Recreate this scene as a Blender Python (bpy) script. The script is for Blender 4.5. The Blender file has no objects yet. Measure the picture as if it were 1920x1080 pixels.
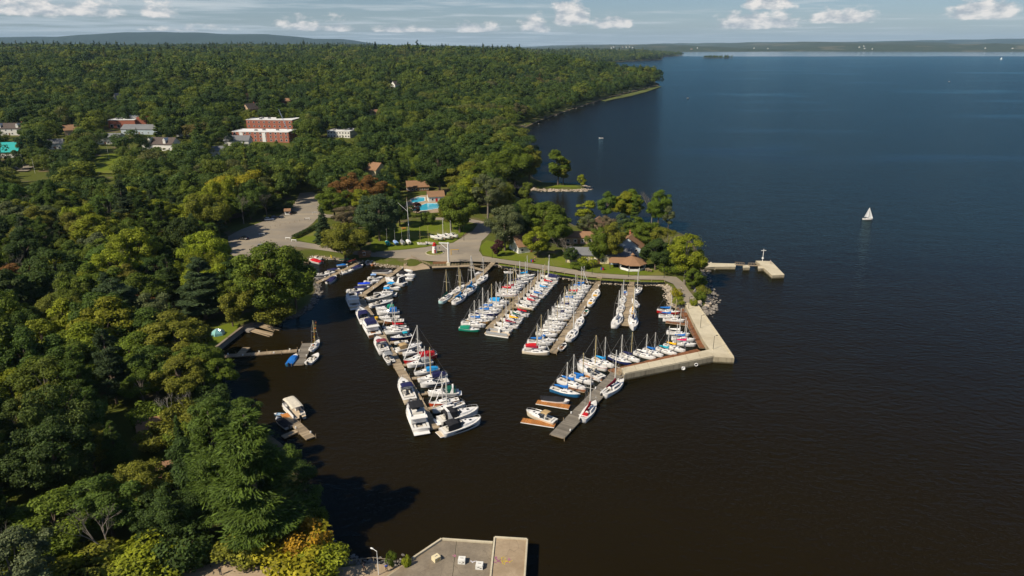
import bpy, math, random
import numpy as np
from mathutils import Vector, Matrix

# ------------------------------------------------------------------ camera, sky, sun, exposure
scene = bpy.context.scene
col = scene.collection
R = math.radians
CAM_H = 85.0
FPX = 1280.0                      # focal length in pixels of a 1920 px wide frame (24 mm lens)
HORIZON = 84.0                    # picture row of the horizon
PITCH = math.atan((540 - HORIZON) / FPX)
cam_d = bpy.data.cameras.new('camera')
cam_d.sensor_width = 36.0
cam_d.lens = 36.0 * FPX / 1920.0
cam_d.clip_start = 1.0
cam_d.clip_end = 90000.0
cam = bpy.data.objects.new('camera', cam_d)
col.objects.link(cam)
cam.location = (0, 0, CAM_H)
cam.rotation_euler = (math.pi / 2 - PITCH, 0, 0)
scene.camera = cam

SUN_EL = 44.0
SUN_AZ = 36.0                     # shadows fall towards +x turned this far towards +y
sun_dir = Vector((-math.cos(R(SUN_EL)) * math.cos(R(SUN_AZ)), -math.cos(R(SUN_EL)) * math.sin(R(SUN_AZ)), math.sin(R(SUN_EL))))
sl = bpy.data.lights.new('sun', 'SUN')
sl.energy = 5.0
sl.angle = R(0.53)
sl.color = (1.0, 0.89, 0.72)
sun = bpy.data.objects.new('sun', sl)
col.objects.link(sun)
sun.rotation_euler = sun_dir.to_track_quat('Z', 'Y').to_euler()

scene.view_settings.view_transform = 'Standard'
scene.view_settings.look = 'None'
scene.view_settings.exposure = 0.24
scene.view_settings.gamma = 1.0
scene.view_settings.use_curve_mapping = False
scene.cycles.max_bounces = 6
scene.cycles.diffuse_bounces = 1
scene.cycles.glossy_bounces = 3
scene.cycles.transmission_bounces = 3
scene.cycles.transparent_max_bounces = 6
scene.cycles.volume_bounces = 0
scene.cycles.use_denoising = True
scene.cycles.caustics_reflective = False
scene.cycles.caustics_refractive = False


class NT:
    """small helper for node trees"""
    def __init__(self, tree):
        self.t = tree
        self.n = tree.nodes
        self.n.clear()

    def node(self, kind, **kw):
        nd = self.n.new(kind)
        for k, v in kw.items():
            setattr(nd, k, v)
        return nd

    def put(self, sock, v):
        if hasattr(v, 'is_output'):
            self.t.links.new(v, sock)
        elif v is not None:
            if isinstance(v, (tuple, list)) and len(v) == 3 and sock.type == 'RGBA':
                v = (*v, 1.0)
            sock.default_value = v

    def math(self, op, a, b=None, c=None, clamp=False):
        nd = self.node('ShaderNodeMath', operation=op, use_clamp=clamp)
        self.put(nd.inputs[0], a)
        if b is not None:
            self.put(nd.inputs[1], b)
        if c is not None:
            self.put(nd.inputs[2], c)
        return nd.outputs[0]

    def vmath(self, op, a, b=None):
        nd = self.node('ShaderNodeVectorMath', operation=op)
        self.put(nd.inputs[0], a)
        if b is not None:
            self.put(nd.inputs[1], b)
        return nd.outputs['Value'] if op in ('LENGTH', 'DOT_PRODUCT', 'DISTANCE') else nd.outputs[0]

    def mix(self, fac, a, b, blend='MIX'):
        nd = self.node('ShaderNodeMix', data_type='RGBA', blend_type=blend)
        self.put(nd.inputs[0], fac)
        self.put(nd.inputs[6], a)
        self.put(nd.inputs[7], b)
        return nd.outputs[2]

    def noise(self, vec, scale, detail=3.0, rough=0.55, dim='3D', out=0):
        nd = self.node('ShaderNodeTexNoise', noise_dimensions=dim)
        if vec is not None:
            self.put(nd.inputs['Vector'], vec)
        nd.inputs['Scale'].default_value = scale
        nd.inputs['Detail'].default_value = detail
        nd.inputs['Roughness'].default_value = rough
        return nd.outputs[out]

    def ramp(self, fac, stops, interp='LINEAR'):
        nd = self.node('ShaderNodeValToRGB')
        cr = nd.color_ramp
        cr.interpolation = interp
        while len(cr.elements) < len(stops):
            cr.elements.new(0.5)
        for e, (p, c) in zip(cr.elements, stops):
            e.position = p
            e.color = (*c, 1.0) if len(c) == 3 else c
        self.put(nd.inputs[0], fac)
        return nd.outputs[0]

    def mapr(self, v, a, b, c=0.0, d=1.0, smooth=False):
        nd = self.node('ShaderNodeMapRange')
        if smooth:
            nd.interpolation_type = 'SMOOTHSTEP'
        self.put(nd.inputs[0], v)
        for i, x in enumerate((a, b, c, d)):
            self.put(nd.inputs[i + 1], x)
        return nd.outputs[0]


# ---- world: Nishita sky with a layer of broken cloud and fair-weather cumulus, all by direction
world = bpy.data.worlds.new('World')
scene.world = world
world.use_nodes = True
w = NT(world.node_tree)
sky = w.node('ShaderNodeTexSky', sky_type='NISHITA')
sky.sun_disc = False
sky.sun_elevation = R(SUN_EL)
sky.sun_rotation = math.atan2(sun_dir.x, sun_dir.y)
sky.altitude = 100.0
sky.air_density = 1.0
sky.dust_density = 0.5
sky.ozone_density = 3.0
SKY_STRENGTH = 0.056
world.cycles.sampling_method = 'MANUAL'
world.cycles.sample_map_resolution = 512
geo = w.node('ShaderNodeTexCoord')
d = geo.outputs['Generated']
sep = w.node('ShaderNodeSeparateXYZ')
w.put(sep.inputs[0], d)
dx, dy, dz = sep.outputs
el = w.math('ARCSINE', dz)
az = w.math('ARCTAN2', dx, dy)
# high broken layer: noise on a plane far above, squeezed towards the horizon by perspective
zc = w.math('ADD', w.math('MAXIMUM', dz, 0.0), 0.018)
cmb = w.node('ShaderNodeCombineXYZ')
w.put(cmb.inputs[0], w.math('DIVIDE', dx, zc))
w.put(cmb.inputs[1], w.math('DIVIDE', dy, zc))
layer_n = w.noise(cmb.outputs[0], 0.26, 4.0, 0.6)
cover = w.noise(cmb.outputs[0], 0.045, 2.0, 0.5)
side = w.mapr(az, -0.7, 0.3, 0.17, -0.03)
layer = w.mapr(w.math('ADD', w.math('ADD', layer_n, side), w.math('MULTIPLY', w.math('SUBTRACT', cover, 0.5), 0.5)), 0.44, 0.70, 0.0, 0.85, True)
layer = w.math('MULTIPLY', layer, w.mapr(el, 0.10, 0.40, 1.0, 0.18, True))
veil = w.math('MULTIPLY', w.math('EXPONENT', w.math('MULTIPLY', w.math('MAXIMUM', el, 0.0), -26.0)), w.mapr(layer_n, 0.3, 0.7, 0.35, 0.95))
layer = w.math('MAXIMUM', layer, veil)
# cumulus: billowy noise in azimuth and elevation, gathered into banks (flat bases, heaped tops)
cmb2 = w.node('ShaderNodeCombineXYZ')
w.put(cmb2.inputs[0], w.math('MULTIPLY', az, 30.0))
w.put(cmb2.inputs[1], w.math('MULTIPLY', el, 62.0))
cn = w.noise(cmb2.outputs[0], 1.5, 5.0, 0.58)
cn2 = w.noise(cmb2.outputs[0], 0.35, 2.0, 0.5)


def sky_angles(px, py):
    u, v = (px - 960) / FPX, (540 - py) / FPX
    f = Vector((0, math.cos(PITCH), -math.sin(PITCH)))
    up = Vector((0, math.sin(PITCH), math.cos(PITCH)))
    q = (f + up * v + Vector((1, 0, 0)) * u).normalized()
    return math.atan2(q.x, q.y), math.asin(q.z)


def bank_row(rows):
    """a row of cumulus banks: per azimuth its weight, base and height, read from one colour ramp"""
    stops = []
    for bx, by, hw, hh, wt in rows:
        a0, e0 = sky_angles(bx, by)
        a1, _e = sky_angles(bx + hw, by)
        _a, e1 = sky_angles(bx, by - hh)
        ha = abs(a1 - a0)
        for k, ww in ((-1.0, 0.0), (-0.45, wt), (0.45, wt), (1.0, 0.0)):
            stops.append(((a0 + k * ha + 1.0) / 2.0, (ww * 0.5, e0 * 8.0, abs(e1 - e0) * 20.0)))
    stops = [(max(0.0, p), c) for p, c in stops]
    rp = w.ramp(w.math('MULTIPLY', w.math('ADD', az, 1.0), 0.5), stops)
    sc_ = w.node('ShaderNodeSeparateColor')
    w.put(sc_.inputs[0], rp)
    wt_, base_, hgt_ = sc_.outputs
    te = w.math('DIVIDE', w.math('SUBTRACT', el, w.math('MULTIPLY', base_, 0.125)), w.math('ADD', w.math('MULTIPLY', hgt_, 0.05), 0.0005))
    below = w.mapr(te, -0.35, 0.1, 0.0, 1.0, True)
    g = w.math('EXPONENT', w.math('MULTIPLY', w.math('MULTIPLY', te, te), -0.8))
    return w.math('MULTIPLY', w.math('MULTIPLY', g, below), w.math('MULTIPLY', wt_, 2.0))


# where banks of cumulus stand: picture x, base row, half width, height, weight
bank = w.math('MAXIMUM',
              bank_row([(360, 57, 110, 9, 0.5), (590, 55, 90, 20, 0.75), (760, 59, 70, 10, 0.7), (900, 58, 60, 14, 0.8), (1000, 57, 36, 22, 0.95), (1150, 50, 50, 20, 0.95), (1420, 50, 100, 22, 1.15)]),
              bank_row([(100, 26, 160, 34, 0.8), (300, 30, 40, 24, 0.7), (1068, 42, 40, 34, 1.35), (1440, 14, 60, 22, 1.1), (1580, 40, 75, 18, 1.1), (1840, 32, 80, 26, 1.4)]))
dens = w.math('ADD', w.math('MULTIPLY', bank, 0.62), w.math('ADD', w.math('MULTIPLY', w.math('SUBTRACT', cn, 0.5), 1.35), w.math('MULTIPLY', w.math('SUBTRACT', cn2, 0.5), 0.5)))
cum = w.mapr(dens, 0.10, 0.50, 0.0, 1.0, True)
cum = w.math('MULTIPLY', cum, w.mapr(bank, 0.05, 0.2, 0.0, 1.0, True))
# lit tops are bright, bellies grey: noise sampled a little towards the sun
off = w.vmath('ADD', cmb2.outputs[0], (0.25, -0.45, 0.0))
cn_b = w.noise(off, 1.5, 3.0, 0.58)
relief = w.mapr(w.math('SUBTRACT', cn, cn_b), -0.16, 0.16, 0.0, 1.0)
bg_sky = w.node('ShaderNodeBackground')
w.put(bg_sky.inputs[0], w.vmath('MULTIPLY', sky.outputs[0], (0.84, 0.98, 1.2)))   # cool white balance
bg_sky.inputs[1].default_value = SKY_STRENGTH
bg_layer = w.node('ShaderNodeBackground')
w.put(bg_layer.inputs[0], w.mix(w.mapr(layer_n, 0.5, 0.8), (0.47, 0.56, 0.61), (0.74, 0.77, 0.78)))
bg_layer.inputs[1].default_value = 0.82
bg_cum = w.node('ShaderNodeBackground')
w.put(bg_cum.inputs[0], w.mix(relief, (0.42, 0.46, 0.50), (0.88, 0.83, 0.78)))
bg_cum.inputs[1].default_value = 0.9
ms = w.node('ShaderNodeMixShader')
w.put(ms.inputs[0], layer)
w.t.links.new(bg_sky.outputs[0], ms.inputs[1])
w.t.links.new(bg_layer.outputs[0], ms.inputs[2])
ms2 = w.node('ShaderNodeMixShader')
w.put(ms2.inputs[0], w.math('MULTIPLY', cum, 0.92))
w.t.links.new(ms.outputs[0], ms2.inputs[1])
w.t.links.new(bg_cum.outputs[0], ms2.inputs[2])
wo = w.node('ShaderNodeOutputWorld')
w.t.links.new(ms2.outputs[0], wo.inputs[0])

# ------------------------------------------------------------------ helpers
rnd = random.Random(7)
_F = np.array((0, math.cos(PITCH), -math.sin(PITCH)))
_U = np.array((0, math.sin(PITCH), math.cos(PITCH)))


def at(px, py, z=0.0):
    """the point of the level plane z that is seen at a picture position"""
    q = _F + _U * ((540 - py) / FPX) + np.array(((px - 960) / FPX, 0, 0))
    t = (z - CAM_H) / q[2]
    return (q[0] * t, q[1] * t)


def proj(x, y, z):
    v = np.array((x, y, z - CAM_H))
    dd = v @ _F
    return 960 + FPX * x / dd, 540 - FPX * (v @ _U) / dd, dd


class MB:
    """collects boxes, prisms, tubes and lofts; mesh() makes one mesh of them"""
    def __init__(self):
        self.v, self.f = [], []

    def add(self, vs, fs):
        o = len(self.v)
        self.v += [tuple(p) for p in vs]
        self.f += [tuple(i + o for i in q) for q in fs]
        return self

    def box(self, c, s, rz=0.0, taper=1.0):
        x, y, z = s[0] / 2, s[1] / 2, s[2] / 2
        ca, sa = math.cos(rz), math.sin(rz)
        vs = []
        for k, zz in ((1.0, -z), (taper, z)):
            for a, b in ((-x, -y), (x, -y), (x, y), (-x, y)):
                a, b = a * k, b * k
                vs.append((c[0] + a * ca - b * sa, c[1] + a * sa + b * ca, c[2] + zz))
        return self.add(vs, [(3, 2, 1, 0), (4, 5, 6, 7), (0, 1, 5, 4), (1, 2, 6, 5), (2, 3, 7, 6), (3, 0, 4, 7)])

    def prism(self, poly, z0, z1, bottom=True):
        a = sum(p[0] * q[1] - q[0] * p[1] for p, q in zip(poly, poly[1:] + poly[:1]))
        if a < 0:
            poly = poly[::-1]
        n = len(poly)
        vs = [(p[0], p[1], z0) for p in poly] + [(p[0], p[1], z1) for p in poly]
        fs = [tuple(range(n, 2 * n))] + [(i, (i + 1) % n, n + (i + 1) % n, n + i) for i in range(n)]
        if bottom:
            fs.append(tuple(range(n - 1, -1, -1)))
        return self.add(vs, fs)

    def tube(self, p0, p1, r0, r1=None, n=6, caps=True):
        r1 = r0 if r1 is None else r1
        p0, p1 = Vector(p0), Vector(p1)
        ax = (p1 - p0).normalized()
        s = ax.cross(Vector((0, 0, 1)) if abs(ax.z) < 0.9 else Vector((1, 0, 0))).normalized()
        t = ax.cross(s)
        vs = []
        for p, r in ((p0, r0), (p1, r1)):
            for i in range(n):
                a = 2 * math.pi * i / n
                vs.append(p + s * (r * math.cos(a)) + t * (r * math.sin(a)))
        fs = [(i, n + i, n + (i + 1) % n, (i + 1) % n) for i in range(n)]
        if caps:
            fs += [tuple(range(n)), tuple(range(2 * n - 1, n - 1, -1))]
        return self.add(vs, fs)

    def path(self, pts, rs, n=5):
        for i in range(len(pts) - 1):
            self.tube(pts[i], pts[i + 1], rs[i], rs[i + 1], n)
        return self

    def loft(self, secs, closed=False, cap0=True, cap1=True):
        n = len(secs[0])
        vs = [p for s in secs for p in s]
        fs = []
        m = n if closed else n - 1
        for i in range(len(secs) - 1):
            for j in range(m):
                k = (j + 1) % n
                fs.append((i * n + j, i * n + k, (i + 1) * n + k, (i + 1) * n + j))
        if cap0:
            fs.append(tuple(range(n - 1, -1, -1)))
        if cap1:
            fs.append(tuple((len(secs) - 1) * n + j for j in range(n)))
        return self.add(vs, fs)

    def lathe(self, prof, c=(0, 0), n=10):
        secs = [[(c[0] + r * math.cos(2 * math.pi * i / n), c[1] + r * math.sin(2 * math.pi * i / n), z) for i in range(n)] for r, z in prof]
        return self.loft(secs, True, True, True)

    def mesh(self, name, mat=None, smooth=False):
        me = bpy.data.meshes.new(name)
        me.from_pydata(self.v, [], self.f)
        if mat:
            me.materials.append(mat)
        if smooth:
            me.polygons.foreach_set('use_smooth', [True] * len(me.polygons))
        me.update()
        return me

    def build(self, name, mat, parent=None, color=None, smooth=False, **kw):
        return link(name, self.mesh(name, mat, smooth), parent, color=color, **kw)


def link(name, data, parent=None, loc=None, rz=None, color=None, scale=None, mat=None):
    o = bpy.data.objects.new(name, data)
    col.objects.link(o)
    if parent is not None:
        o.parent = parent
    if loc is not None:
        o.location = loc
    if rz is not None:
        o.rotation_euler = (0, 0, rz)
    if color is not None:
        o.color = (*color, 1.0)
    if scale is not None:
        o.scale = scale if isinstance(scale, (tuple, list)) else (scale,) * 3
    if mat is not None and data is not None and len(o.material_slots):
        o.material_slots[0].link = 'OBJECT'
        o.material_slots[0].material = mat
    return o


def tag(o, label, cat, group=None):
    o['label'] = label
    o['category'] = cat
    if group:
        o['group'] = group
    return o


def thing(name, label, cat, loc=(0, 0, 0), rz=0.0, group=None, scale=None):
    o = link(name, None, None, loc, rz, scale=scale)
    o.empty_display_size = 0.5
    return tag(o, label, cat, group)


def structure(o):
    o['kind'] = 'structure'
    return o


def stuff(o):
    o['kind'] = 'stuff'
    return o


# ------------------------------------------------------------------ materials
def new_mat(name):
    m = bpy.data.materials.new(name)
    m.use_nodes = True
    return m, NT(m.node_tree)


def finish(m, t, base, rough=0.7, spec=0.3, metal=0.0, bump=None, bump_s=0.3, bump_d=0.05, normal=None):
    b = t.node('ShaderNodeBsdfPrincipled')
    t.put(b.inputs['Base Color'], base)
    t.put(b.inputs['Roughness'], rough)
    t.put(b.inputs['Specular IOR Level'], spec)
    t.put(b.inputs['Metallic'], metal)
    if bump is not None:
        bn = t.node('ShaderNodeBump')
        bn.inputs['Strength'].default_value = bump_s
        bn.inputs['Distance'].default_value = bump_d
        t.put(bn.inputs['Height'], bump)
        t.t.links.new(bn.outputs[0], b.inputs['Normal'])
    o = t.node('ShaderNodeOutputMaterial')
    t.t.links.new(b.outputs[0], o.inputs[0])
    return m


def pos(t):
    return t.node('ShaderNodeNewGeometry').outputs['Position']


def mottled(name, c, var=0.25, scale=1.0, rough=0.8, spec=0.25, metal=0.0, island=0.0, bump=0.0):
    """plain colour, broken up by two sizes of noise and by the piece"""
    m, t = new_mat(name)
    g = t.node('ShaderNodeNewGeometry')
    n1 = t.noise(g.outputs['Position'], scale, 5.0, 0.6)
    n2 = t.noise(g.outputs['Position'], scale * 0.13, 2.0, 0.5)
    k = t.math('ADD', t.math('MULTIPLY', t.math('SUBTRACT', t.math('ADD', n1, n2), 1.0), 2.0 * var), 1.0)
    if island:
        k = t.math('MULTIPLY', k, t.mapr(g.outputs['Random Per Island'], 0, 1, 1 - island, 1 + island))
    cc = t.vmath('SCALE', (c[0], c[1], c[2]))
    cc_n = cc.node
    t.put(cc_n.inputs['Scale'], k)
    return finish(m, t, cc, rough, spec, metal, n1 if bump else None, bump, 0.05)


def tinted(name, rough, spec, var=0.12, scale=1.5, metal=0.0, coat=0.0):
    """takes its colour from the object, so that copies can differ"""
    m, t = new_mat(name)
    oi = t.node('ShaderNodeObjectInfo')
    n1 = t.noise(pos(t), scale, 4.0, 0.6)
    k = t.mapr(n1, 0.25, 0.75, 1 - var, 1 + var)
    cc = t.vmath('SCALE', oi.outputs['Color'])
    t.put(cc.node.inputs['Scale'], k)
    return finish(m, t, cc, rough, spec, metal)


M = {}
M['gelcoat'] = tinted('gelcoat', 0.3, 0.45, 0.06, 0.9)
M['canvas'] = tinted('canvas', 0.9, 0.15, 0.2, 1.6)
M['paint'] = tinted('paint', 0.5, 0.35, 0.1, 0.8)
M['car_paint'] = tinted('car_paint', 0.22, 0.5, 0.04, 1.0)
M['deck'] = mottled('deck', (0.68, 0.66, 0.62), 0.12, 1.1, 0.55, 0.3)
M['deck_tan'] = mottled('deck_tan', (0.52, 0.42, 0.30), 0.15, 1.3, 0.7)
M['cockpit'] = mottled('cockpit', (0.46, 0.41, 0.34), 0.25, 1.5, 0.7)
M['teak'] = mottled('teak', (0.27, 0.13, 0.055), 0.25, 1.2, 0.6)
M['glass'] = mottled('glass', (0.018, 0.022, 0.028), 0.1, 1, 0.08, 0.6)
M['spar'] = mottled('spar', (0.62, 0.60, 0.55), 0.08, 0.8, 0.4, 0.5)
M['spar_gold'] = mottled('spar_gold', (0.50, 0.40, 0.20), 0.08, 0.8, 0.4, 0.5)
M['wire'] = mottled('wire', (0.25, 0.25, 0.25), 0.05, 1, 0.4, 0.5)
M['steel'] = mottled('steel', (0.58, 0.58, 0.58), 0.05, 1, 0.25, 0.5, 0.7)
M['black'] = mottled('black', (0.02, 0.02, 0.022), 0.2, 1, 0.5)
M['vinyl'] = mottled('vinyl', (0.66, 0.62, 0.55), 0.1, 1.5, 0.6)
M['white'] = mottled('white', (0.76, 0.75, 0.72), 0.08, 0.7, 0.5)
M['rubber'] = mottled('rubber', (0.03, 0.03, 0.03), 0.1, 1, 0.8)
M['plank_grey'] = mottled('plank_grey', (0.32, 0.25, 0.165), 0.22, 0.9, 0.85, 0.2, island=0.28)
M['plank_dark'] = mottled('plank_dark', (0.175, 0.155, 0.125), 0.25, 0.9, 0.85, 0.2, island=0.28)
M['plank_rust'] = mottled('plank_rust', (0.20, 0.085, 0.038), 0.2, 0.9, 0.8, 0.2, island=0.2)
M['plank_orange'] = mottled('plank_orange', (0.42, 0.17, 0.045), 0.15, 0.9, 0.75, 0.2, island=0.18)
M['timber'] = mottled('timber', (0.30, 0.23, 0.15), 0.25, 1.0, 0.85, 0.2)
M['float'] = mottled('float', (0.05, 0.045, 0.04), 0.3, 1, 0.8)
M['concrete'] = mottled('concrete', (0.47, 0.42, 0.31), 0.16, 0.35, 0.85, 0.2, bump=0.2)


def stained_concrete():
    """weathered face: vertical run-off streaks and a dark algae band at the waterline"""
    m, t = new_mat('concrete_face')
    p = pos(t)
    sp = t.node('ShaderNodeSeparateXYZ')
    t.put(sp.inputs[0], p)
    n1 = t.noise(p, 0.5, 5.0, 0.65)
    mp = t.node('ShaderNodeMapping')
    mp.inputs['Scale'].default_value = (1.0, 1.0, 0.12)
    t.put(mp.inputs[0], p)
    runs = t.noise(mp.outputs[0], 0.9, 4.0, 0.7)
    c = t.mix(n1, (0.25, 0.21, 0.14), (0.46, 0.40, 0.28))
    c = t.mix(t.mapr(runs, 0.5, 0.7, 0, 0.65), c, (0.15, 0.12, 0.08))
    wl = t.math('ADD', sp.outputs[2], t.math('MULTIPLY', t.math('SUBTRACT', n1, 0.5), 0.5))
    c = t.mix(t.mapr(wl, 0.25, 0.6, 0.9, 0.0, True), c, (0.05, 0.045, 0.025))
    return finish(m, t, c, 0.9, 0.2, 0, n1, 0.4, 0.05)


M['concrete_face'] = stained_concrete()
M['concrete_grey'] = mottled('concrete_grey', (0.215, 0.178, 0.132), 0.35, 0.3, 0.9, 0.2, bump=0.2)
M['concrete_warm'] = mottled('concrete_warm', (0.36, 0.28, 0.185), 0.25, 0.5, 0.9, 0.2, bump=0.2)

def weathered(name, c_lo, c_hi, stain, crack=0.05, scale=0.3):
    """old poured concrete: blotches, brown stains and a few hairline cracks"""
    m, t = new_mat(name)
    p = pos(t)
    n1 = t.noise(p, scale, 6.0, 0.7)
    n2 = t.noise(p, scale * 0.28, 4.0, 0.65)
    n3 = t.noise(p, scale * 7.0, 3.0, 0.7)
    c = t.mix(t.mapr(n1, 0.3, 0.7), c_lo, c_hi)
    c = t.mix(t.mapr(n2, 0.5, 0.72, 0, 0.8), c, stain)
    c = t.mix(t.math('MULTIPLY', t.mapr(n3, 0.4, 0.75), 0.35), c, tuple(v * 0.6 for v in c_lo))
    wp = t.vmath('ADD', p, t.node('ShaderNodeTexNoise').outputs[1])
    vo = t.node('ShaderNodeTexVoronoi', feature='DISTANCE_TO_EDGE')
    t.put(vo.inputs['Vector'], wp)
    vo.inputs['Scale'].default_value = 0.16
    c = t.mix(t.mapr(vo.outputs['Distance'], 0.0, 0.006, 0.5 if crack else 0, 0.0), c, tuple(v * 0.35 for v in c_lo))
    return finish(m, t, c, 0.9, 0.2, 0, n3, 0.3, 0.03)


M['concrete'] = weathered('concrete', (0.48, 0.425, 0.305), (0.62, 0.55, 0.40), (0.40, 0.34, 0.23), 0)
M['concrete_grey'] = weathered('concrete_grey', (0.175, 0.145, 0.108), (0.28, 0.232, 0.168), (0.20, 0.14, 0.08))
M['concrete_warm'] = weathered('concrete_warm', (0.30, 0.225, 0.145), (0.42, 0.325, 0.215), (0.22, 0.155, 0.09))
M['asphalt'] = mottled('asphalt', (0.135, 0.125, 0.115), 0.3, 0.25, 0.9, 0.2, bump=0.15)
M['stone'] = mottled('stone', (0.37, 0.31, 0.24), 0.3, 0.8, 0.9, 0.2, island=0.35, bump=0.4)
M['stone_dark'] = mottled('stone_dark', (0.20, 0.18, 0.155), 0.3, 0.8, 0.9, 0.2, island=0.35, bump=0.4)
M['brick'] = mottled('brick', (0.35, 0.125, 0.082), 0.2, 0.8, 0.9, 0.15, bump=0.2)
M['roof_white'] = mottled('roof_white', (0.70, 0.70, 0.68), 0.15, 0.15, 0.7)
M['roof_brown'] = mottled('roof_brown', (0.25, 0.145, 0.082), 0.22, 0.7, 0.9, 0.15, bump=0.3)
M['roof_grey'] = mottled('roof_grey', (0.17, 0.175, 0.18), 0.22, 0.5, 0.9, 0.15, bump=0.3)
M['roof_dark'] = mottled('roof_dark', (0.10, 0.08, 0.07), 0.2, 0.5, 0.9, 0.15, bump=0.3)
M['roof_teal'] = mottled('roof_teal', (0.03, 0.36, 0.34), 0.1, 0.3, 0.5)
M['wall_cream'] = mottled('wall_cream', (0.66, 0.57, 0.36), 0.1, 0.6, 0.8)
M['wall_white'] = mottled('wall_white', (0.70, 0.69, 0.64), 0.1, 0.6, 0.8)
M['wall_blue'] = mottled('wall_blue', (0.40, 0.47, 0.52), 0.1, 0.6, 0.8)
M['wall_wood'] = mottled('wall_wood', (0.26, 0.13, 0.06), 0.2, 1.0, 0.8)
M['wall_tan'] = mottled('wall_tan', (0.46, 0.33, 0.22), 0.15, 0.5, 0.85)
M['red'] = mottled('red', (0.48, 0.02, 0.015), 0.1, 0.8, 0.5)
M['yellow'] = mottled('yellow', (0.62, 0.36, 0.02), 0.1, 0.8, 0.5)
M['bark'] = mottled('bark', (0.13, 0.10, 0.075), 0.3, 1.5, 0.95, 0.1, bump=0.5)
M['bark_pale'] = mottled('bark_pale', (0.42, 0.38, 0.31), 0.3, 1.5, 0.9, 0.1)
M['bark_grey'] = mottled('bark_grey', (0.19, 0.165, 0.135), 0.3, 1.5, 0.9, 0.1)
M['skin'] = mottled('skin', (0.45, 0.27, 0.19), 0.05, 2, 0.6)


def foliage(name, far=False):
    m, t = new_mat(name)
    g = t.node('ShaderNodeNewGeometry')
    oi = t.node('ShaderNodeObjectInfo')
    if far:
        stand = t.noise(oi.outputs['Location'], 0.006, 3.0, 0.6)
        base = t.ramp(t.math('ADD', t.math('MULTIPLY', oi.outputs['Random'], 0.72), t.mapr(stand, 0.3, 0.7, -0.02, 0.26)), [(0.0, (0.022, 0.048, 0.013)), (0.2, (0.042, 0.076, 0.017)), (0.42, (0.064, 0.104, 0.018)), (0.62, (0.092, 0.130, 0.019)), (0.78, (0.136, 0.164, 0.019)), (0.9, (0.100, 0.100, 0.044)), (0.96, (0.125, 0.105, 0.028)), (1.0, (0.135, 0.09, 0.026))])
    else:
        base = oi.outputs['Color']
    n1 = t.noise(g.outputs['Position'], 0.35, 3.0, 0.5)
    k = t.math('MULTIPLY', t.mapr(g.outputs['Random Per Island'], 0, 1, 0.62, 1.38), t.mapr(n1, 0.3, 0.7, 0.82, 1.18))
    cc = t.vmath('SCALE', base)
    t.put(cc.node.inputs['Scale'], k)
    warm = t.mix(t.mapr(g.outputs['Random Per Island'], 0.6, 1.0, 0.0, 0.3), cc, t.vmath('MULTIPLY', cc, (1.3, 1.12, 0.6)))
    b = t.node('ShaderNodeBsdfPrincipled')
    t.put(b.inputs['Base Color'], warm)
    b.inputs['Roughness'].default_value = 0.65
    b.inputs['Specular IOR Level'].default_value = 0.18
    tr = t.node('ShaderNodeBsdfTranslucent')
    t.put(tr.inputs[0], t.vmath('MULTIPLY', warm, (1.3, 1.35, 0.6)))
    mx = t.node('ShaderNodeMixShader')
    mx.inputs[0].default_value = 0.16
    t.t.links.new(b.outputs[0], mx.inputs[1])
    t.t.links.new(tr.outputs[0], mx.inputs[2])
    o = t.node('ShaderNodeOutputMaterial')
    t.t.links.new(mx.outputs[0], o.inputs[0])
    return m


M['foliage'] = foliage('foliage')
M['foliage_far'] = foliage('foliage_far', True)


def ground_material():
    """grass, worn earth and leaf litter; far away the closed canopy of the woods"""
    m, t = new_mat('ground')
    p = pos(t)
    n1 = t.noise(p, 0.06, 5.0, 0.6)
    n2 = t.noise(p, 0.9, 4.0, 0.65)
    grass = t.mix(n2, (0.050, 0.066, 0.010), (0.105, 0.115, 0.020))
    dirt = t.mix(n2, (0.10, 0.075, 0.045), (0.19, 0.145, 0.09))
    c = t.mix(t.mapr(n1, 0.52, 0.66, 0, 1, True), grass, dirt)
    sp = t.node('ShaderNodeSeparateXYZ')
    t.put(sp.inputs[0], p)
    far_n = t.noise(p, 0.012, 8.0, 0.7)
    canopy = t.mix(t.mapr(far_n, 0.35, 0.65), (0.020, 0.032, 0.011), (0.05, 0.062, 0.018))
    fields = t.noise(p, 0.0016, 3.0, 0.4)
    canopy = t.mix(t.math('MULTIPLY', t.mapr(fields, 0.6, 0.63), t.mapr(sp.outputs[1], 8500, 9500)), canopy, (0.10, 0.095, 0.05))
    c = t.mix(t.mapr(sp.outputs[1], 700, 1100, 0, 1, True), c, canopy)
    shore = t.mapr(sp.outputs[2], 0.1, 0.9, 0.0, 1.0, True)
    c = t.mix(shore, t.mix(n2, (0.09, 0.07, 0.045), (0.19, 0.15, 0.10)), c)
    return finish(m, t, c, 0.95, 0.1, 0, n2, 0.5, 0.15)


def gravel_material():
    m, t = new_mat('gravel')
    p = pos(t)
    n1 = t.noise(p, 0.045, 6.0, 0.65)
    n2 = t.noise(p, 1.6, 3.0, 0.7)
    mp = t.node('ShaderNodeMapping')
    mp.inputs['Rotation'].default_value = (0, 0, R(-35))
    mp.inputs['Scale'].default_value = (0.02, 0.35, 1)
    t.put(mp.inputs[0], p)
    tracks = t.noise(mp.outputs[0], 1.0, 4.0, 0.6)
    c = t.mix(t.mapr(n1, 0.35, 0.65), (0.215, 0.185, 0.145), (0.37, 0.31, 0.225))
    c = t.mix(t.mapr(tracks, 0.45, 0.62, 0, 0.6), c, (0.245, 0.222, 0.19))
    c = t.mix(t.math('MULTIPLY', n2, 0.4), c, (0.14, 0.125, 0.1))
    return finish(m, t, c, 0.95, 0.15, 0, n2, 0.3, 0.05)


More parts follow.
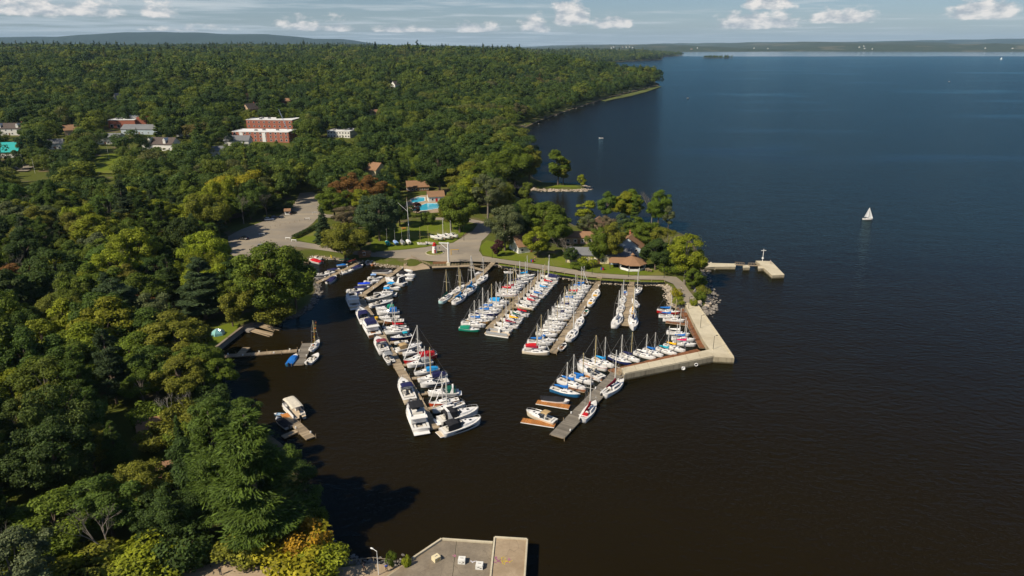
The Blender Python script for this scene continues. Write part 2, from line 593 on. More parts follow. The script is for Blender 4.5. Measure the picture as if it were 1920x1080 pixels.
def lawn_material():
    m, t = new_mat('lawn')
    p = pos(t)
    n1 = t.noise(p, 0.05, 4.0, 0.6)
    n2 = t.noise(p, 1.2, 4.0, 0.7)
    c = t.mix(n2, (0.078, 0.112, 0.009), (0.145, 0.175, 0.015))
    c = t.mix(t.mapr(n1, 0.5, 0.72, 0, 0.8), c, (0.20, 0.165, 0.06))
    return finish(m, t, c, 0.95, 0.1, 0, n2, 0.4, 0.1)


def at_water(px, py):
    return at(px, py, 0.0)


def water_material():
    """peat-brown river: dark body, sky mirrored by ruffled water, calmer in the lee and in far slicks"""
    m, t = new_mat('water')
    p = pos(t)
    sp = t.node('ShaderNodeSeparateXYZ')
    t.put(sp.inputs[0], p)
    mp = t.node('ShaderNodeMapping')
    mp.inputs['Rotation'].default_value = (0, 0, R(12))
    mp.inputs['Scale'].default_value = (0.62, 1.0, 1.0)
    t.put(mp.inputs[0], p)
    w1 = t.noise(mp.outputs[0], 0.75, 3.0, 0.6)
    w2 = t.noise(mp.outputs[0], 2.4, 2.0, 0.6)
    w3 = t.noise(mp.outputs[0], 0.11, 3.0, 0.6)
    h = t.math('ADD', t.math('ADD', t.math('MULTIPLY', w1, 1.0), t.math('MULTIPLY', w2, 0.25)), t.math('MULTIPLY', w3, 1.1))
    mp2 = t.node('ShaderNodeMapping')
    mp2.inputs['Scale'].default_value = (0.35, 1.0, 1.0)
    mp2.inputs['Rotation'].default_value = (0, 0, R(-14))
    t.put(mp2.inputs[0], p)
    sl1 = t.noise(mp2.outputs[0], 0.0042, 3.0, 0.6)
    line = t.math('SUBTRACT', 1.0, t.mapr(t.math('ABSOLUTE', t.math('SUBTRACT', sl1, 0.5)), 0.0, 0.075, 0.0, 1.0, True))
    line = t.math('MULTIPLY', line, t.mapr(t.noise(mp2.outputs[0], 0.006, 1.0), 0.56, 0.66, 0, 0.8, True))
    line = t.math('MULTIPLY', line, t.mapr(sp.outputs[1], 330, 520, 0, 1, True))
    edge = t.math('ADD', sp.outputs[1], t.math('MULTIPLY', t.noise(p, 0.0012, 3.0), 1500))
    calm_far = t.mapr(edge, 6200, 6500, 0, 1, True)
    lee = t.math('MULTIPLY', t.mapr(sp.outputs[1], 250, 330, 1, 0.0, True), 0.45)
    bay = t.mapr(t.vmath('DISTANCE', p, (*at_water(1030, 388), 0.0)), 35, 75, 0.8, 0.0, True)
    calm = t.math('MAXIMUM', t.math('MAXIMUM', t.math('MAXIMUM', line, bay), calm_far), lee)
    bn = t.node('ShaderNodeBump')
    t.put(bn.inputs['Strength'], t.math('SUBTRACT', 1.0, t.math('MULTIPLY', calm, t.mapr(calm_far, 0, 1, 0.86, 0.985))))
    bn.inputs['Distance'].default_value = 0.42
    t.put(bn.inputs['Height'], h)
    depth = t.noise(p, 0.02, 4.0, 0.6)
    body = t.node('ShaderNodeBsdfDiffuse')
    t.put(body.inputs[0], t.mix(depth, (0.0094, 0.0064, 0.0013), (0.0140, 0.0096, 0.0022)))
    gl = t.node('ShaderNodeBsdfGlossy')
    t.put(gl.inputs['Color'], t.mix(calm_far, (0.23, 0.45, 0.56), (0.86, 0.92, 0.96)))  # sky reflection tinted blue-green by colour, painted paler over the far calm strip
    gl.inputs['Roughness'].default_value = 0.10
    fr = t.node('ShaderNodeFresnel')
    fr.inputs['IOR'].default_value = 1.22
    for nd_ in (gl, fr):
        t.t.links.new(bn.outputs[0], nd_.inputs['Normal'])
    mx = t.node('ShaderNodeMixShader')
    t.put(mx.inputs[0], fr.outputs[0])
    t.t.links.new(body.outputs[0], mx.inputs[1])
    t.t.links.new(gl.outputs[0], mx.inputs[2])
    o = t.node('ShaderNodeOutputMaterial')
    t.t.links.new(mx.outputs[0], o.inputs[0])
    return m


M['ground'] = ground_material()
M['gravel'] = gravel_material()
M['lawn'] = lawn_material()
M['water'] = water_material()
M['pool'] = mottled('pool', (0.05, 0.42, 0.60), 0.15, 0.35, 0.05, 0.5, bump=0.1)
# ------------------------------------------------------------------ land and water
SHORE_PX = [(772, 1050), (735, 1058), (690, 1056), (650, 1050), (632, 1036), (612, 1008), (590, 985), (584, 950), (570, 900), (552, 860), (528, 832),
            (505, 815), (470, 790), (442, 770), (424, 740), (408, 705), (398, 668), (410, 655), (432, 634), (452, 618), (470, 611), (500, 612), (524, 602),
            (560, 592), (586, 574), (598, 548), (592, 522), (578, 505), (572, 492), (590, 483), (625, 487), (650, 490), (682, 493), (702, 498),
            (748, 503), (760, 507), (786, 505), (800, 500), (870, 498), (926, 496), (960, 505), (1000, 509), (1035, 513), (1060, 521), (1100, 528),
            (1140, 531), (1190, 534), (1230, 533), (1245, 537), (1255, 548), (1250, 556), (1262, 575), (1288, 592), (1318, 592), (1332, 580), (1336, 562),
            (1328, 540), (1320, 520), (1318, 506), (1330, 494), (1318, 486), (1308, 470), (1288, 442), (1250, 427), (1200, 417), (1150, 413), (1105, 418),
            (1080, 424), (1062, 415), (1045, 398), (1010, 385), (975, 372), (956, 362), (946, 353), (962, 350), (1000, 357), (1050, 358.5), (1095, 358.5),
            (1106, 353), (1094, 348), (1060, 345), (1020, 343), (1000, 334), (992, 320), (998, 306), (984, 294), (966, 276), (955, 262), (957, 249),
            (985, 239), (1010, 227), (1040, 216), (1075, 204), (1110, 193), (1140, 183), (1180, 173), (1215, 165), (1238, 159), (1226, 152)]
SHORE = [at(*p) for p in SHORE_PX]
SHORE += [(330, 1900), (240, 2500), (330, 3300), (640, 3950), (900, 4350), (1150, 5500), (1480, 6200), (1200, 7200), (800, 8600), (1800, 9300), (4200, 9700), (7500, 9200), (11000, 9600), (16000, 9000), (26000, 9500),
          (26000, 30000), (-30000, 30000), (-30000, -300), (-46, -300), (-46, 40), (-30, 75)]
SHORE.append(at(700, 1090))
_S = np.array(SHORE)
_E = np.roll(_S, -1, axis=0)


def shore_dist(x, y):
    """signed distance to the water's edge, positive on land"""
    x, y = np.atleast_1d(np.asarray(x, float)), np.atleast_1d(np.asarray(y, float))
    best = np.full(x.shape, 1e18)
    ins = np.zeros(x.shape, bool)
    for (ax, ay), (bx, by) in zip(_S, _E):
        ex, ey = bx - ax, by - ay
        L2 = ex * ex + ey * ey + 1e-9
        tt = np.clip(((x - ax) * ex + (y - ay) * ey) / L2, 0, 1)
        best = np.minimum(best, (x - ax - tt * ex) ** 2 + (y - ay - tt * ey) ** 2)
        c = (ay > y) != (by > y)
        if by != ay:
            ins ^= c & (x < ex * (y - ay) / (by - ay) + ax)
    return np.where(ins, 1, -1) * np.sqrt(best)


def sstep(a, b, v):
    u = np.clip((v - a) / (b - a), 0, 1)
    return u * u * (3 - 2 * u)


def land_z(x, y):
    x, y = np.atleast_1d(np.asarray(x, float)), np.atleast_1d(np.asarray(y, float))
    sd = shore_dist(x, y)
    z = np.clip(sd * 0.32, -1.6, 1.4)
    rise = 53 * (1 - np.exp(-np.maximum(0, y - 430 - 0.10 * np.maximum(0, x + 500)) / 1250.0))
    rise *= sstep(12, 330, sd) * (1 - 0.75 * sstep(2600, 4200, y) * sstep(-1500, 500, x))
    roll = 5 * np.sin(x * 0.0061 + 1.3) * np.sin(y * 0.0047 + 0.4) * sstep(700, 1500, y) * sstep(60, 300, sd)
    far = sstep(9200, 11500, y) * sstep(400, 2500, x) * (62 + 40 * np.sin(x * 0.0011 + 0.8) + 22 * np.sin(x * 0.0027) + 25 * np.sin(y * .002)) * sstep(100, 1500, sd)
    return z + np.maximum(0, rise + roll * (rise > 1)) + np.maximum(0, far)


def gz(x, y):
    return float(land_z(x, y)[0])


def on_land(px, py):
    """where the view ray through a picture position meets the land"""
    q = _F + _U * ((540 - py) / FPX) + np.array(((px - 960) / FPX, 0, 0))
    tt = np.concatenate([np.arange(40, 900, 1.0), np.arange(900, 6000, 6.0)])
    X, Y, Z = q[0] * tt, q[1] * tt, CAM_H + q[2] * tt
    k = int(np.argmax(Z < np.maximum(land_z(X, Y), 0)))
    return X[k], Y[k], max(gz(X[k], Y[k]), 0)


def spaced(lo, hi, dense_lo, dense_hi, step, grow):
    a = list(np.arange(dense_lo, dense_hi + 1e-6, step))
    s, v = step, dense_hi
    while v < hi:
        s *= grow
        v += s
        a.append(min(v, hi))
    s, v = step, dense_lo
    while v > lo:
        s *= grow
        v -= s
        a.insert(0, max(v, lo))
    return np.array(a)


xs = spaced(-26000, 24000, -180, 130, 2.2, 1.055)
ys = spaced(-200, 28000, 70, 430, 2.2, 1.035)
GX, GY = np.meshgrid(xs, ys)
GZ = land_z(GX.ravel(), GY.ravel())
nx, ny = len(xs), len(ys)
vv = np.stack([GX.ravel(), GY.ravel(), GZ], 1)
ii = (np.arange(ny - 1)[:, None] * nx + np.arange(nx - 1)[None, :]).ravel()
qq = np.stack([ii, ii + 1, ii + nx + 1, ii + nx], 1)
keep = (GZ[qq].max(1) > -1.55)
qq = qq[keep]
me = bpy.data.meshes.new('ground')
me.from_pydata(vv.tolist(), [], qq.tolist())
me.materials.append(M['ground'])
me.polygons.foreach_set('use_smooth', [True] * len(me.polygons))
structure(link('ground', me))

wm = MB()
wx = [-26000, -2000, -300, 0, 300, 2000, 26000]
wy = [-300, 100, 600, 2500, 9000, 29000]
wm.add([(x, y, 0) for y in wy for x in wx], [(j * 7 + i, j * 7 + i + 1, j * 7 + i + 8, j * 7 + i + 7) for j in range(5) for i in range(6)])
structure(wm.build('water', M['water']))
bedm = MB().add([(-26000, -300, -1.7), (26000, -300, -1.7), (26000, 29000, -1.7), (-26000, 29000, -1.7)], [(0, 1, 2, 3)])
structure(bedm.build('river_bed', M['stone_dark']))


# long wooded hills behind the plain, and the low blue hills behind the far shore
def hills(name, y0, y1, prof, mat):
    xs_ = np.linspace(prof[0][0], prof[-1][0], 220)
    hs = np.interp(xs_, [p[0] for p in prof], [p[1] for p in prof])
    r = np.random.default_rng(5)
    ph = r.uniform(0, 6, 8)
    b = MB()
    rows = 14
    vs = []
    for j in range(rows):
        u = j / (rows - 1)
        f = math.sin(u * math.pi / 2) ** 0.8
        for x, hgt in zip(xs_, hs):
            n = sum(math.sin(x * 0.0013 * (k + 1) + ph[k] + u * 3 * k) / (k + 1) for k in range(6))
            vs.append((x, y0 + (y1 - y0) * u + n * 160, 20 + (hgt - 20) * f * (1 + 0.03 * n) + (n * 6 if 0 < j < rows - 1 else 0)))
    fs = [(j * 220 + i, j * 220 + i + 1, (j + 1) * 220 + i + 1, (j + 1) * 220 + i) for j in range(rows - 1) for i in range(219)]
    b.add(vs, fs)
    return structure(b.build(name, mat, smooth=True))


M['hill'] = mottled('hill', (0.022, 0.038, 0.022), 0.45, 0.012, 0.95, 0.05)
HD = 15500


def hp(px, py, dist):
    k = dist / FPX * math.cos(PITCH)
    k = dist / ((_F + _U * ((540 - py) / FPX))[1])
    q = _F + _U * ((540 - py) / FPX)
    return ((px - 960) / FPX * k, CAM_H + q[2] * k)


hills('wooded_hills', 12500, HD, [hp(-300, 70, HD), hp(-100, 70, HD), hp(0, 69, HD), hp(150, 68.5, HD), hp(195, 64, HD), hp(255, 61, HD), hp(330, 62, HD), hp(420, 63, HD), hp(500, 64, HD), hp(545, 67, HD),
                                 hp(590, 72, HD), hp(640, 73, HD), hp(665, 76, HD), hp(700, 82, HD), hp(760, 88, HD)], M['hill'])
HD2 = 21000
hills('distant_hills', 18000, HD2, [hp(1150, 88, HD2), hp(1270, 83, HD2), hp(1400, 80, HD2), hp(1540, 79, HD2), hp(1650, 77, HD2), hp(1760, 76, HD2), hp(1850, 73, HD2), hp(1920, 72, HD2), hp(2100, 70, HD2), hp(2400, 76, HD2)], M['hill'])


# ------------------------------------------------------------------ surfaces laid on the level ground by the water
GROUND_Z = 1.4


def sheet(name, px_poly, z, mat, thick=0.0, kind=True):
    poly = [at(x, y, z) for x, y in px_poly]
    b = MB()
    a = sum(p[0] * q[1] - q[0] * p[1] for p, q in zip(poly, poly[1:] + poly[:1]))
    if a < 0:
        poly = poly[::-1]
    if thick:
        b.prism(poly, z - thick, z)
    else:
        b.add([(p[0], p[1], z) for p in poly], [tuple(range(len(poly)))])
    o = b.build(name, mat)
    return structure(o) if kind else o


Z1 = GROUND_Z + 0.06
PARKING = [(428, 443), (452, 430), (480, 420), (525, 403), (545, 390), (556, 375), (562, 362), (585, 360), (598, 364), (600, 378), (596, 396), (612, 402), (640, 404),
           (640, 408), (612, 408), (594, 410), (587, 418), (572, 430), (551, 442), (543, 450), (575, 455), (616, 461), (660, 468), (705, 474), (705, 482), (655, 476), (610, 470), (560, 463), (530, 461), (500, 475), (450, 490), (425, 470)]
PLAZA = [(704, 472), (760, 468), (800, 463), (850, 455), (868, 444), (886, 433), (896, 420), (870, 414), (790, 411), (790, 407), (875, 409), (922, 418), (922, 432), (912, 444), (903, 452), (898, 470), (905, 480), (940, 486), (1000, 494), (1060, 503), (1120, 512.5), (1180, 516.5), (1245, 517),
         (1268, 519), (1282, 530), (1292, 545), (1304, 560), (1306, 567), (1283, 567), (1276, 550), (1262, 532), (1242, 524), (1180, 523), (1110, 519.5), (1050, 510), (990, 500), (930, 492), (880, 490), (840, 491), (800, 489), (770, 485), (720, 483), (704, 481)]
sheet('parking_lot', PARKING, Z1, M['gravel'])
sheet('promenade', PLAZA, Z1 + 0.012, M['gravel'])
LAWN = [(692, 470), (700, 440), (720, 420), (800, 415), (868, 416), (888, 424), (880, 432), (864, 444), (848, 454), (800, 462), (755, 467)]
sheet('lawn', LAWN, Z1 - 0.02, M['lawn'])
sheet('lawn', [(905, 478), (900, 462), (912, 450), (960, 462), (1010, 478), (1090, 485), (1160, 500), (1240, 505), (1262, 515), (1240, 516), (1180, 515.5), (1120, 511.5), (1060, 502), (1000, 493), (940, 485)], Z1 - 0.02, M['lawn'])
sheet('lawn', [(548, 446), (556, 441), (590, 427), (615, 432), (640, 445), (670, 466), (616, 460), (575, 454)], Z1 - 0.02, M['lawn'])
sheet('lawn', [(762, 350), (765, 332), (800, 330), (806, 341), (790, 344)], Z1 + 0.004, M['lawn'])
sheet('spit_lawn', [(1004, 349), (1050, 347), (1080, 348), (1086, 350.5), (1050, 351.5), (1010, 352)], Z1 - 0.02, M['lawn'])
sheet('seawall_verge', [(935, 494), (990, 502), (1050, 512), (1110, 521), (1180, 525), (1245, 526), (1244, 529), (1180, 528.5), (1110, 524.5), (1050, 515.5), (990, 505.5), (936, 497)], Z1 - 0.03, M['lawn'])
POOL_DECK = [(758, 384), (770, 372), (790, 366), (830, 366), (836, 380), (828, 398), (790, 400), (762, 396)]
sheet('pool_deck', POOL_DECK, Z1 + 0.004, M['concrete_warm'])
# boat ramp running down into the water
r0, r1, r2, r3 = at(757, 486, 1.5), at(772, 482, 1.5), at(806, 504, 0), at(764, 512, 0)
rb = MB()
rb.add([(*r0, 1.5), (*r1, 1.5), (*at(803, 499, .6), .62), (*at(808, 506, -.3), -0.3), (*at(764, 513, -.3), -0.3), (*at(757, 504, .6), 0.62)], [(0, 5, 2, 1), (5, 4, 3, 2)])
structure(rb.build('boat_ramp', M['concrete_warm']))

# roads and the yard at the foot of the picture
Z0 = GROUND_Z + 0.08
sheet('lower_road', [(330, 1095), (340, 1062), (395, 1058), (432, 1056), (470, 1060), (520, 1063), (600, 1068), (655, 1062), (700, 1056), (740, 1062), (770, 1056), (770, 1095)], Z0, M['concrete_warm'])
sheet('footpath', [(392, 1058), (420, 1040), (437, 1026), (445, 1030), (438, 1044), (438, 1058)], Z0 - 0.012, M['gravel'])
sheet('clay_yard', [(296, 800), (300, 778), (322, 772), (334, 790), (326, 812), (306, 818)], GROUND_Z + .05, mottled('clay', (0.40, 0.27, 0.10), 0.2, 0.4, 0.95))
sheet('tent_lawn', [(392, 652), (388, 630), (402, 614), (430, 606), (450, 607), (452, 613), (425, 634), (405, 655)], GROUND_Z + .06, M['lawn'])


def drape(name, px_poly, mat, lift=0.3, step=4.0):
    """a surface that follows the slope of the land"""
    poly = [on_land(*p)[:2] for p in px_poly]
    xa, ya = np.array([p[0] for p in poly]), np.array([p[1] for p in poly])
    gx, gy = np.arange(xa.min(), xa.max() + step, step), np.arange(ya.min(), ya.max() + step, step)
    X, Y = np.meshgrid(gx, gy)
    Z = land_z(X.ravel(), Y.ravel()).reshape(X.shape) + lift
    ins = np.zeros(X.shape, bool)
    for (ax, ay), (bx, by) in zip(poly, poly[1:] + poly[:1]):
        if ay != by:
            ins ^= ((ay > Y) != (by > Y)) & (X < (bx - ax) * (Y - ay) / (by - ay) + ax)
    b = MB()
    n = X.shape[1]
    b.v = [tuple(q) for q in np.stack([X.ravel(), Y.ravel(), Z.ravel()], 1)]
    b.f = [(j * n + i, j * n + i + 1, (j + 1) * n + i + 1, (j + 1) * n + i) for j in range(X.shape[0] - 1) for i in range(n - 1) if ins[j:j + 2, i:i + 2].sum() >= 2]
    return structure(b.build(name, mat))


drape('sports_field', [(177, 322), (180, 296), (226, 289), (230, 312), (222, 325), (200, 330)], M['lawn'], 0.9)
drape('town_road', [(30, 318), (60, 306), (95, 300), (95, 305), (60, 313), (40, 328)], M['gravel'], 0.8)
# ------------------------------------------------------------------ trees: prototype meshes
def leaf_mesh(name, P, N, size, aspect=1.0, updir=None, mat=None, seed=0, slim=1.0):
    """one small bent leaf-spray face for each point"""
    r = np.random.default_rng(seed)
    n = len(P)
    N = N / (np.linalg.norm(N, axis=1, keepdims=True) + 1e-9)
    a = r.normal(size=(n, 3)) if updir is None else updir + 0.35 * r.normal(size=(n, 3))
    a -= N * (a * N).sum(1, keepdims=True)
    a /= np.linalg.norm(a, axis=1, keepdims=True) + 1e-9
    b = np.cross(N, a)
    s = size * r.uniform(0.6, 1.35, (n, 1))
    l = s * aspect
    wv = s * r.uniform(0.5, 0.8, (n, 1)) * slim
    V = np.empty((n, 4, 3))
    V[:, 0] = P - a * l * 0.5
    V[:, 1] = P + b * wv * 0.5 + N * s * 0.12 + a * l * r.uniform(-.15, .15, (n, 1))
    V[:, 2] = P + a * l * 0.5
    V[:, 3] = P - b * wv * 0.5 + N * s * 0.12 + a * l * r.uniform(-.15, .15, (n, 1))
    me = bpy.data.meshes.new(name)
    me.vertices.add(4 * n)
    me.vertices.foreach_set('co', V.reshape(-1).astype(np.float32))
    me.loops.add(4 * n)
    me.loops.foreach_set('vertex_index', np.arange(4 * n, dtype=np.int32))
    me.polygons.add(n)
    me.polygons.foreach_set('loop_start', np.arange(0, 4 * n, 4, dtype=np.int32))
    me.materials.append(mat or M['foliage'])
    me.update(calc_edges=True)
    return me


def unit(r, n):
    v = r.normal(size=(n, 3))
    return v / np.linalg.norm(v, axis=1, keepdims=True)


def lobed(seed, H, Rx, z0, nl, nleaf, size, lobe=(0.22, 0.4), squash=1.0, top=1.0, name='crown', mat=None, droop=0.0):
    """a broad crown of many leafy lobes round a hollow centre; heights in metres"""
    r = np.random.default_rng(seed)
    cz, hz = (z0 + H) / 2, (H - z0) / 2
    C, Rl = [], []
    for _ in range(nl):
        u = unit(r, 1)[0]
        u[2] = u[2] * 0.9 + 0.12
        k = r.uniform(0.35, 0.86) ** 0.7
        c = np.array((u[0] * Rx * k, u[1] * Rx * k, cz + u[2] * hz * k * top))
        # narrower towards the foot of the crown
        f = np.clip((c[2] - z0) / (H - z0), 0, 1)
        pinch = 0.55 + 0.45 * min(1, f * 2.4)
        c[:2] *= pinch
        C.append(c)
        Rl.append(Rx * r.uniform(*lobe))
    C, Rl = np.array(C), np.array(Rl)
    w8 = Rl ** 2
    k = r.choice(nl, nleaf, p=w8 / w8.sum())
    u = unit(r, nleaf)
    out = C[k] - np.array((0, 0, cz))
    out /= np.linalg.norm(out, axis=1, keepdims=True) + 1e-6
    u = u + out * 0.55 + np.array((0, 0, 0.25))
    u /= np.linalg.norm(u, axis=1, keepdims=True)
    rad = Rl[k][:, None] * r.uniform(0.62, 1.06, (nleaf, 1))
    sprig = r.random((nleaf, 1)) < 0.13
    rad = np.where(sprig, rad * r.uniform(1.0, 1.38, (nleaf, 1)), rad)
    P = C[k] + u * rad * np.array((1, 1, 0.8 * squash))
    P[:, 2] -= droop * r.uniform(0, 1, nleaf) ** 2 * Rx
    N = u * 0.75 + unit(r, nleaf) * 0.6 + np.array((0, 0, 0.25))
    return leaf_mesh(name, P, N, size, 1.15, mat=mat, seed=seed + 1), C


def trunk_mesh(seed, H, r0, C=None, fork=0.35, mat=None, limbs=7):
    r = random.Random(seed)
    b = MB()
    lean = (r.uniform(-.3, .3), r.uniform(-.3, .3))
    pts = [(lean[0] * t * t, lean[1] * t * t, H * 0.8 * t - 0.4) for t in (0, 0.25, 0.5, 0.75, 1.0)]
    b.path(pts, [r0, r0 * 0.8, r0 * 0.6, r0 * 0.38, r0 * 0.12], 7)
    if C is not None:
        idx = list(range(len(C)))
        r.shuffle(idx)
        for i in idx[:limbs]:
            c = C[i]
            zb = min(max(H * fork * r.uniform(0.8, 1.5), 1.0), max(1.0, c[2] * 0.85))
            t = zb / (H * 0.8)
            s = (lean[0] * t * t, lean[1] * t * t, zb)
            mid = (s[0] * .5 + c[0] * .5 + r.uniform(-.4, .4), s[1] * .5 + c[1] * .5, s[2] * .45 + c[2] * .55)
            b.path([s, mid, tuple(c)], [r0 * 0.45, r0 * 0.3, r0 * 0.08], 5)
    return b.mesh('trunk', mat or M['bark'])


def pine(seed, H, Rx, nleaf, size, z0=0.16, gap=1.0, droop=0.12, plate=0.5, shape=0.8, whorl=(4, 6), name='crown', mat=None, needles=1.6, slim=1.0):
    """layered conifer: whorls of branches that carry flat plumes of needles"""
    r = np.random.default_rng(seed)
    P, N, U = [], [], []
    br = MB()
    z = H * z0
    whorls = []
    while z < H * 0.98:
        f = (z / H - z0) / (1 - z0)
        L = Rx * ((1 - f) ** shape * 0.93 + 0.07) * (0.75 + 0.25 * min(1, f * 6))
        for _ in range(int(r.integers(*whorl)) + 1):
            whorls.append((z + r.uniform(-.3, .3), r.uniform(0, 6.283), L * r.uniform(0.6, 1.12)))
        z += gap * r.uniform(0.8, 1.3) * (1.15 - 0.5 * f)
    area = np.array([w_[2] ** 1.6 for w_ in whorls])
    cnt = np.maximum(5, (nleaf * area / area.sum()).astype(int))
    for (zb, a, L), n in zip(whorls, cnt):
        ca, sa = math.cos(a), math.sin(a)
        rise = r.uniform(-0.05, 0.28)
        t = r.uniform(0.22, 1.0, n) ** 0.75
        lat = r.normal(size=n) * L * 0.17 * (0.5 + np.sin(np.pi * np.clip(t, 0, 1)))
        zz = zb + L * (rise * t - droop * t * t * 1.6) + r.normal(size=n) * plate * 0.45 + 0.1
        rr = L * t
        P.append(np.stack([ca * rr - sa * lat, sa * rr + ca * lat, zz], 1))
        o = np.stack([np.full(n, ca), np.full(n, sa), np.full(n, 0.25)], 1)
        side = np.stack([-sa * lat, ca * lat, np.zeros(n)], 1) / (L * 0.3)
        U.append(o + side)
        N.append(np.tile((ca * 0.25, sa * 0.25, 1.0), (n, 1)) + 0.45 * r.normal(size=(n, 3)))
        if L > 1.2:
            br.tube((0, 0, zb), (ca * L * .8, sa * L * .8, zb + L * (rise * .8 - droop)), 0.09, 0.02, 4)
    P, N, U = np.concatenate(P), np.concatenate(N), np.concatenate(U)
    crown = leaf_mesh(name, P, N, size, needles, updir=U, mat=mat, seed=seed + 1, slim=slim)
    tb = MB()
    tb.path([(0, 0, -.4), (.1, 0, H * .5), (0, 0.05, H * .97)], [H * 0.017 + .08, H * .011 + .04, .03], 7)
    tb.v += br.v and [] or []
    o = len(tb.v)
    tb.v += br.v
    tb.f += [tuple(i + o for i in q) for q in br.f]
    return crown, tb.mesh('trunk', M['bark'])


def bare(seed, H, spread, mat, depth=5):
    """leafless tree: forking tapering branches; the fine twigs are the crown"""
    r = random.Random(seed)
    tr, tw = MB(), MB()

    def grow(p, dvec, L, rad, k):
        q = p + dvec * L
        (tr if k < 3 else tw).tube(p, q, rad, rad * 0.66, 5 if k < 3 else 3, False)
        if k >= depth:
            return
        for _ in range(2 if k < 1 else r.choice((2, 3, 3))):
            nd = (dvec + Vector((r.gauss(0, spread), r.gauss(0, spread), r.gauss(0.14, spread * .6)))).normalized()
            grow(p + dvec * L * r.uniform(.6, 1.0), nd, L * r.uniform(0.62, 0.82), rad * 0.6, k + 1)
    grow(Vector((0, 0, -.3)), Vector((0, 0, 1)), H * 0.30, H * 0.014, 0)
    return tw.mesh('crown', mat), tr.mesh('trunk', mat)


PROTO = {}      # kind -> list of (crown mesh, trunk mesh, height, radius)


def add_proto(kind, crown, trunk, H, Rx):
    PROTO.setdefault(kind, []).append((crown, trunk, H, Rx))


for s in range(5):
    H, Rx = 15.0, (6.0, 5.2, 6.6, 5.6, 4.8)[s]
    c, C = lobed(100 + s * 7, H, Rx, (1.0, 1.4, 0.8, 1.6, 0.8)[s], (64, 46, 84, 56, 44)[s], 25000, 0.34, ((0.13, 0.32), (0.16, 0.36), (0.11, 0.27), (0.14, 0.31), (0.16, 0.38))[s])
    add_proto('broad', c, trunk_mesh(s, H, 0.34, C), H, Rx)
for s in range(2):
    H, Rx = 16.0, 5.4
    c, C = lobed(300 + s, H, Rx, 3.2, 40, 13000, 0.32, (0.13, 0.30))
    add_proto('open', c, trunk_mesh(20 + s, H, 0.36, C, 0.3, M['bark_grey'], 12), H, Rx)
c, C = lobed(340, 17.0, 3.0, 1.5, 26, 7500, 0.48, (0.3, 0.55))
add_proto('tall', c, trunk_mesh(31, 17, .26, C), 17.0, 3.0)
c, C = lobed(360, 14.0, 6.4, 1.0, 38, 24000, 0.32, (0.15, 0.30), droop=0.28)
add_proto('willow', c, trunk_mesh(33, 14, .4, C), 14.0, 6.4)
for s in range(3):
    H, Rx = 22.0, (6.6, 5.8, 7.2)[s]
    c, t_ = pine(400 + s, H, Rx, 34000, 0.40, gap=(1.25, 1.4, 1.5)[s], plate=0.40, shape=(0.62, 0.75, 0.55)[s], droop=0.02, needles=1.9, slim=0.6)
    add_proto('pine', c, t_, H, Rx)
c, t_ = pine(450, 18.0, 3.6, 18000, 0.36, z0=0.04, gap=0.7, droop=0.3, plate=0.25, shape=1.0, whorl=(5, 8), slim=0.7)
add_proto('spruce', c, t_, 18.0, 3.6)
c, C = lobed(470, 9.0, 2.3, 0.2, 26, 6000, 0.34, (0.3, 0.5), squash=1.3)
add_proto('cedar', c, trunk_mesh(41, 9, .2, C, limbs=3), 9.0, 2.3)
for s in range(3):
    c, C = lobed(500 + s, 3.4, 2.3, 0.1, 22, 3600, 0.26, (0.25, 0.5))
    add_proto('shrub', c, trunk_mesh(50 + s, 3.2, .09, C, 0.2, limbs=6), 3.4, 2.3)
for s in range(2):
    c, t_ = bare(600 + s, 14.0, 0.34, M['bark_grey'], 6)
    add_proto('bare', c, t_, 14.0, 4.0)
c, t_ = bare(620, 12.0, 0.36, M['bark_pale'], 5)
add_proto('birch', c, t_, 12.0, 3.6)

NAMES = {'broad': 'broadleaf_tree', 'open': 'broadleaf_tree', 'tall': 'broadleaf_tree', 'willow': 'willow_tree', 'pine': 'pine_tree', 'spruce': 'spruce_tree', 'cedar': 'cedar_tree',
         'shrub': 'shrub', 'bare': 'bare_tree', 'birch': 'birch_tree'}
GREENS = [(0.088, 0.126, 0.014), (0.102, 0.140, 0.014), (0.122, 0.158, 0.015), (0.092, 0.118, 0.017), (0.145, 0.174, 0.015), (0.066, 0.104, 0.016), (0.114, 0.126, 0.017)]
COL = {'green': (0.098, 0.138, 0.013), 'dark': (0.044, 0.074, 0.014), 'lime': (0.190, 0.220, 0.014), 'yellow': (0.27, 0.245, 0.015), 'olive': (0.145, 0.152, 0.017), 'grey': (0.102, 0.122, 0.050),
       'rust': (0.170, 0.088, 0.024), 'plum': (0.070, 0.028, 0.028), 'orange': (0.30, 0.175, 0.014), 'brown': (0.14, 0.115, 0.064), 'pine': (0.076, 0.118, 0.018), 'bluegreen': (0.060, 0.094, 0.038), 'deep': (0.070, 0.112, 0.016)}
TREES = []       # (x, y, radius) of every tree, to keep others off


def plant(kind, x, y, H, width=None, color=None, label=None, group=None, var=None, rz=None, z=None):
    protos = PROTO[kind]
    crown, trunk, h0, r0 = protos[(rnd.randrange(len(protos)) if var is None else var % len(protos))]
    sz = H / h0
    sx = (width / 2 / r0) if width else sz
    z = gz(x, y) if z is None else z
    cat = 'shrub' if kind == 'shrub' else 'tree'
    o = thing(NAMES[kind], label, cat, (x, y, z - 0.05), rnd.uniform(0, 6.28) if rz is None else rz, group, (sx, sx, sz))
    link('trunk', trunk, o)
    link('crown', crown, o, color=color or rnd.choice(GREENS))
    TREES.append((x, y, sx * r0))
    return o


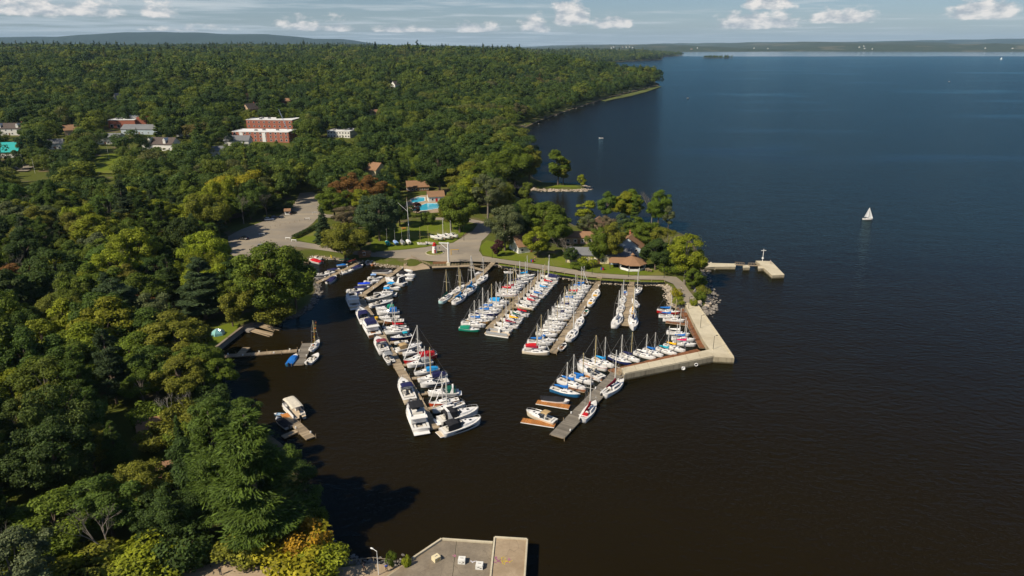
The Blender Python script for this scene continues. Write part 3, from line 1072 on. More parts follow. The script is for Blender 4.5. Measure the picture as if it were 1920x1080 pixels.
def tree_px(kind, px, py, top, wpx, color, label, group=None, var=None, z=1.4):
    """a tree whose foot is seen at (px, py), whose top reaches picture row top, wpx wide"""
    x, y = at(px, py, z)
    _a, _b, dd = proj(x, y, z)
    q = _F + _U * ((540 - top) / FPX)
    H = CAM_H + q[2] * (y / q[1]) - z
    wid = wpx * dd / FPX
    return plant(kind, x, y, H, wid * (1.09 if px > 930 else 1.14), COL.get(color, color), label, group, var, z=z)


SPECIAL = [
    # kind, foot x, foot y, top row, width px, colour, label
    ('pine', 494, 1022, 768, 185, 'deep', 'tall layered pine beside the orange shrub at lower left of bay', 0),
    ('pine', 425, 985, 770, 130, 'deep', 'tall pine just left of the biggest layered pine by the bay', 2),
    ('shrub', 560, 1062, 1005, 130, 'yellow', 'broad yellow-green shrub beside the lower road', 0),
    ('shrub', 588, 1050, 985, 80, 'orange', 'orange autumn shrub beside the big layered pine', 1),
    ('shrub', 610, 1082, 1035, 80, 'lime', 'yellow-green shrub at bottom edge under the orange shrub', 2),
    ('shrub', 470, 1048, 1000, 90, 'olive', 'rounded green shrub at foot of the big layered pine', 0),
    ('shrub', 355, 1052, 995, 100, 'dark', 'dark rounded shrub left of the footpath', 1),
    ('shrub', 735, 1062, 1037, 17, 'green', 'small green bush left of two, on edge of lower quay', 2),
    ('shrub', 764, 1063, 1042, 17, 'lime', 'small bright bush right of two, on edge of lower quay', 1),
    ('bare', 213, 1062, 935, 110, 'brown', 'leafless grey tree near the bottom left corner', 0),
    ('birch', 322, 800, 715, 50, 'brown', 'pale bare birch left of two behind the clay yard', 0),
    ('birch', 358, 790, 712, 46, 'brown', 'pale bare birch right of two behind the clay yard', 0),
    ('shrub', 340, 800, 755, 60, 'olive', 'olive bush under the pale bare birches', 1),
    ('pine', 386, 598, 480, 92, 'bluegreen', 'layered dark pine standing behind the small tent', 1),
    ('pine', 230, 640, 525, 120, 'bluegreen', 'broad bluish pine in the woods left of the tent', 2),
    ('cedar', 437, 612, 549, 34, 'olive', 'narrow cedar right beside the small tent', 0),
    ('broad', 520, 596, 452, 128, 'green', 'large rounded tree with rust tinged top on the bay shore', 2),
    ('broad', 490, 600, 500, 80, 'olive', 'rounded olive tree at left foot of the large shore tree', 1),
    ('broad', 556, 580, 478, 70, 'green', 'rounded green tree at right foot of the large shore tree', 3),
    ('shrub', 520, 606, 570, 60, 'olive', 'low olive bush at the water under the large shore tree', 2),
    ('broad', 340, 690, 585, 105, 'olive', 'yellowish tree with pale trunk left of the jetty', 4),
    ('willow', 450, 385, 318, 92, 'yellow', 'bright yellow willow above the parking lot', 0),
    ('willow', 395, 402, 352, 60, 'lime', 'lime green willow left of the yellow willow', 0),
    ('shrub', 525, 394, 379, 46, 'dark', 'dark clipped shrub mass behind the kiosk', 0),
    ('spruce', 608, 455, 388, 40, 'bluegreen', 'bluish spruce at the corner of the hedge', 0),
    ('broad', 648, 486, 414, 76, 'olive', 'olive tree standing alone between hedge and small dock', 0),
    ('open', 655, 440, 384, 56, 'brown', 'brownish thin tree behind the olive tree by hedge', 1),
    ('broad', 712, 452, 360, 74, 'bluegreen', 'dark bluish tree left of the tall signal mast', 2),
    ('broad', 628, 410, 352, 56, 'green', 'green tree left of the rusty tree clump', 3),
    ('broad', 655, 392, 325, 60, 'rust', 'rust coloured tree, left of the rusty pair above the dark tree', 0),
    ('broad', 692, 392, 330, 62, 'rust', 'rust coloured tree, right of the rusty pair above the dark tree', 3),
    ('broad', 722, 385, 338, 40, 'yellow', 'yellowing tree between rusty trees and the pools', 4),
    ('spruce', 746, 356, 282, 30, 'dark', 'dark spruce left of the brown pool pavilion', 0),
    ('spruce', 734, 365, 300, 26, 'dark', 'smaller dark spruce below the cream house', 0),
    ('cedar', 781, 400, 378, 14, 'plum', 'small dark purple tree between the two pools', 0),
    ('broad', 750, 425, 372, 44, 'dark', 'dark round tree left of the pools behind signal mast', 1),
    ('shrub', 803, 421, 398, 26, 'green', 'green bush below the larger pool', 1),
    ('broad', 825, 365, 268, 84, 'dark', 'big dark tree behind the pool house', 2),
    ('broad', 800, 350, 280, 50, 'green', 'green tree behind the brown pool pavilion', 1),
    ('broad', 862, 436, 350, 66, 'green', 'green tree at end of the lawn right of larger pool', 0),
    ('broad', 846, 432, 362, 44, 'olive', 'olive tree nearest the larger pool on the lawn edge', 3),
    ('broad', 890, 400, 322, 56, 'lime', 'lime green tree beyond the plaza road', 1),
    ('open', 915, 410, 322, 60, 'grey', 'grey green tree beyond the plaza near small bay', 0),
    ('broad', 935, 400, 345, 54, 'olive', 'olive tree at the inner corner of small bay', 2),
    ('broad', 947, 470, 380, 66, 'grey', 'grey green tree in front of the small clubhouse', 0),
    ('broad', 985, 448, 366, 56, 'green', 'tall green tree behind the small clubhouse', 1),
    ('broad', 1022, 452, 376, 84, 'green', 'wide green tree right of the small clubhouse', 2),
    ('broad', 1008, 482, 424, 44, 'lime', 'bright green tree by promenade right of small clubhouse', 4),
    ('cedar', 933, 480, 448, 20, 'plum', 'small dark purple tree on the promenade lawn', 0),
    ('bare', 1062, 492, 436, 62, 'brown', 'brown thin tree left of the cream hall', 1),
    ('broad', 1070, 496, 462, 28, 'dark', 'small dark tree under the thin brown tree', 2),
    ('tall', 1096, 430, 374, 32, 'lime', 'slender lime tree on the small bay side of peninsula', 0),
    ('open', 1100, 448, 400, 38, 'grey', 'grey thin tree behind the cream hall', 1),
    ('open', 1138, 455, 402, 40, 'brown', 'thin brownish tree behind the gazebo trees', 0),
    ('broad', 1122, 494, 422, 46, 'green', 'green tree in front of the cream hall, left of pair', 0),
    ('broad', 1146, 494, 418, 48, 'olive', 'olive tree in front of the cream hall, right of pair', 3),
    ('broad', 1172, 462, 398, 44, 'bluegreen', 'dark bluish tree behind the gazebo on the peninsula', 4),
    ('broad', 1212, 474, 414, 66, 'green', 'wide green tree right of the gazebo', 2),
    ('broad', 1228, 506, 444, 56, 'dark', 'dark green tree on the promenade right of gazebo', 1),
    ('bare', 1252, 500, 424, 44, 'brown', 'leafless grey tree near the tip of peninsula', 0),
    ('open', 1283, 533, 438, 74, 'lime', 'tall lime tree with pale trunk at tip of peninsula', 1),
    ('broad', 1297, 542, 498, 30, 'green', 'small green tree at the foot of tall lime tree', 4),
    ('shrub', 1311, 563, 546, 20, 'green', 'low green bush among boulders beside concrete pier', 0),
    ('shrub', 1258, 512, 488, 40, 'green', 'green bush under the leafless grey tree on peninsula', 2),
    ('broad', 1302, 520, 478, 36, 'olive', 'olive tree right behind the tall lime tree', 1),
    ('shrub', 1308, 538, 516, 28, 'green', 'green bush on slope between lime tree and breakwater', 1),
    ('shrub', 1318, 552, 538, 24, 'olive', 'olive bush among the rocks above the open water', 2),
    ('shrub', 1300, 575, 560, 14, 'lime', 'small lime bush at land end of concrete pier', 0),
    ('shrub', 1266, 556, 542, 22, 'yellow', 'yellowish bush on inner slope beside the path', 1),
    ('shrub', 1272, 572, 558, 20, 'lime', 'lime bush lower on inner slope beside the path', 2),
    ('broad', 1195, 470, 408, 50, 'green', 'green tree directly behind the gazebo', 3),
    ('broad', 1270, 500, 446, 44, 'green', 'green tree left of the tall lime tree', 2),
    ('broad', 965, 455, 384, 54, 'dark', 'dark tree over the tan roofed cottage', 3),
    ('broad', 1045, 462, 398, 48, 'green', 'green tree between wide tree and thin brown tree', 1),
    ('shrub', 1100, 500, 482, 30, 'lime', 'lime bush on promenade lawn before cream hall', 0),
    ('shrub', 1085, 504, 490, 30, 'green', 'green bush on promenade lawn left of lime bush', 1),
    ('broad', 905, 372, 300, 60, 'green', 'green tree above the plaza road end', 0),
    ('broad', 870, 372, 300, 62, 'olive', 'olive tree between pool house and plaza road', 4),
    ('broad', 690, 438, 384, 52, 'green', 'green tree behind the olive tree and dark bluish tree', 1),
    ('broad', 676, 470, 420, 50, 'dark', 'dark tree between olive tree and shed', 0),
    ('broad', 770, 330, 270, 50, 'green', 'green tree above the brown pool pavilion', 0),
    ('shrub', 298, 840, 800, 70, 'olive', 'olive bush below the clay yard, left of pair', 0),
    ('shrub', 350, 838, 800, 64, 'green', 'green bush below the clay yard, right of pair', 1),
    ('shrub', 385, 806, 768, 60, 'olive', 'olive bush right of the pale birches', 2),
    ('shrub', 278, 800, 758, 60, 'green', 'green bush left of the pale birches', 0),
    ('shrub', 400, 760, 722, 60, 'dark', 'dark bush on the bank above the pontoon dock', 1),
    ('broad', 415, 735, 668, 60, 'green', 'small green tree on the bank below the tent', 1),
    ('broad', 462, 812, 748, 56, 'deep', 'small deep green tree behind the pontoon dock', 3),
    ('shrub', 545, 872, 838, 46, 'deep', 'deep green bush at water edge behind big pine, upper', 1),
    ('shrub', 566, 912, 876, 50, 'dark', 'dark bush at water edge right of big pine, middle', 2),
    ('shrub', 580, 952, 914, 50, 'deep', 'deep green bush at water edge right of big pine, lower', 0),
    ('shrub', 592, 990, 956, 46, 'green', 'green bush at water edge above the orange shrub', 1),
    ('broad', 345, 750, 662, 84, 'olive', 'olive tree above the pale birches, middle of three', 1),
    ('broad', 296, 738, 652, 84, 'deep', 'deep green tree above the pale birches, leftmost of three', 3),
    ('broad', 382, 722, 640, 70, 'green', 'green tree above the pale birches, rightmost of three', 0),
    ('shrub', 60, 1085, 1040, 150, 'lime', 'lime bush at bottom left corner, leftmost', 0),
    ('shrub', 165, 1088, 1040, 130, 'olive', 'olive bush at bottom edge, second from left corner', 1),
    ('shrub', 275, 1082, 1036, 120, 'lime', 'lime bush at bottom edge left of lower road', 2),
    ('broad', 1240, 482, 424, 54, 'olive', 'olive tree behind the leafless tree on peninsula', 0),
    ('broad', 120, 1034, 925, 130, 'green', 'green tree near bottom left corner, first of four', 1),
    ('broad', 212, 1006, 896, 124, 'deep', 'deep green tree near bottom left, second of four', 3),
    ('broad', 318, 1012, 918, 110, 'dark', 'dark tree left of the footpath, fourth of four', 0),
    ('broad', 270, 975, 870, 110, 'olive', 'olive tree near bottom left, third of four', 2),
    ('tall', 1046, 347, 279, 34, 'green', 'tall tree with several stems alone on the spit', 0),
    ('tall', 1056, 347, 290, 24, 'olive', 'shorter tree right behind the tall one on the spit', 0),
    ('cedar', 1091, 351, 326, 15, 'lime', 'small lime tree at the stony tip of spit', 0),
    ('broad', 965, 350, 266, 66, 'green', 'tall green tree at the root of the spit', 0),
    ('broad', 992, 346, 274, 50, 'olive', 'olive tree at the spit root nearest open water', 3),
    ('broad', 935, 352, 282, 60, 'green', 'broad green tree inland of the spit root', 2),
]
SPECIAL_SPOTS = []
for kind, px, py, top, wpx, color, label, var in SPECIAL:
    SPECIAL_SPOTS.append(tree_px(kind, px, py, top, wpx, color, label, None, var))
# ------------------------------------------------------------------ docks, piers and walls
def dock(label, a, b, width, mat='plank_grey', z=0.55, section=6.0, name='dock', group=None, plank=0.30, posts=True, cat='dock', edge=None, dims=None):
    """a plank walkway on floats, in sections; a and b are picture positions of its two ends"""
    (ax, ay), (bx, by) = (at(*a, z), at(*b, z)) if dims is None else dims
    L = math.hypot(bx - ax, by - ay)
    rz = math.atan2(by - ay, bx - ax)
    t = thing(name, label, cat, (ax, ay, 0), rz, group)
    n = max(1, round(L / section))
    sl_ = L / n
    for i in range(n):
        x0, x1 = i * sl_ + 0.05, (i + 1) * sl_ - 0.05
        jog = rnd.uniform(-.05, .05)
        tilt = rnd.uniform(-.02, .02)
        f = MB()
        for s in (-1, 1):
            f.box(((x0 + x1) / 2, jog + s * (width / 2 - .06), z - .17 + tilt), (x1 - x0, 0.12, 0.22))
        f.box(((x0 + x1) / 2, jog, z - .2 + tilt), (x1 - x0, width * .8, 0.14))
        sec = f.build('dock_section', M[edge] if edge else M['timber'], t)
        p = MB()
        k = int((x1 - x0) / plank)
        st = (x1 - x0) / k
        for j in range(k):
            p.box((x0 + (j + .5) * st, jog + rnd.uniform(-.03, .03), z - .025 + tilt + rnd.uniform(-.008, .008)), (st - .045, width, 0.05))
        stuff(p.build('planking', M[mat], sec))
        MB().box(((x0 + x1) / 2, jog, 0.0), ((x1 - x0) * .8, width * .7, 0.5)).build('float', M['float'], sec)
    if posts:
        for i in range(n + 1):
            s = 1 if i % 2 else -1
            MB().tube((i * sl_, s * (width / 2 + .08), -1.5), (i * sl_, s * (width / 2 + .08), z + 0.55), 0.09, 0.09, 6).build('post', M['timber'], t)
        for i in range(n):
            s = -1 if i % 2 else 1
            MB().box((i * sl_ + sl_ * .5, s * (width / 2 - .2), z + .22), (0.34, 0.26, 0.44)).build('power_box', M['white'], t)
    return t


dock('upper arm of the long bent dock, running from shore', (757, 498), (674, 557), 2.1)
dock('lower arm of the long bent dock, ending at the big cruisers', (676, 560), (814, 804), 2.5, section=7)
dock('dock with wooden gangway beside the white crane', (903, 514), (839, 564), 2.1)
dock('crowded middle dock with sailboats along both sides', (1014, 515), (916, 616), 2.1)
dock('long dock with sailboats nose-in on its left side only', (1121, 531), (1036, 661), 2.3)
dock('short straight dock of small boats in right corner', (1184, 538), (1173, 610), 2.8)
dock('small runabout dock at left behind the large shore tree', (678, 490), (594, 530), 1.9)
dock('short pale dock at far left behind the shore tree', (603, 472), (574, 492), 1.8, section=5)
dock('dark plank dock in big sections off the end of concrete pier', (1158, 700), (1044, 818), 3.7, 'plank_dark', 0.7, 8.0, plank=0.22)
dock('narrow jetty from the stone wall in the left bay', (412, 668), (557, 657), 1.9, 'plank_grey', 0.5, 4.0)
dock('wide crosswise dock at the end of left bay jetty', (577, 643), (558, 684), 3.2, 'plank_dark', 0.5, 4.0)
dock('stub of jetty leaning off the left bay jetty', (449, 665), (462, 651), 2.2, 'plank_grey', 0.5, 4.0, posts=False)
dock('plank dock with the canopied pontoon boat at lower left', (541, 782), (583, 821), 2.2, 'plank_grey', 0.55, 4.0)
dock('short branch dock to the trees from the pontoon dock', (560, 806), (530, 819), 1.5, 'plank_grey', 0.5, 4.0, posts=False)
dock('orange square float beside the pontoon boat', (537, 774), (543, 784), 2.6, 'plank_orange', 0.5, 4.0, posts=False)
dock('long rust brown float along the upper concrete pier', (1276, 576), (1320, 652), 2.6, 'plank_rust', 0.5, 6.0, posts=False)
dock('long rust brown float along the lower concrete pier', (1144, 697), (1312, 657), 2.6, 'plank_rust', 0.5, 6.0, posts=False)
FG = 'narrow finger docks between boats'
for lab, a, b, wd, mt in [
        ('orange finger dock nearest, beside the cream cabin boat', (1041, 797), (978, 787), 2.0, 'plank_orange'),
        ('orange finger dock beside the covered runabout', (1068, 763), (1006, 753), 2.0, 'plank_orange'),
        ('orange finger dock beside cruiser with beige canvas', (1130, 712), (1098, 704), 1.6, 'plank_orange'),
        ('rust finger dock between the blue and white sailboats', (1098, 733), (1066, 726), 1.4, 'plank_rust'),
        ('rust finger dock below third sailboat of upper concrete pier', (1288, 608), (1248, 603), 1.6, 'plank_rust'),
        ('finger dock beside the yellow box on bent dock', (703, 603), (738, 602), 1.3, 'plank_grey'),
        ('finger dock left of the tan canvas cruiser', (731, 642), (752, 640), 1.3, 'plank_grey'),
        ('finger dock under the white cabin boat near the red sloop', (747, 662), (770, 660), 1.3, 'plank_grey'),
        ('finger dock below the red sloop', (756, 684), (780, 682), 1.2, 'plank_grey'),
        ('finger dock beside the navy tented sloop', (772, 709), (800, 706), 1.2, 'plank_grey'),
        ('finger dock beside the green canvas cruiser', (790, 738), (808, 735), 1.4, 'plank_grey'),
        ('finger dock above the white sloop nearest the big cruisers', (803, 766), (826, 761), 1.2, 'plank_grey'),
        ('finger dock beside the dark covered cruiser near ramp', (728, 515), (704, 512), 1.2, 'plank_grey'),
        ('finger dock beside the brown hulled cruiser', (690, 560), (682, 552), 1.2, 'plank_grey'),
        ('finger dock beside the deck barge on middle dock', (922, 613), (944, 615), 1.8, 'plank_grey'),
        ('finger dock by the red striped sloop on middle dock', (978, 556), (946, 558), 1.0, 'plank_grey'),
        ('finger dock in the gap on right of middle dock', (962, 575), (996, 579), 1.0, 'plank_grey'),
        ('finger dock on left of the one-sided sailboat dock', (1068, 599), (1040, 597), 1.0, 'plank_grey'),
        ('finger dock beside the blue covered runabout of small dock', (640, 506), (620, 505), 1.1, 'plank_grey')]:
    dock(lab, a, b, wd, mt, 0.48, 6.0, 'finger_dock', FG, posts=False, edge='white' if 'orange' in lab and 'float' not in lab else None)


def gangway(label, a, za, b, zb, width):
    (ax, ay), (bx, by) = at(*a, za), at(*b, zb)
    L, rz = math.hypot(bx - ax, by - ay), math.atan2(by - ay, bx - ax)
    t = thing('gangway', label, 'gangway', (ax, ay, 0), rz, 'wooden gangways from shore to docks')
    p = MB()
    n = int(L / 0.3)
    for i in range(n):
        u = (i + .5) / n
        p.box((u * L, 0, za + (zb - za) * u), (L / n - .04, width, .06))
    stuff(p.build('planking', M['plank_grey'], t))
    for s in (-1, 1):
        MB().tube((0, s * width / 2, za - .1), (L, s * width / 2, zb - .1), .08).build('beam', M['timber'], t)
        h = MB().tube((0, s * width / 2, za + .95), (L, s * width / 2, zb + .95), .035)
        for i in range(5):
            u = i / 4
            h.tube((u * L, s * width / 2, za + (zb - za) * u), (u * L, s * width / 2, za + (zb - za) * u + .95), .03, n=4)
        h.build('handrail', M['timber'], t)


gangway('wooden gangway at the shore end of crane side dock', (925, 492), 1.6, (903, 514), .62, 1.9)
gangway('wooden gangway at shore end of crowded middle dock', (1021, 504), 1.6, (1014, 515), .62, 1.8)
gangway('wooden gangway at shore end of one-sided sailboat dock', (1125, 519), 1.6, (1121, 531), .62, 1.8)
gangway('wooden gangway at shore end of short straight dock', (1185, 528), 1.6, (1184, 538), .62, 1.8)
gangway('timber gangway from concrete pier to dark plank dock', (1166, 690), 1.9, (1156, 703), .75, 2.0)
gangway('wooden gangway at shore end of long bent dock', (763, 494), 1.5, (757, 498), .62, 1.8)

# ---- the angled concrete pier
PZ = 1.9
pier_px = [(1283, 567), (1305, 567), (1313, 580), (1330, 602), (1352, 634), (1377, 671), (1338, 669), (1170, 702), (1164, 690), (1331, 655), (1318, 637), (1300, 603), (1290, 582)]
pp = [at(x, y, PZ) for x, y in pier_px]
t = thing('concrete_pier', 'pale concrete pier bending round the harbour corner', 'pier', (*pp[0], 0))
ox, oy = pp[0]
loc_pp = [(x - ox, y - oy) for x, y in pp]
MB().prism(loc_pp, -1.6, PZ - .12).build('pier_wall', M['concrete_face'], t)


def grow_poly(poly, d_):
    a = sum(p[0] * q[1] - q[0] * p[1] for p, q in zip(poly, poly[1:] + poly[:1]))
    s = 1 if a > 0 else -1
    out = []
    n = len(poly)
    for i in range(n):
        p0, p1, p2 = poly[i - 1], poly[i], poly[(i + 1) % n]
        e1 = Vector((p1[0] - p0[0], p1[1] - p0[1])).normalized()
        e2 = Vector((p2[0] - p1[0], p2[1] - p1[1])).normalized()
        n1, n2 = Vector((e1.y, -e1.x)) * s, Vector((e2.y, -e2.x)) * s
        m_ = (n1 + n2)
        m_ = m_ / max(0.35, m_.dot(n1))
        out.append((p1[0] + m_.x * d_, p1[1] + m_.y * d_))
    return out


# slabs of the walking surface with open joints
up_l = [at(x, y, PZ) for x, y in [(1283, 567), (1290, 582), (1300, 603), (1318, 637), (1331, 655)]]
up_r = [at(x, y, PZ) for x, y in [(1305, 567), (1313, 580), (1330, 602), (1352, 634), (1377, 671)]]


def along(poly, u):
    ds = [0]
    for p, q in zip(poly, poly[1:]):
        ds.append(ds[-1] + math.hypot(q[0] - p[0], q[1] - p[1]))
    return (float(np.interp(u * ds[-1], ds, [p[0] for p in poly])), float(np.interp(u * ds[-1], ds, [p[1] for p in poly])))


def slabs(lp, rp, n, parent, o, z, mat, inset=.012):
    for i in range(n):
        a, b = i / n + inset / n, (i + 1) / n - inset / n
        q = [along(lp, a), along(rp, a), along(rp, b), along(lp, b)]
        MB().prism([(x - o[0], y - o[1]) for x, y in q], z - .11, z + rnd.uniform(-.012, .012), False).build('concrete_slab', M[mat], parent)


slabs(up_l, up_r, 7, t, (ox, oy), PZ, 'concrete')
lo_t = [at(1331, 655, PZ), at(1164, 690, PZ)]
lo_b = [at(1338, 669, PZ), at(1170, 702, PZ)]
slabs(lo_t, lo_b, 7, t, (ox, oy), PZ, 'concrete')
MB().prism([(x - ox, y - oy) for x, y in (at(1331, 655, PZ), at(1377, 671, PZ), at(1338, 669, PZ))], PZ - .11, PZ + .004, False).build('concrete_slab', M['concrete'], t)


def kerb(pts, o, z, parent, mat='concrete', wd=.35, h=.28, name='kerb'):
    for p, q in zip(pts, pts[1:]):
        L = math.hypot(q[0] - p[0], q[1] - p[1])
        MB().box(((p[0] + q[0]) / 2 - o[0], (p[1] + q[1]) / 2 - o[1], z + h / 2), (L - .03, wd, h), math.atan2(q[1] - p[1], q[0] - p[0])).build(name, M[mat], parent)


kerb([at(1306, 569, PZ), at(1330, 603.5, PZ), at(1351.5, 635, PZ), at(1375, 670, PZ)], (ox, oy), PZ, t)
kerb([at(1338, 668, PZ), at(1171, 701, PZ)], (ox, oy), PZ, t)
ledge = [at(1340, 671.5, .8), at(1170, 707, .8)]
kerb(ledge, (ox, oy), .35, t, 'concrete_face', .5, .5, 'ledge')
for i, (px, py) in enumerate([(1291, 579), (1313, 615), (1337, 655)]):
    x, y = at(px, py, PZ)
    lp = thing('lamp_post', ['dark lamp post at land end of concrete pier', 'dark lamp post halfway along upper concrete pier', 'dark lamp post at elbow of concrete pier'][i], 'lamp post', (x, y, PZ), R(20), 'lamp posts on the concrete pier')
    MB().tube((0, 0, 0), (0, 0, 4.2), .07, .05).build('pole', M['black'], lp)
    MB().tube((0, 0, 4.15), (.8, 0, 4.3), .04).build('arm', M['black'], lp)
    MB().box((.85, 0, 4.27), (.5, .22, .14)).build('lamp_head', M['black'], lp)
    MB().box((0, 0, .08), (.36, .36, .16)).build('base', M['concrete'], lp)
for i, (px, py) in enumerate([(1281, 690), (1305, 683)]):
    x, y = at(px, py, .9)
    lp = thing('life_ring_box', ['white rescue ring on pier face, left of two', 'white rescue ring on pier face, right of two'][i], 'life ring', (x, y - .25, .9), R(-8))
    ring = MB()
    sec = [[(math.cos(a) * (.42 + .1 * math.cos(b)), .1 * math.sin(b), math.sin(a) * (.42 + .1 * math.cos(b))) for b in np.linspace(0, 6.283, 7)[:-1]] for a in np.linspace(0, 6.283, 15)]
    ring.loft(sec, True, False, False).build('ring', M['white'], lp, smooth=True)
    MB().box((0, .14, 0), (.9, .06, .9)).build('board', M['white'] if i == 0 else M['black'], lp)

# ---- breakwater arm with its detached head
BZ = 1.3
t = thing('breakwater', 'low concrete breakwater arm reaching out to the right', 'breakwater', (*at(1318, 498, BZ), 0))
o = at(1318, 498, BZ)
for poly in ([(1308, 493), (1322, 493), (1380, 494.5), (1379, 500), (1340, 500), (1318, 502)], [(1393, 497), (1404, 497), (1406, 501.5), (1394, 502)], [(1421, 498), (1432, 497), (1433, 503), (1422, 503.5)]):
    q = [at(x, y, BZ) for x, y in poly]
    q = [(x - o[0], y - o[1]) for x, y in q]
    MB().prism(q, -1.6, BZ - .1).build('concrete_block', M['concrete_face'], t)
    MB().prism(grow_poly(q, .08), BZ - .1, BZ + .05).build('cap', M['concrete'], t)
for a, b in (((1378, 496.5), (1395, 497.5)), ((1403, 498), (1424, 498.5))):
    (ax, ay), (bx, by) = at(*a, BZ), at(*b, BZ)
    L, rz = math.hypot(bx - ax, by - ay), math.atan2(by - ay, bx - ax)
    MB().box(((ax + bx) / 2 - o[0], (ay + by) / 2 - o[1], BZ + .1), (L, 1.1, .16), rz).build('footbridge', M['timber'], t)
    for s in (-.5, .5):
        h = MB().box(((ax + bx) / 2 - o[0] - s * math.sin(rz), (ay + by) / 2 - o[1] + s * math.cos(rz), BZ + 1.05), (L, .07, .07), rz)
        for k in range(5):
            u = k / 4
            h.box((ax + (bx - ax) * u - o[0] - s * math.sin(rz), ay + (by - ay) * u - o[1] + s * math.cos(rz), BZ + .6), (.06, .06, .95), rz)
        h.build('railing', M['timber'], t)
hd = [at(x, y, BZ + .2) for x, y in [(1417, 488.5), (1446, 489.5), (1471, 515), (1448, 516)]]
t = thing('breakwater', 'pale concrete head of breakwater with white mast', 'breakwater', (*hd[0], 0))
q = [(x - hd[0][0], y - hd[0][1]) for x, y in hd]
MB().prism(q, -1.6, BZ + .05).build('concrete_block', M['concrete_face'], t)
for i in range(3):
    l_, r_ = [q[0], q[3]], [q[1], q[2]]
    a, b = i / 3 + .006, (i + 1) / 3 - .006
    MB().prism([along(l_, a), along(r_, a), along(r_, b), along(l_, b)], BZ + .05, BZ + .2).build('concrete_slab', M['concrete'], t)
x, y = at(1429.5, 489.5, BZ + .2)
t = thing('signal_mast', 'white signal mast with crossarm on the breakwater head', 'mast', (x, y, BZ + .2), R(8))
MB().tube((0, 0, 0), (0, 0, 5.2), .12, .08).build('pole', M['white'], t)
MB().box((0, 0, 4.5), (2.1, .16, .16)).build('crossarm', M['white'], t)
MB().lathe([(.12, 1.0), (.45, 1.15), (.45, 1.3), (.12, 1.6)]).build('collar', M['white'], t)

# ---- stone edge along the inner harbour: loose stones packed on the slope
def rock_mesh(seed):
    r = random.Random(seed)
    b = MB()
    vs = []
    for z, rr in ((-.45, .7), (0.0, 1.0), (.45, .62)):
        for k in range(5):
            a = k * 1.2566 + r.uniform(-.3, .3)
            s = rr * r.uniform(.75, 1.15)
            vs.append((math.cos(a) * s, math.sin(a) * s * .8, z + r.uniform(-.12, .12)))
    fs = [(i * 5 + k, i * 5 + (k + 1) % 5, (i + 1) * 5 + (k + 1) % 5, (i + 1) * 5 + k) for i in range(2) for k in range(5)] + [(10, 11, 12, 13, 14)]
    return vs, fs


ROCKS = [rock_mesh(k) for k in range(8)]


def rocks(name, pts, n, spread, size, mat, zr=(0.0, 1.2), parent=None):
    b = MB()
    pl = [along(pts, rnd.random()) for _ in range(n)]
    pl = [(x + rnd.uniform(-1, 1) * spread, y + rnd.uniform(-1, 1) * spread) for x, y in pl]
    zs = land_z([q[0] for q in pl], [q[1] for q in pl])
    for (px_, py_), zz in zip(pl, zs):
        s = rnd.uniform(*size)
        a = rnd.uniform(0, 6.28)
        z = max(-.2, float(zz)) + rnd.uniform(-.1, .25) * s
        vs, fs = ROCKS[rnd.randrange(8)]
        ca, sa = math.cos(a), math.sin(a)
        b.add([(px_ + (p[0] * ca - p[1] * sa) * s, py_ + (p[0] * sa + p[1] * ca) * s, z + p[2] * s) for p in vs], fs)
    return stuff(b.build(name, mat))


def shore_pts(i0, i1):
    a = [p for p in SHORE_PX if True]
    return [at(*p) for p in a[i0:i1]]


i_a, i_b = SHORE_PX.index((926, 496)), SHORE_PX.index((1262, 575))
rocks('riprap_stone', shore_pts(i_a, i_b + 1), 1500, 1.5, (.22, .55), M['stone'])
rocks('riprap_stone', shore_pts(i_b, SHORE_PX.index((1318, 506)) + 1), 360, 2.4, (.3, .9), M['stone_dark'])
rocks('riprap_stone', shore_pts(SHORE_PX.index((946, 353)), SHORE_PX.index((1094, 348)) + 1), 420, 2.0, (.4, .9), M['stone'])
rocks('riprap_stone', shore_pts(SHORE_PX.index((572, 492)), SHORE_PX.index((748, 503)) + 1), 300, 1.4, (.2, .5), M['stone'])
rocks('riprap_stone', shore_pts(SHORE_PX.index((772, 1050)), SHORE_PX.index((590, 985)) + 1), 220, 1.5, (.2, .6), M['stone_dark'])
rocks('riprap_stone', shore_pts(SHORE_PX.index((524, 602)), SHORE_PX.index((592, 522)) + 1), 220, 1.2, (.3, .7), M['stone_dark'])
rocks('shore_stone', [at(1318, 506), at(1340, 497), at(1330, 494)], 90, 2.5, (.3, .8), M['stone'])
rocks('shore_stone', shore_pts(SHORE_PX.index((955, 262)), SHORE_PX.index((1238, 159)) + 1), 120, 6, (.6, 1.5), M['stone_dark'])
# boulders one can tell apart beside the concrete pier
k = 0
for px, py, s in [(1303, 549, .9), (1307, 553, 1.1), (1312, 570, 1.2), (1320, 577, 1.4), (1326, 572, 1.1), (1316, 587, 1.5), (1325, 585, 1.2), (1309, 574, 1.0), (1330, 566, 1.2), (1301, 543, .8),
                  (1266, 561, 1.1), (1258, 556, .9), (1272, 574, 1.2), (1262, 567, .8), (1322, 550, 1.0), (1328, 556, 1.1)]:
    x, y = at(px, py, .9)
    vs, fs = ROCKS[k % 8]
    bo = MB().add([(p[0] * s, p[1] * s, p[2] * s) for p in vs], fs)  .build('boulder', M['stone'] if k % 3 else M['stone_dark'], loc=(x, y, max(.2, gz(x, y)) + .2), rz=rnd.uniform(0, 6))
    tag(bo, 'boulder among the rocks beside the concrete pier' if k not in range(10, 14) else 'boulder on the harbour slope left of concrete pier', 'boulder', 'boulders beside the pier' if k not in range(10, 14) else 'boulders on the inner slope')
    k += 1

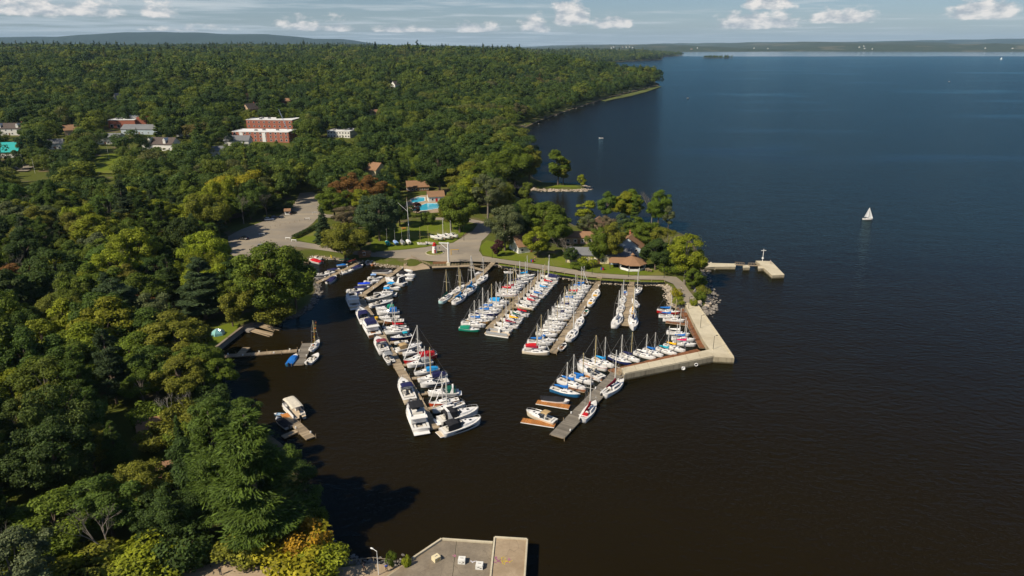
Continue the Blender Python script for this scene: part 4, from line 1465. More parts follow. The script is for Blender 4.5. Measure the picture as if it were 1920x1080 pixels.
# timber-faced quay under the crane
t = thing('timber_quay', 'low timber faced quay beneath the white crane', 'quay', (*at(800, 500, 1.0), 0))
o = at(800, 500, 1.0)
w0, w1 = at(811, 500.5, .9), at(880, 498, .9)
L, rz = math.hypot(w1[0] - w0[0], w1[1] - w0[1]), math.atan2(w1[1] - w0[1], w1[0] - w0[0])
cxq, cyq = (w0[0] + w1[0]) / 2 - o[0], (w0[1] + w1[1]) / 2 - o[1]
MB().box((cxq, cyq, .1), (L, 1.0, 1.3), rz).build('quay_wall', M['concrete_face'], t)
MB().box((cxq, cyq - .2, .84), (L + .4, 1.6, .18), rz).build('walkway', M['plank_grey'], t)
MB().box((cxq - 4.2, cyq + 1.6, 1.9), (6.5, .25, .9), rz).build('fender_board', M['wall_wood'], t)
for i in range(12):
    u = (i + .5) / 12 - .5
    MB().box((cxq + u * L * math.cos(rz), cyq + u * L * math.sin(rz) + .9, 1.35), (.18, .18, 1.0), rz).build('post', M['timber'], t)
w0, w1 = at(880, 498, .9), at(903, 512, .7)
dock('plank walkway from crane quay to the slanting dock', (881, 499), (912, 508), 1.5, 'plank_grey', .7, 5.0, posts=False)


def fence(label, pts, z, mat='timber', h=.9, step=2.4, rails=2, group='low wooden fences'):
    o = pts[0]
    t = thing('fence', label, 'fence', (*o, z), 0, group)
    L = sum(math.hypot(q[0] - p[0], q[1] - p[1]) for p, q in zip(pts, pts[1:]))
    n = max(2, int(L / step))
    pr = None
    for i in range(n + 1):
        x, y = along(pts, i / n)
        x, y = x - o[0], y - o[1]
        MB().box((x, y, h / 2 - .1), (.16, .16, h + .2)).build('post', M[mat], t)
        if pr:
            for k in range(rails):
                zz = h * (.9 - .45 * k)
                ll = math.hypot(x - pr[0], y - pr[1])
                MB().box(((x + pr[0]) / 2, (y + pr[1]) / 2, zz), (ll, .07, .12), math.atan2(y - pr[1], x - pr[0])).build('rail', M[mat], t)
        pr = (x, y)


fence('low wooden fence beside the boat ramp', [at(772, 482, 1.45), at(788, 491, 1.45), at(806, 498, 1.4)], 1.4)
fence('long low fence along the promenade edge', [at(x, y, 1.45) for x, y in [(935, 495.5), (990, 504), (1050, 513.5), (1110, 523), (1180, 527), (1246, 528)]], 1.4, step=4.5, rails=1)

# retaining wall of the tent lawn and two slipways of old logs
t = thing('stone_wall', 'grey retaining wall below the tent lawn', 'wall', (*at(400, 662, 0), 0))
o = at(400, 662, 0)
wl = [at(399, 656, 1.7), at(428, 633, 1.7), at(455, 612, 1.7), at(474, 606, 1.7)]
for p, q in zip(wl, wl[1:]):
    L, rz = math.hypot(q[0] - p[0], q[1] - p[1]), math.atan2(q[1] - p[1], q[0] - p[0])
    n = max(1, int(L / 2.2))
    for i in range(n):
        u = (i + .5) / n
        for row in range(3):
            MB().box((p[0] + (q[0] - p[0]) * u - o[0], p[1] + (q[1] - p[1]) * u - o[1], -.35 + row * .7), (L / n - .04, .55 + rnd.uniform(-.06, .06), .68), rz).build('stone_block', M['stone_dark'], t)
    MB().box(((p[0] + q[0]) / 2 - o[0], (p[1] + q[1]) / 2 - o[1], 1.78), (L + .3, .8, .16), rz).build('coping', M['concrete_grey'], t)
for i, (a, b) in enumerate([((462, 617), (508, 628)), ((478, 608), (522, 618))]):
    (ax, ay), (bx, by) = at(*a, .6), at(*b, .2)
    L, rz = math.hypot(bx - ax, by - ay), math.atan2(by - ay, bx - ax)
    t = thing('log_slipway', ['lower weathered log slipway at foot of the grey wall', 'upper weathered log slipway at foot of the grey wall'][i], 'slipway', (ax, ay, 0), rz, 'old log slipways')
    for k in range(6):
        yy = (k - 2.5) * .42
        e = L * rnd.uniform(.86, 1.08)
        MB().tube((0, yy * .8, .75), (e, yy * 1.1 + rnd.uniform(-.15, .15), .1 + rnd.uniform(-.1, .1)), .17, .13, 6).build('log', M['timber'], t)
    MB().box((L * .1, 0, .55), (L * .3, 2.6, .7)).build('crib', M['stone_dark'], t)

# concrete quay at the foot of the picture
QZ = 2.0
quay_px = [(772, 1049), (828, 1011), (924, 1018), (924, 1100), (690, 1100)]
o = at(772, 1049, QZ)
t = thing('lower_quay', 'grey concrete quay with painted markings at bottom of picture', 'quay', (*o, 0))
q = [(x - o[0], y - o[1]) for x, y in (at(px, py, QZ) for px, py in quay_px)]
MB().prism(q, -1.6, QZ - .1).build('quay_wall', M['concrete_face'], t)
l_ = [at(772, 1049, QZ), at(828, 1011, QZ)]
cells = [[(772, 1049), (828, 1012), (856, 1014.5), (846, 1100), (700, 1100)], [(857, 1014.6), (923, 1019), (923, 1100), (847, 1100)]]
for cpx in cells:
    qq_ = [(x - o[0], y - o[1]) for x, y in (at(px, py, QZ) for px, py in cpx)]
    MB().prism(grow_poly(qq_, -.02), QZ - .1, QZ, False).build('concrete_slab', M['concrete_grey'], t)
kerb([at(773, 1049, QZ), at(828, 1012, QZ)], o, QZ, t, 'concrete', .35, .35)
kerb([at(829, 1012, QZ), at(924, 1018.5, QZ)], o, QZ, t, 'concrete', .35, .3)
o = at(925, 1007, QZ + .35)
t = thing('quay_platform', 'raised tan concrete platform at right end of lower quay', 'platform', (*o, 0))
plat_px = [(926, 1007), (990, 1011), (984, 1100), (916, 1100)]
q = [(x - o[0], y - o[1]) for x, y in (at(px, py, QZ + .35) for px, py in plat_px)]
MB().prism(q, -1.6, QZ + .25).build('quay_wall', M['concrete_face'], t)
MB().prism(grow_poly(q, -.25), QZ + .25, QZ + .35).build('concrete_slab', M['concrete_warm'], t)
q2 = [(x + o[0], y + o[1]) for x, y in grow_poly(q, -.15)]
kerb([q2[3], q2[0]], o, QZ + .25, t, 'concrete', .3, .3)
kerb([q2[0], q2[1]], o, QZ + .25, t, 'concrete', .32, .34)
kerb([q2[1], q2[2]], o, QZ + .25, t, 'concrete', .3, .3)


def paint_blob(parent, o, px, py, z, sx, sy, mat, seed, strokes=5, name='painted_mark'):
    """a tangle of sprayed strokes lying flat on the concrete"""
    r = random.Random(seed)
    cx_, cy_ = at(px, py, z)
    b = MB()
    for k in range(strokes):
        x, y, a = cx_ - o[0] + r.uniform(-sx, sx) * .6, cy_ - o[1] + r.uniform(-sy, sy) * .6, r.uniform(0, 3.14)
        for _ in range(5):
            L = .28 * max(sx, sy)
            b.box((x, y, z + .006 + .003 * k), (L, .13, .004), a)
            x, y, a = x + math.cos(a) * L * .8, y + math.sin(a) * L * .8, a + r.uniform(-.9, .9)
    b.build(name, mat, parent)


P_ = {c_: mottled('spray_' + c_, v_, .1, 1, .7) for c_, v_ in {'pink': (.45, .16, .25), 'white': (.7, .7, .75), 'yellow': (.5, .36, .05), 'purple': (.3, .08, .2)}.items()}
paint_blob(t, o, 934, 1052, QZ + .35, .5, .8, P_['purple'], 1)
paint_blob(t, o, 942, 1058, QZ + .35, .7, 1.4, P_['yellow'], 2, 4)
paint_blob(t, o, 955, 1053, QZ + .35, .7, .6, P_['pink'], 3, 3)
for i, (px, py, a) in enumerate([(818, 1050, 40), (866, 1054, -4), (899, 1064, -6)]):
    x, y = at(px, py, QZ)
    t = thing('concrete_barrier', ['cream concrete block, leftmost and turned, on lower quay', 'cream concrete block, middle of three, on lower quay', 'cream concrete block, rightmost, scribbled, on lower quay'][i], 'concrete block', (x, y, QZ), R(a), 'concrete blocks on the lower quay')
    MB().box((0, 0, .42), (1.25, 1.15, .8), taper=.95).build('block', M['wall_cream'] if i == 0 else M['wall_white'], t)
    MB().box((0, 0, .86), (.5, .09, .1)).build('lifting_loop', M['steel'], t)
    bm = MB()
    for k in range(6):
        bm.box((rnd.uniform(-.4, .4), -.572, rnd.uniform(.2, .6)), (.3, .01, .05))
    bm.build('scribble', M['black'] if i else M['yellow'], t)
t = thing('ground_marking', 'sprayed white scrawl on grey lower quay between blocks', 'marking', (*at(888, 1053, QZ), 0))
paint_blob(t, at(888, 1053, QZ), 888, 1053, QZ + .004, .5, .5, P_['white'], 9, 4)
t = thing('ground_marking', 'sprayed pink scrawl on grey lower quay near middle block', 'marking', (*at(853, 1043, QZ), 0))
paint_blob(t, at(853, 1043, QZ), 853, 1043, QZ + .004, .5, .4, P_['pink'], 10, 3)
x, y = at(710, 1078, 1.5)
t = thing('lamp_post', 'white lamp post beside the lower road', 'lamp post', (x, y, 1.4), R(150))
MB().tube((0, 0, 0), (0, 0, 5.0), .07, .05).build('pole', M['white'], t)
MB().tube((0, 0, 4.95), (1.0, 0, 5.15), .04).build('arm', M['white'], t)
MB().box((1.05, 0, 5.12), (.5, .2, .12)).build('lamp_head', M['white'], t)
fence('low stone railing at water edge left of lower quay', [at(655, 1055, 1.5), at(700, 1050, 1.5), at(765, 1058, 1.5)], 1.4, 'concrete_grey', .7, 2.0, 1)
# ------------------------------------------------------------------ boats (x runs to the bow, origin on the waterline, metres)
def hull_sections(L, B, fb, kind, n=11):
    secs = []
    for i in range(n):
        t = i / (n - 1)
        x = -L / 2 + L * t
        if kind == 'sail':
            b = B / 2 * (0.66 + 0.34 * math.sin(min(1, t / .5) * math.pi / 2)) if t < .45 else B / 2 * max(0.02, math.cos((t - .45) / .55 * math.pi / 2) ** 0.75)
            z = fb * (1.0 + .25 * (2 * t - .9) ** 2)
            fl = 0.88
        elif kind == 'dinghy':
            b = B / 2 * (0.86 + .14 * math.sin(t * math.pi)) if t < .6 else B / 2 * max(.05, math.cos((t - .6) / .4 * math.pi / 2) ** .7)
            z = fb * (1 + .25 * t * t)
            fl = 0.8
        else:
            b = B / 2 * (0.93 + .07 * math.sin(t * math.pi)) if t < .5 else B / 2 * max(.03, math.cos((t - .5) / .5 * math.pi / 2) ** .62)
            z = fb * (1.0 + .38 * t ** 2.2)
            fl = 0.84 - .12 * t
        secs.append((x, b, z, fl))
    return secs


def hull_mesh(S, name='hull', mat='gelcoat'):
    m = MB()
    rows = []
    for x, b, z, fl in S:
        rake = 0.16 if x > S[-1][0] * .8 else 0
        rows.append([(x, b, z), (x - rake, b * (fl + 1) / 2, z * .5), (x - rake * 1.6, b * fl, 0.06), (x - rake * 2, b * .55, -.28), (x - rake * 2, 0, -.42),
                     (x - rake * 2, -b * .55, -.28), (x - rake * 1.6, -b * fl, .06), (x - rake, -b * (fl + 1) / 2, z * .5), (x, -b, z)])
    m.loft(rows, False, True, True)
    return m.mesh(name, M[mat], True)


def deck_meshes(S, x0, x1, wf, depth, fwd=None):
    """deck with a sunken cockpit between x0 and x1"""
    dk, cp = MB(), MB()
    xs_ = [s[0] for s in S]
    bb = lambda x: float(np.interp(x, xs_, [s[1] for s in S]))
    zz = lambda x: float(np.interp(x, xs_, [s[2] for s in S]))
    cut = sorted(set(xs_ + [x0, x1]))
    for a, b in zip(cut, cut[1:]):
        if a >= x0 - 1e-6 and b <= x1 + 1e-6:
            for s in (-1, 1):
                q = [(a, s * bb(a), zz(a)), (b, s * bb(b), zz(b)), (b, s * bb(b) * wf, zz(b) + .03), (a, s * bb(a) * wf, zz(a) + .03)]
                dk.add(q, [(0, 1, 2, 3) if s < 0 else (3, 2, 1, 0)])
                q = [(a, s * bb(a) * wf, zz(a) + .03), (b, s * bb(b) * wf, zz(b) + .03), (b, s * bb(b) * wf, zz(b) - depth), (a, s * bb(a) * wf, zz(a) - depth)]
                cp.add(q, [(0, 1, 2, 3) if s < 0 else (3, 2, 1, 0)])
            cp.add([(a, -bb(a) * wf, zz(a) - depth), (b, -bb(b) * wf, zz(b) - depth), (b, bb(b) * wf, zz(b) - depth), (a, bb(a) * wf, zz(a) - depth)], [(0, 1, 2, 3)])
        else:
            cam_ = .06
            dk.add([(a, -bb(a), zz(a)), (b, -bb(b), zz(b)), (b, 0, zz(b) + cam_), (a, 0, zz(a) + cam_), (b, bb(b), zz(b)), (a, bb(a), zz(a))], [(0, 1, 2, 3), (3, 2, 4, 5)])
    for x in (x0, x1):
        cp.add([(x, -bb(x) * wf, zz(x) + .03), (x, bb(x) * wf, zz(x) + .03), (x, bb(x) * wf, zz(x) - depth), (x, -bb(x) * wf, zz(x) - depth)], [(0, 1, 2, 3)])
    for s in (-1, 1):
        dk.box(((x0 + x1) / 2, s * bb(x0) * wf * .72, zz(x0) - depth * .45), ((x1 - x0) * .86, bb(x0) * wf * .45, .08))
    return dk.mesh('deck', M['deck']), cp.mesh('cockpit', M['cockpit']), bb, zz


def house(prof, side_in=.86, name='cabin', mat='gelcoat'):
    """a cabin: list of (x, half width, z foot, z top)"""
    m = MB()
    m.loft([[(x, b, z0), (x, b * side_in, z1), (x, -b * side_in, z1), (x, -b, z0)] for x, b, z0, z1 in prof], True, True, True)
    return m.mesh(name, M[mat])


BM = {}


def sail_set():
    L, B, fb = 8.0, 2.45, .85
    S = hull_sections(L, B, fb, 'sail')
    BM['s_hull'] = hull_mesh(S)
    dk, cp, bb, zz = deck_meshes(S, -3.4, -1.2, .62, .42)
    BM['s_deck'], BM['s_cockpit'] = dk, cp
    st = MB()
    for s in (-1, 1):
        q = []
        for x, b, z, fl in S:
            q.append([(x, s * (b + .012), z - .13), (x, s * (b + .012), z - .05)])
        st.loft(q, False, False, False)
    BM['s_stripe'] = st.mesh('sheer_stripe', M['gelcoat'])
    BM['s_cabin'] = house([(-1.25, .88, .86, 1.36), (0.0, .92, .86, 1.36), (1.2, .78, .88, 1.26), (1.85, .5, .9, .98)])
    for s in (-1, 1):
        BM['s_win%d' % s] = MB().add([(-.95, s * .895, 1.06), (.9, s * .845, 1.06), (.8, s * .80, 1.24), (-.9, s * .845, 1.26)], [(0, 1, 2, 3)] if s < 0 else [(3, 2, 1, 0)]).mesh('window', M['glass'])
    BM['s_hatch'] = MB().box((1.45, 0, 1.18), (.5, .55, .1)).mesh('hatch', M['glass'])
    BM['s_slide'] = MB().box((-1.0, 0, 1.39), (.75, .65, .07)).mesh('companionway', M['glass'])
    H = 10.0
    BM['s_mast'] = MB().tube((.35, 0, .9), (.3, 0, H), .15, .11, 6).mesh('mast', M['spar'])
    BM['s_spreader'] = MB().tube((.3, -.95, 5.9), (.33, .95, 5.9), .035, n=4).mesh('spreader', M['spar'])
    BM['s_stay_f'] = MB().tube((4.0, 0, 1.15), (.35, 0, H), .022, n=3).mesh('forestay', M['wire'])
    BM['s_stay_b'] = MB().tube((-3.95, 0, 1.1), (.3, 0, H), .02, n=3).mesh('backstay', M['wire'])
    BM['s_shroud1'] = MB().tube((.2, 1.2, .9), (.31, .95, 5.9), .02, n=3).tube((.31, .95, 5.9), (.3, .05, H * .97), .02, n=3).mesh('shroud', M['wire'])
    BM['s_shroud-1'] = MB().tube((.2, -1.2, .9), (.31, -.95, 5.9), .02, n=3).tube((.31, -.95, 5.9), (.3, -.05, H * .97), .02, n=3).mesh('shroud', M['wire'])
    BM['s_jib'] = MB().path([(3.9, 0, 1.3), (2.6, 0, 4.4), (.55, 0, 9.4)], [.07, .12, .04], 6).mesh('furled_jib', M['canvas'])
    BM['s_boom'] = MB().tube((.3, 0, 1.95), (-2.95, 0, 1.85), .055, n=5).mesh('boom', M['spar'])
    c = MB()
    secs = []
    for x, hw, h in ((.62, .10, 1.15), (.45, .2, 1.3), (.05, .24, .62), (-.7, .23, .48), (-1.6, .20, .40), (-2.4, .16, .30), (-3.0, .09, .2)):
        secs.append([(x, hw, 1.84), (x, hw * .7, 1.86 + h * .6), (x, 0, 1.9 + h), (x, -hw * .7, 1.86 + h * .6), (x, -hw, 1.84), (x, 0, 1.74)])
    c.loft(secs, True)
    BM['s_cover'] = c.mesh('sail_cover', M['canvas'])
    d_ = MB()
    d_.loft([[(x, 1.0 * k, .95), (x, .92 * k, .95 + h * .8), (x, .5 * k, .95 + h), (x, -.5 * k, .95 + h), (x, -.92 * k, .95 + h * .8), (x, -1.0 * k, .95)] for x, h, k in ((-.35, .42, .85), (-.75, .95, .95), (-1.5, 1.05, .97))], False, False, False)
    BM['s_dodger'] = d_.mesh('dodger', M['canvas'])
    tt = MB()
    tt.loft([[(x, 1.15 * k, .98), (x, .85 * k, 1.5 + h), (x, 0, 1.75 + h), (x, -.85 * k, 1.5 + h), (x, -1.15 * k, .98)] for x, h, k in ((-3.5, .0, .72), (-2.4, .2, .92), (-1.0, .35, 1.0), (.25, .4, .95))], False, False, False)
    BM['s_tent'] = tt.mesh('boom_tent', M['canvas'])
    rl = MB()
    pt = [(3.3, .6, zz(3.3)), (3.3, .62, zz(3.3) + .6), (3.95, .12, 1.75), (3.95, -.12, 1.75), (3.3, -.62, zz(3.3) + .6), (3.3, -.6, zz(3.3))]
    rl.path(pt, [.025] * 6, 4)
    BM['s_pulpit'] = rl.mesh('pulpit', M['steel'])
    rl = MB()
    rl.path([(-3.2, 1.02, zz(-3.2)), (-3.2, 1.02, 1.55), (-3.9, .85, 1.55), (-3.9, -.85, 1.55), (-3.2, -1.02, 1.55), (-3.2, -1.02, zz(-3.2))], [.025] * 6, 4)
    BM['s_pushpit'] = rl.mesh('stern_rail', M['steel'])
    BM['s_motor'] = MB().box((-4.25, .35, .75), (.4, .3, .5), taper=.8).box((-4.22, .35, .1), (.14, .12, .9)).mesh('outboard_motor', M['black'])
    BM['s_tiller'] = MB().box((-3.3, 0, 1.15), (1.0, .07, .07)).mesh('tiller', M['teak'])
    BM['s_teak'] = MB().box((-3.72, 0, .93), (.5, 1.5, .05)).mesh('stern_deck', M['teak'])
    BM['s_seat'] = MB().box((-2.3, 0, .92), (1.6, 1.3, .04)).mesh('cockpit_cover', M['canvas'])


def motor_set():
    # express cruiser, 9 m
    S = hull_sections(9.0, 3.0, 1.05, 'motor')
    BM['m_hull'] = hull_mesh(S)
    dk, cp, bb, zz = deck_meshes(S, -3.9, -.3, .74, .55)
    BM['m_deck'], BM['m_cockpit'] = dk, cp
    BM['m_cabin'] = house([(-.35, 1.22, 1.06, 1.6), (.6, 1.2, 1.1, 1.62), (2.0, .95, 1.2, 1.55), (3.3, .45, 1.3, 1.42)], .8)
    BM['m_windscreen'] = MB().loft([[(-.9, s * 1.2, 1.3), (-.2, s * 1.02, 1.64)] if 0 else [(x0, y0, z0), (x1, y1, z1)] for (x0, y0, z0), (x1, y1, z1) in
                                    (((-1.4, 1.24, 1.35), (-1.6, 1.08, 1.95)), ((-.3, 1.1, 1.55), (-.85, .95, 2.1)), ((.55, .6, 1.62), (-.15, .52, 2.15)), ((.55, -.6, 1.62), (-.15, -.52, 2.15)), ((-.3, -1.1, 1.55), (-.85, -.95, 2.1)), ((-1.4, -1.24, 1.35), (-1.6, -1.08, 1.95)))], False, False, False).mesh('windscreen', M['glass'])
    BM['m_hatch'] = MB().box((2.0, 0, 1.56), (.55, .55, .07)).mesh('hatch', M['glass'])
    BM['m_hatch2'] = MB().box((1.1, .5, 1.62), (.4, .3, .06)).mesh('hatch', M['glass'])
    for s in (-1, 1):
        BM['m_port%d' % s] = MB().add([(.0, s * 1.13, 1.22), (2.3, s * .84, 1.3), (1.9, s * .80, 1.45), (0.1, s * 1.02, 1.5)], [(0, 1, 2, 3)] if s < 0 else [(3, 2, 1, 0)]).mesh('window', M['glass'])
    BM['m_platform'] = MB().box((-4.85, 0, .42), (.9, 2.5, .1)).mesh('swim_platform', M['gelcoat'])
    BM['m_platform_teak'] = MB().box((-4.85, 0, .49), (.8, 2.3, .03)).mesh('swim_deck', M['deck_tan'])
    t_ = MB()
    t_.loft([[(x, 1.25 * k, 1.15), (x, 1.12 * k, z - .12), (x, .7 * k, z), (x, -.7 * k, z), (x, -1.12 * k, z - .12), (x, -1.25 * k, 1.15)] for x, z, k in ((-.55, 2.15, .9), (-1.2, 2.55, .98), (-2.4, 2.6, 1.0), (-3.5, 2.35, .97))], False, False, False)
    BM['m_canvas'] = t_.mesh('canvas_top', M['canvas'])
    b_ = MB()
    b_.loft([[(x, 1.2, z - .14), (x, .7, z), (x, -.7, z), (x, -1.2, z - .14), (x, -1.15, z - .2), (x, -.7, z - .06), (x, .7, z - .06), (x, 1.15, z - .2)] for x, z in ((-.6, 2.75), (-1.4, 2.85), (-2.5, 2.8))], True)
    BM['m_bimini'] = b_.mesh('bimini', M['canvas'])
    f = MB()
    for s in (-1, 1):
        f.tube((-.7, s * 1.18, 2.6), (-1.5, s * 1.2, 1.25), .025, n=4).tube((-2.4, s * 1.18, 2.62), (-1.5, s * 1.2, 1.25), .025, n=4)
    BM['m_bimini_frame'] = f.mesh('bimini_frame', M['steel'])
    a_ = MB()
    for s in (-1, 1):
        a_.add([(-2.9, s * 1.3, 1.15), (-1.9, s * 1.3, 1.15), (-2.55, s * 1.1, 2.75), (-2.95, s * 1.1, 2.75), (-2.9, s * 1.2, 1.15), (-1.9, s * 1.2, 1.15), (-2.55, s * 1.0, 2.75), (-2.95, s * 1.0, 2.75)],
               [(0, 1, 2, 3), (7, 6, 5, 4), (0, 3, 7, 4), (1, 5, 6, 2)])
    a_.box((-2.75, 0, 2.8), (.45, 2.25, .14))
    BM['m_arch'] = a_.mesh('radar_arch', M['gelcoat'])
    BM['m_cover'] = None
    c_ = MB()
    rows = []
    for x, b, z, fl in S:
        if x > 3.2:
            break
        h = .55 + .5 * math.exp(-((x + .8) / 1.6) ** 2)
        rows.append([(x, b * .97, z + .02), (x, b * .7, z + h * .6), (x, 0, z + h), (x, -b * .7, z + h * .6), (x, -b * .97, z + .02)])
    c_.loft(rows, False, True, True)
    BM['m_fullcover'] = c_.mesh('boat_cover', M['canvas'])
    BM['m_seat'] = MB().box((-3.5, 0, 1.0), (.55, 2.0, .45)).mesh('bench_seat', M['vinyl'])
    BM['m_seat2'] = MB().box((-1.6, .55, 1.15), (.55, .6, .8)).mesh('helm_seat', M['vinyl'])
    r_ = MB()
    for s in (-1, 1):
        pts = [(x, s * bb(x) * .93, zz(x) + (.55 if 0 < i < 6 else .0)) for i, x in enumerate((.2, .3, 1.3, 2.3, 3.3, 4.2, 4.4))]
        r_.path(pts, [.028] * 7, 4)
        for x, y, z in pts[2:6]:
            r_.tube((x, y, z), (x, y, z - .55), .022, n=3)
    BM['m_rail'] = r_.mesh('bow_rail', M['steel'])
    for s in (-1, 1):
        BM['m_hullwin%d' % s] = MB().loft([[(x, s * (bb(x) * (1 - .055 * k) + .02), zz(x) * (.46 - .0 * k)), (x, s * (bb(x) * (1 - .02 * k) + .02), zz(x) * (.46 + h))] for x, h, k in ((-2.6, .05, .9), (-1.4, .32, 1), (.3, .34, 1.1), (1.8, .28, 1.3), (3.0, .06, 1.5))], False, False, False).mesh('hull_window', M['glass'])
    BM['m_drive'] = MB().box((-4.75, 0, .9), (.5, .5, .6), taper=.8).box((-4.7, 0, .1), (.2, .2, 1.0)).mesh('outboard_motor', M['black'])
    # flybridge cruiser extras, same hull
    BM['f_house'] = house([(-2.6, 1.25, 1.1, 2.3), (.6, 1.25, 1.12, 2.3), (1.6, 1.0, 1.2, 1.75), (2.1, .7, 1.25, 1.35)], .88, 'deckhouse')
    for s in (-1, 1):
        w_ = MB()
        for k in range(3):
            x0 = -2.3 + k * .98
            w_.add([(x0, s * 1.195, 1.62), (x0 + .82, s * 1.195, 1.62), (x0 + .82, s * 1.14, 2.08), (x0, s * 1.14, 2.08)], [(0, 1, 2, 3)] if s < 0 else [(3, 2, 1, 0)])
        for k in range(3):
            x0 = -2.3 + k * .98
            BM['f_win%d%d' % (s, k)] = MB().add([(x0, s * 1.195, 1.62), (x0 + .82, s * 1.195, 1.62), (x0 + .82, s * 1.135, 2.08), (x0, s * 1.135, 2.08)], [(0, 1, 2, 3)] if s < 0 else [(3, 2, 1, 0)]).mesh('window', M['glass'])
    BM['f_front'] = MB().add([(.66, .98, 2.22), (.66, -.98, 2.22), (1.52, -.78, 1.82), (1.52, .78, 1.82)], [(0, 1, 2, 3)]).mesh('windscreen', M['glass'])
    fb_ = MB()
    fb_.box((-1.2, 0, 2.36), (3.9, 2.7, .1))
    for s in (-1, 1):
        fb_.box((-.9, s * 1.12, 2.62), (2.8, .08, .45))
    fb_.box((.5, 0, 2.65), (.1, 2.2, .5))
    BM['f_bridge'] = fb_.mesh('flybridge', M['gelcoat'])
    BM['f_seat'] = MB().box((-1.6, 0, 2.6), (.5, 1.6, .4)).mesh('bridge_seat', M['vinyl'])
    BM['f_console'] = MB().box((.1, 0, 2.65), (.5, 1.2, .5)).mesh('console', M['black'])
    b_ = MB()
    b_.loft([[(x, 1.15, z - .12), (x, .7, z), (x, -.7, z), (x, -1.15, z - .12), (x, -1.1, z - .2), (x, -.7, z - .07), (x, .7, z - .07), (x, 1.1, z - .2)] for x, z in ((.4, 4.0), (-.6, 4.1), (-2.0, 4.05))], True)
    BM['f_bimini'] = b_.mesh('bimini', M['canvas'])
    f = MB()
    for s in (-1, 1):
        for x, xb in ((.35, -.6), (-1.95, -.9)):
            f.tube((x, s * 1.12, 3.85), (xb, s * 1.12, 2.7), .025, n=4)
    BM['f_frame'] = f.mesh('bimini_frame', M['steel'])
    c_ = MB().box((-.75, 0, 3.02), (2.6, 2.3, .75), taper=.8)
    BM['f_cover'] = c_.mesh('bridge_cover', M['canvas'])
    BM['f_transom'] = MB().box((-4.52, 0, .62), (.06, 2.5, .7)).mesh('transom', M['teak'])
    BM['f_aft'] = MB().box((-3.35, 0, .78), (1.6, 2.0, .05)).mesh('aft_deck', M['teak'])
    # runabout, 6 m
    S = hull_sections(6.0, 2.3, .72, 'motor')
    BM['r_hull'] = hull_mesh(S)
    dk, cp, bb, zz = deck_meshes(S, -2.5, .5, .8, .45)
    BM['r_deck'], BM['r_cockpit'] = dk, cp
    c_ = MB()
    rows = []
    for x, b, z, fl in S:
        if x > 2.2:
            break
        h = .2 + .38 * math.exp(-((x - .2) / 1.0) ** 2)
        rows.append([(x, b * .99, z + .03), (x, b * .7, z + h * .7), (x, 0, z + h), (x, -b * .7, z + h * .7), (x, -b * .99, z + .03)])
    c_.loft(rows, False, True, True)
    BM['r_cover'] = c_.mesh('boat_cover', M['canvas'])
    BM['r_screen'] = MB().loft([[(x0, y0, .8), (x0 - .3, y0 * .9, 1.22)] for x0, y0 in ((-.3, .9), (.5, .8), (.75, .35), (.75, -.35), (.5, -.8), (-.3, -.9))], False, False, False).mesh('windscreen', M['glass'])
    BM['r_seat'] = MB().box((-2.1, 0, .72), (.5, 1.6, .35)).mesh('bench_seat', M['vinyl'])
    BM['r_seat2'] = MB().box((-.6, .45, .75), (.5, .5, .6)).mesh('seat', M['vinyl'])
    BM['r_seat3'] = MB().box((-.6, -.45, .75), (.5, .5, .6)).mesh('seat', M['vinyl'])
    BM['r_motor'] = MB().box((-3.2, 0, .85), (.45, .4, .6), taper=.8).box((-3.15, 0, .2), (.18, .16, .9)).mesh('outboard_motor', M['black'])
    b_ = MB()
    b_.loft([[(x, 1.0, z - .14), (x, .6, z), (x, -.6, z), (x, -1.0, z - .14), (x, -.96, z - .2), (x, -.6, z - .06), (x, .6, z - .06), (x, .96, z - .2)] for x, z in ((.4, 2.1), (-.6, 2.2), (-1.7, 2.1))], True)
    BM['r_bimini'] = b_.mesh('bimini', M['canvas'])
    f = MB()
    for s in (-1, 1):
        f.tube((.35, s * .98, 1.95), (-.5, s * 1.0, .8), .022, n=4).tube((-1.6, s * .98, 1.95), (-.5, s * 1.0, .8), .022, n=4)
    BM['r_frame'] = f.mesh('bimini_frame', M['steel'])
    # open dinghy, 4 m
    S = hull_sections(4.0, 1.6, .5, 'dinghy')
    BM['d_hull'] = hull_mesh(S)
    dk, cp, bb, zz = deck_meshes(S, -1.85, 1.2, .88, .3)
    BM['d_deck'], BM['d_cockpit'] = dk, cp
    BM['d_thwart'] = MB().box((-.3, 0, .42), (.3, 1.3, .05)).mesh('thwart', M['teak'])
    BM['d_thwart2'] = MB().box((-1.3, 0, .42), (.35, 1.25, .05)).mesh('thwart', M['teak'])
    # pontoon deck boat, 7 m
    for s in (-1, 1):
        BM['p_tube%d' % s] = MB().path([(-3.4, s * .9, .12), (2.9, s * .9, .12), (3.6, s * .9, .35)], [.34, .34, .06], 8).mesh('pontoon', M['spar'])
    BM['p_deck'] = MB().box((0, 0, .55), (7.0, 2.5, .12)).mesh('deck', M['deck_tan'])
    for s in (-1, 1):
        BM['p_fence%d' % s] = MB().box((-.1, s * 1.2, .98), (6.2, .06, .72)).mesh('side_panel', M['paint'])
    BM['p_front'] = MB().box((3.0, 0, .98), (.06, 2.3, .72)).mesh('front_gate', M['gelcoat'])
    BM['p_seat'] = MB().box((2.3, .8, .85), (1.2, .6, .45)).mesh('seat', M['vinyl'])
    BM['p_seat2'] = MB().box((-2.4, -.8, .85), (1.2, .6, .45)).mesh('seat', M['vinyl'])
    BM['p_console'] = MB().box((-.2, -.6, 1.1), (.6, .7, 1.0), taper=.8).mesh('console', M['white'])
    c_ = MB()
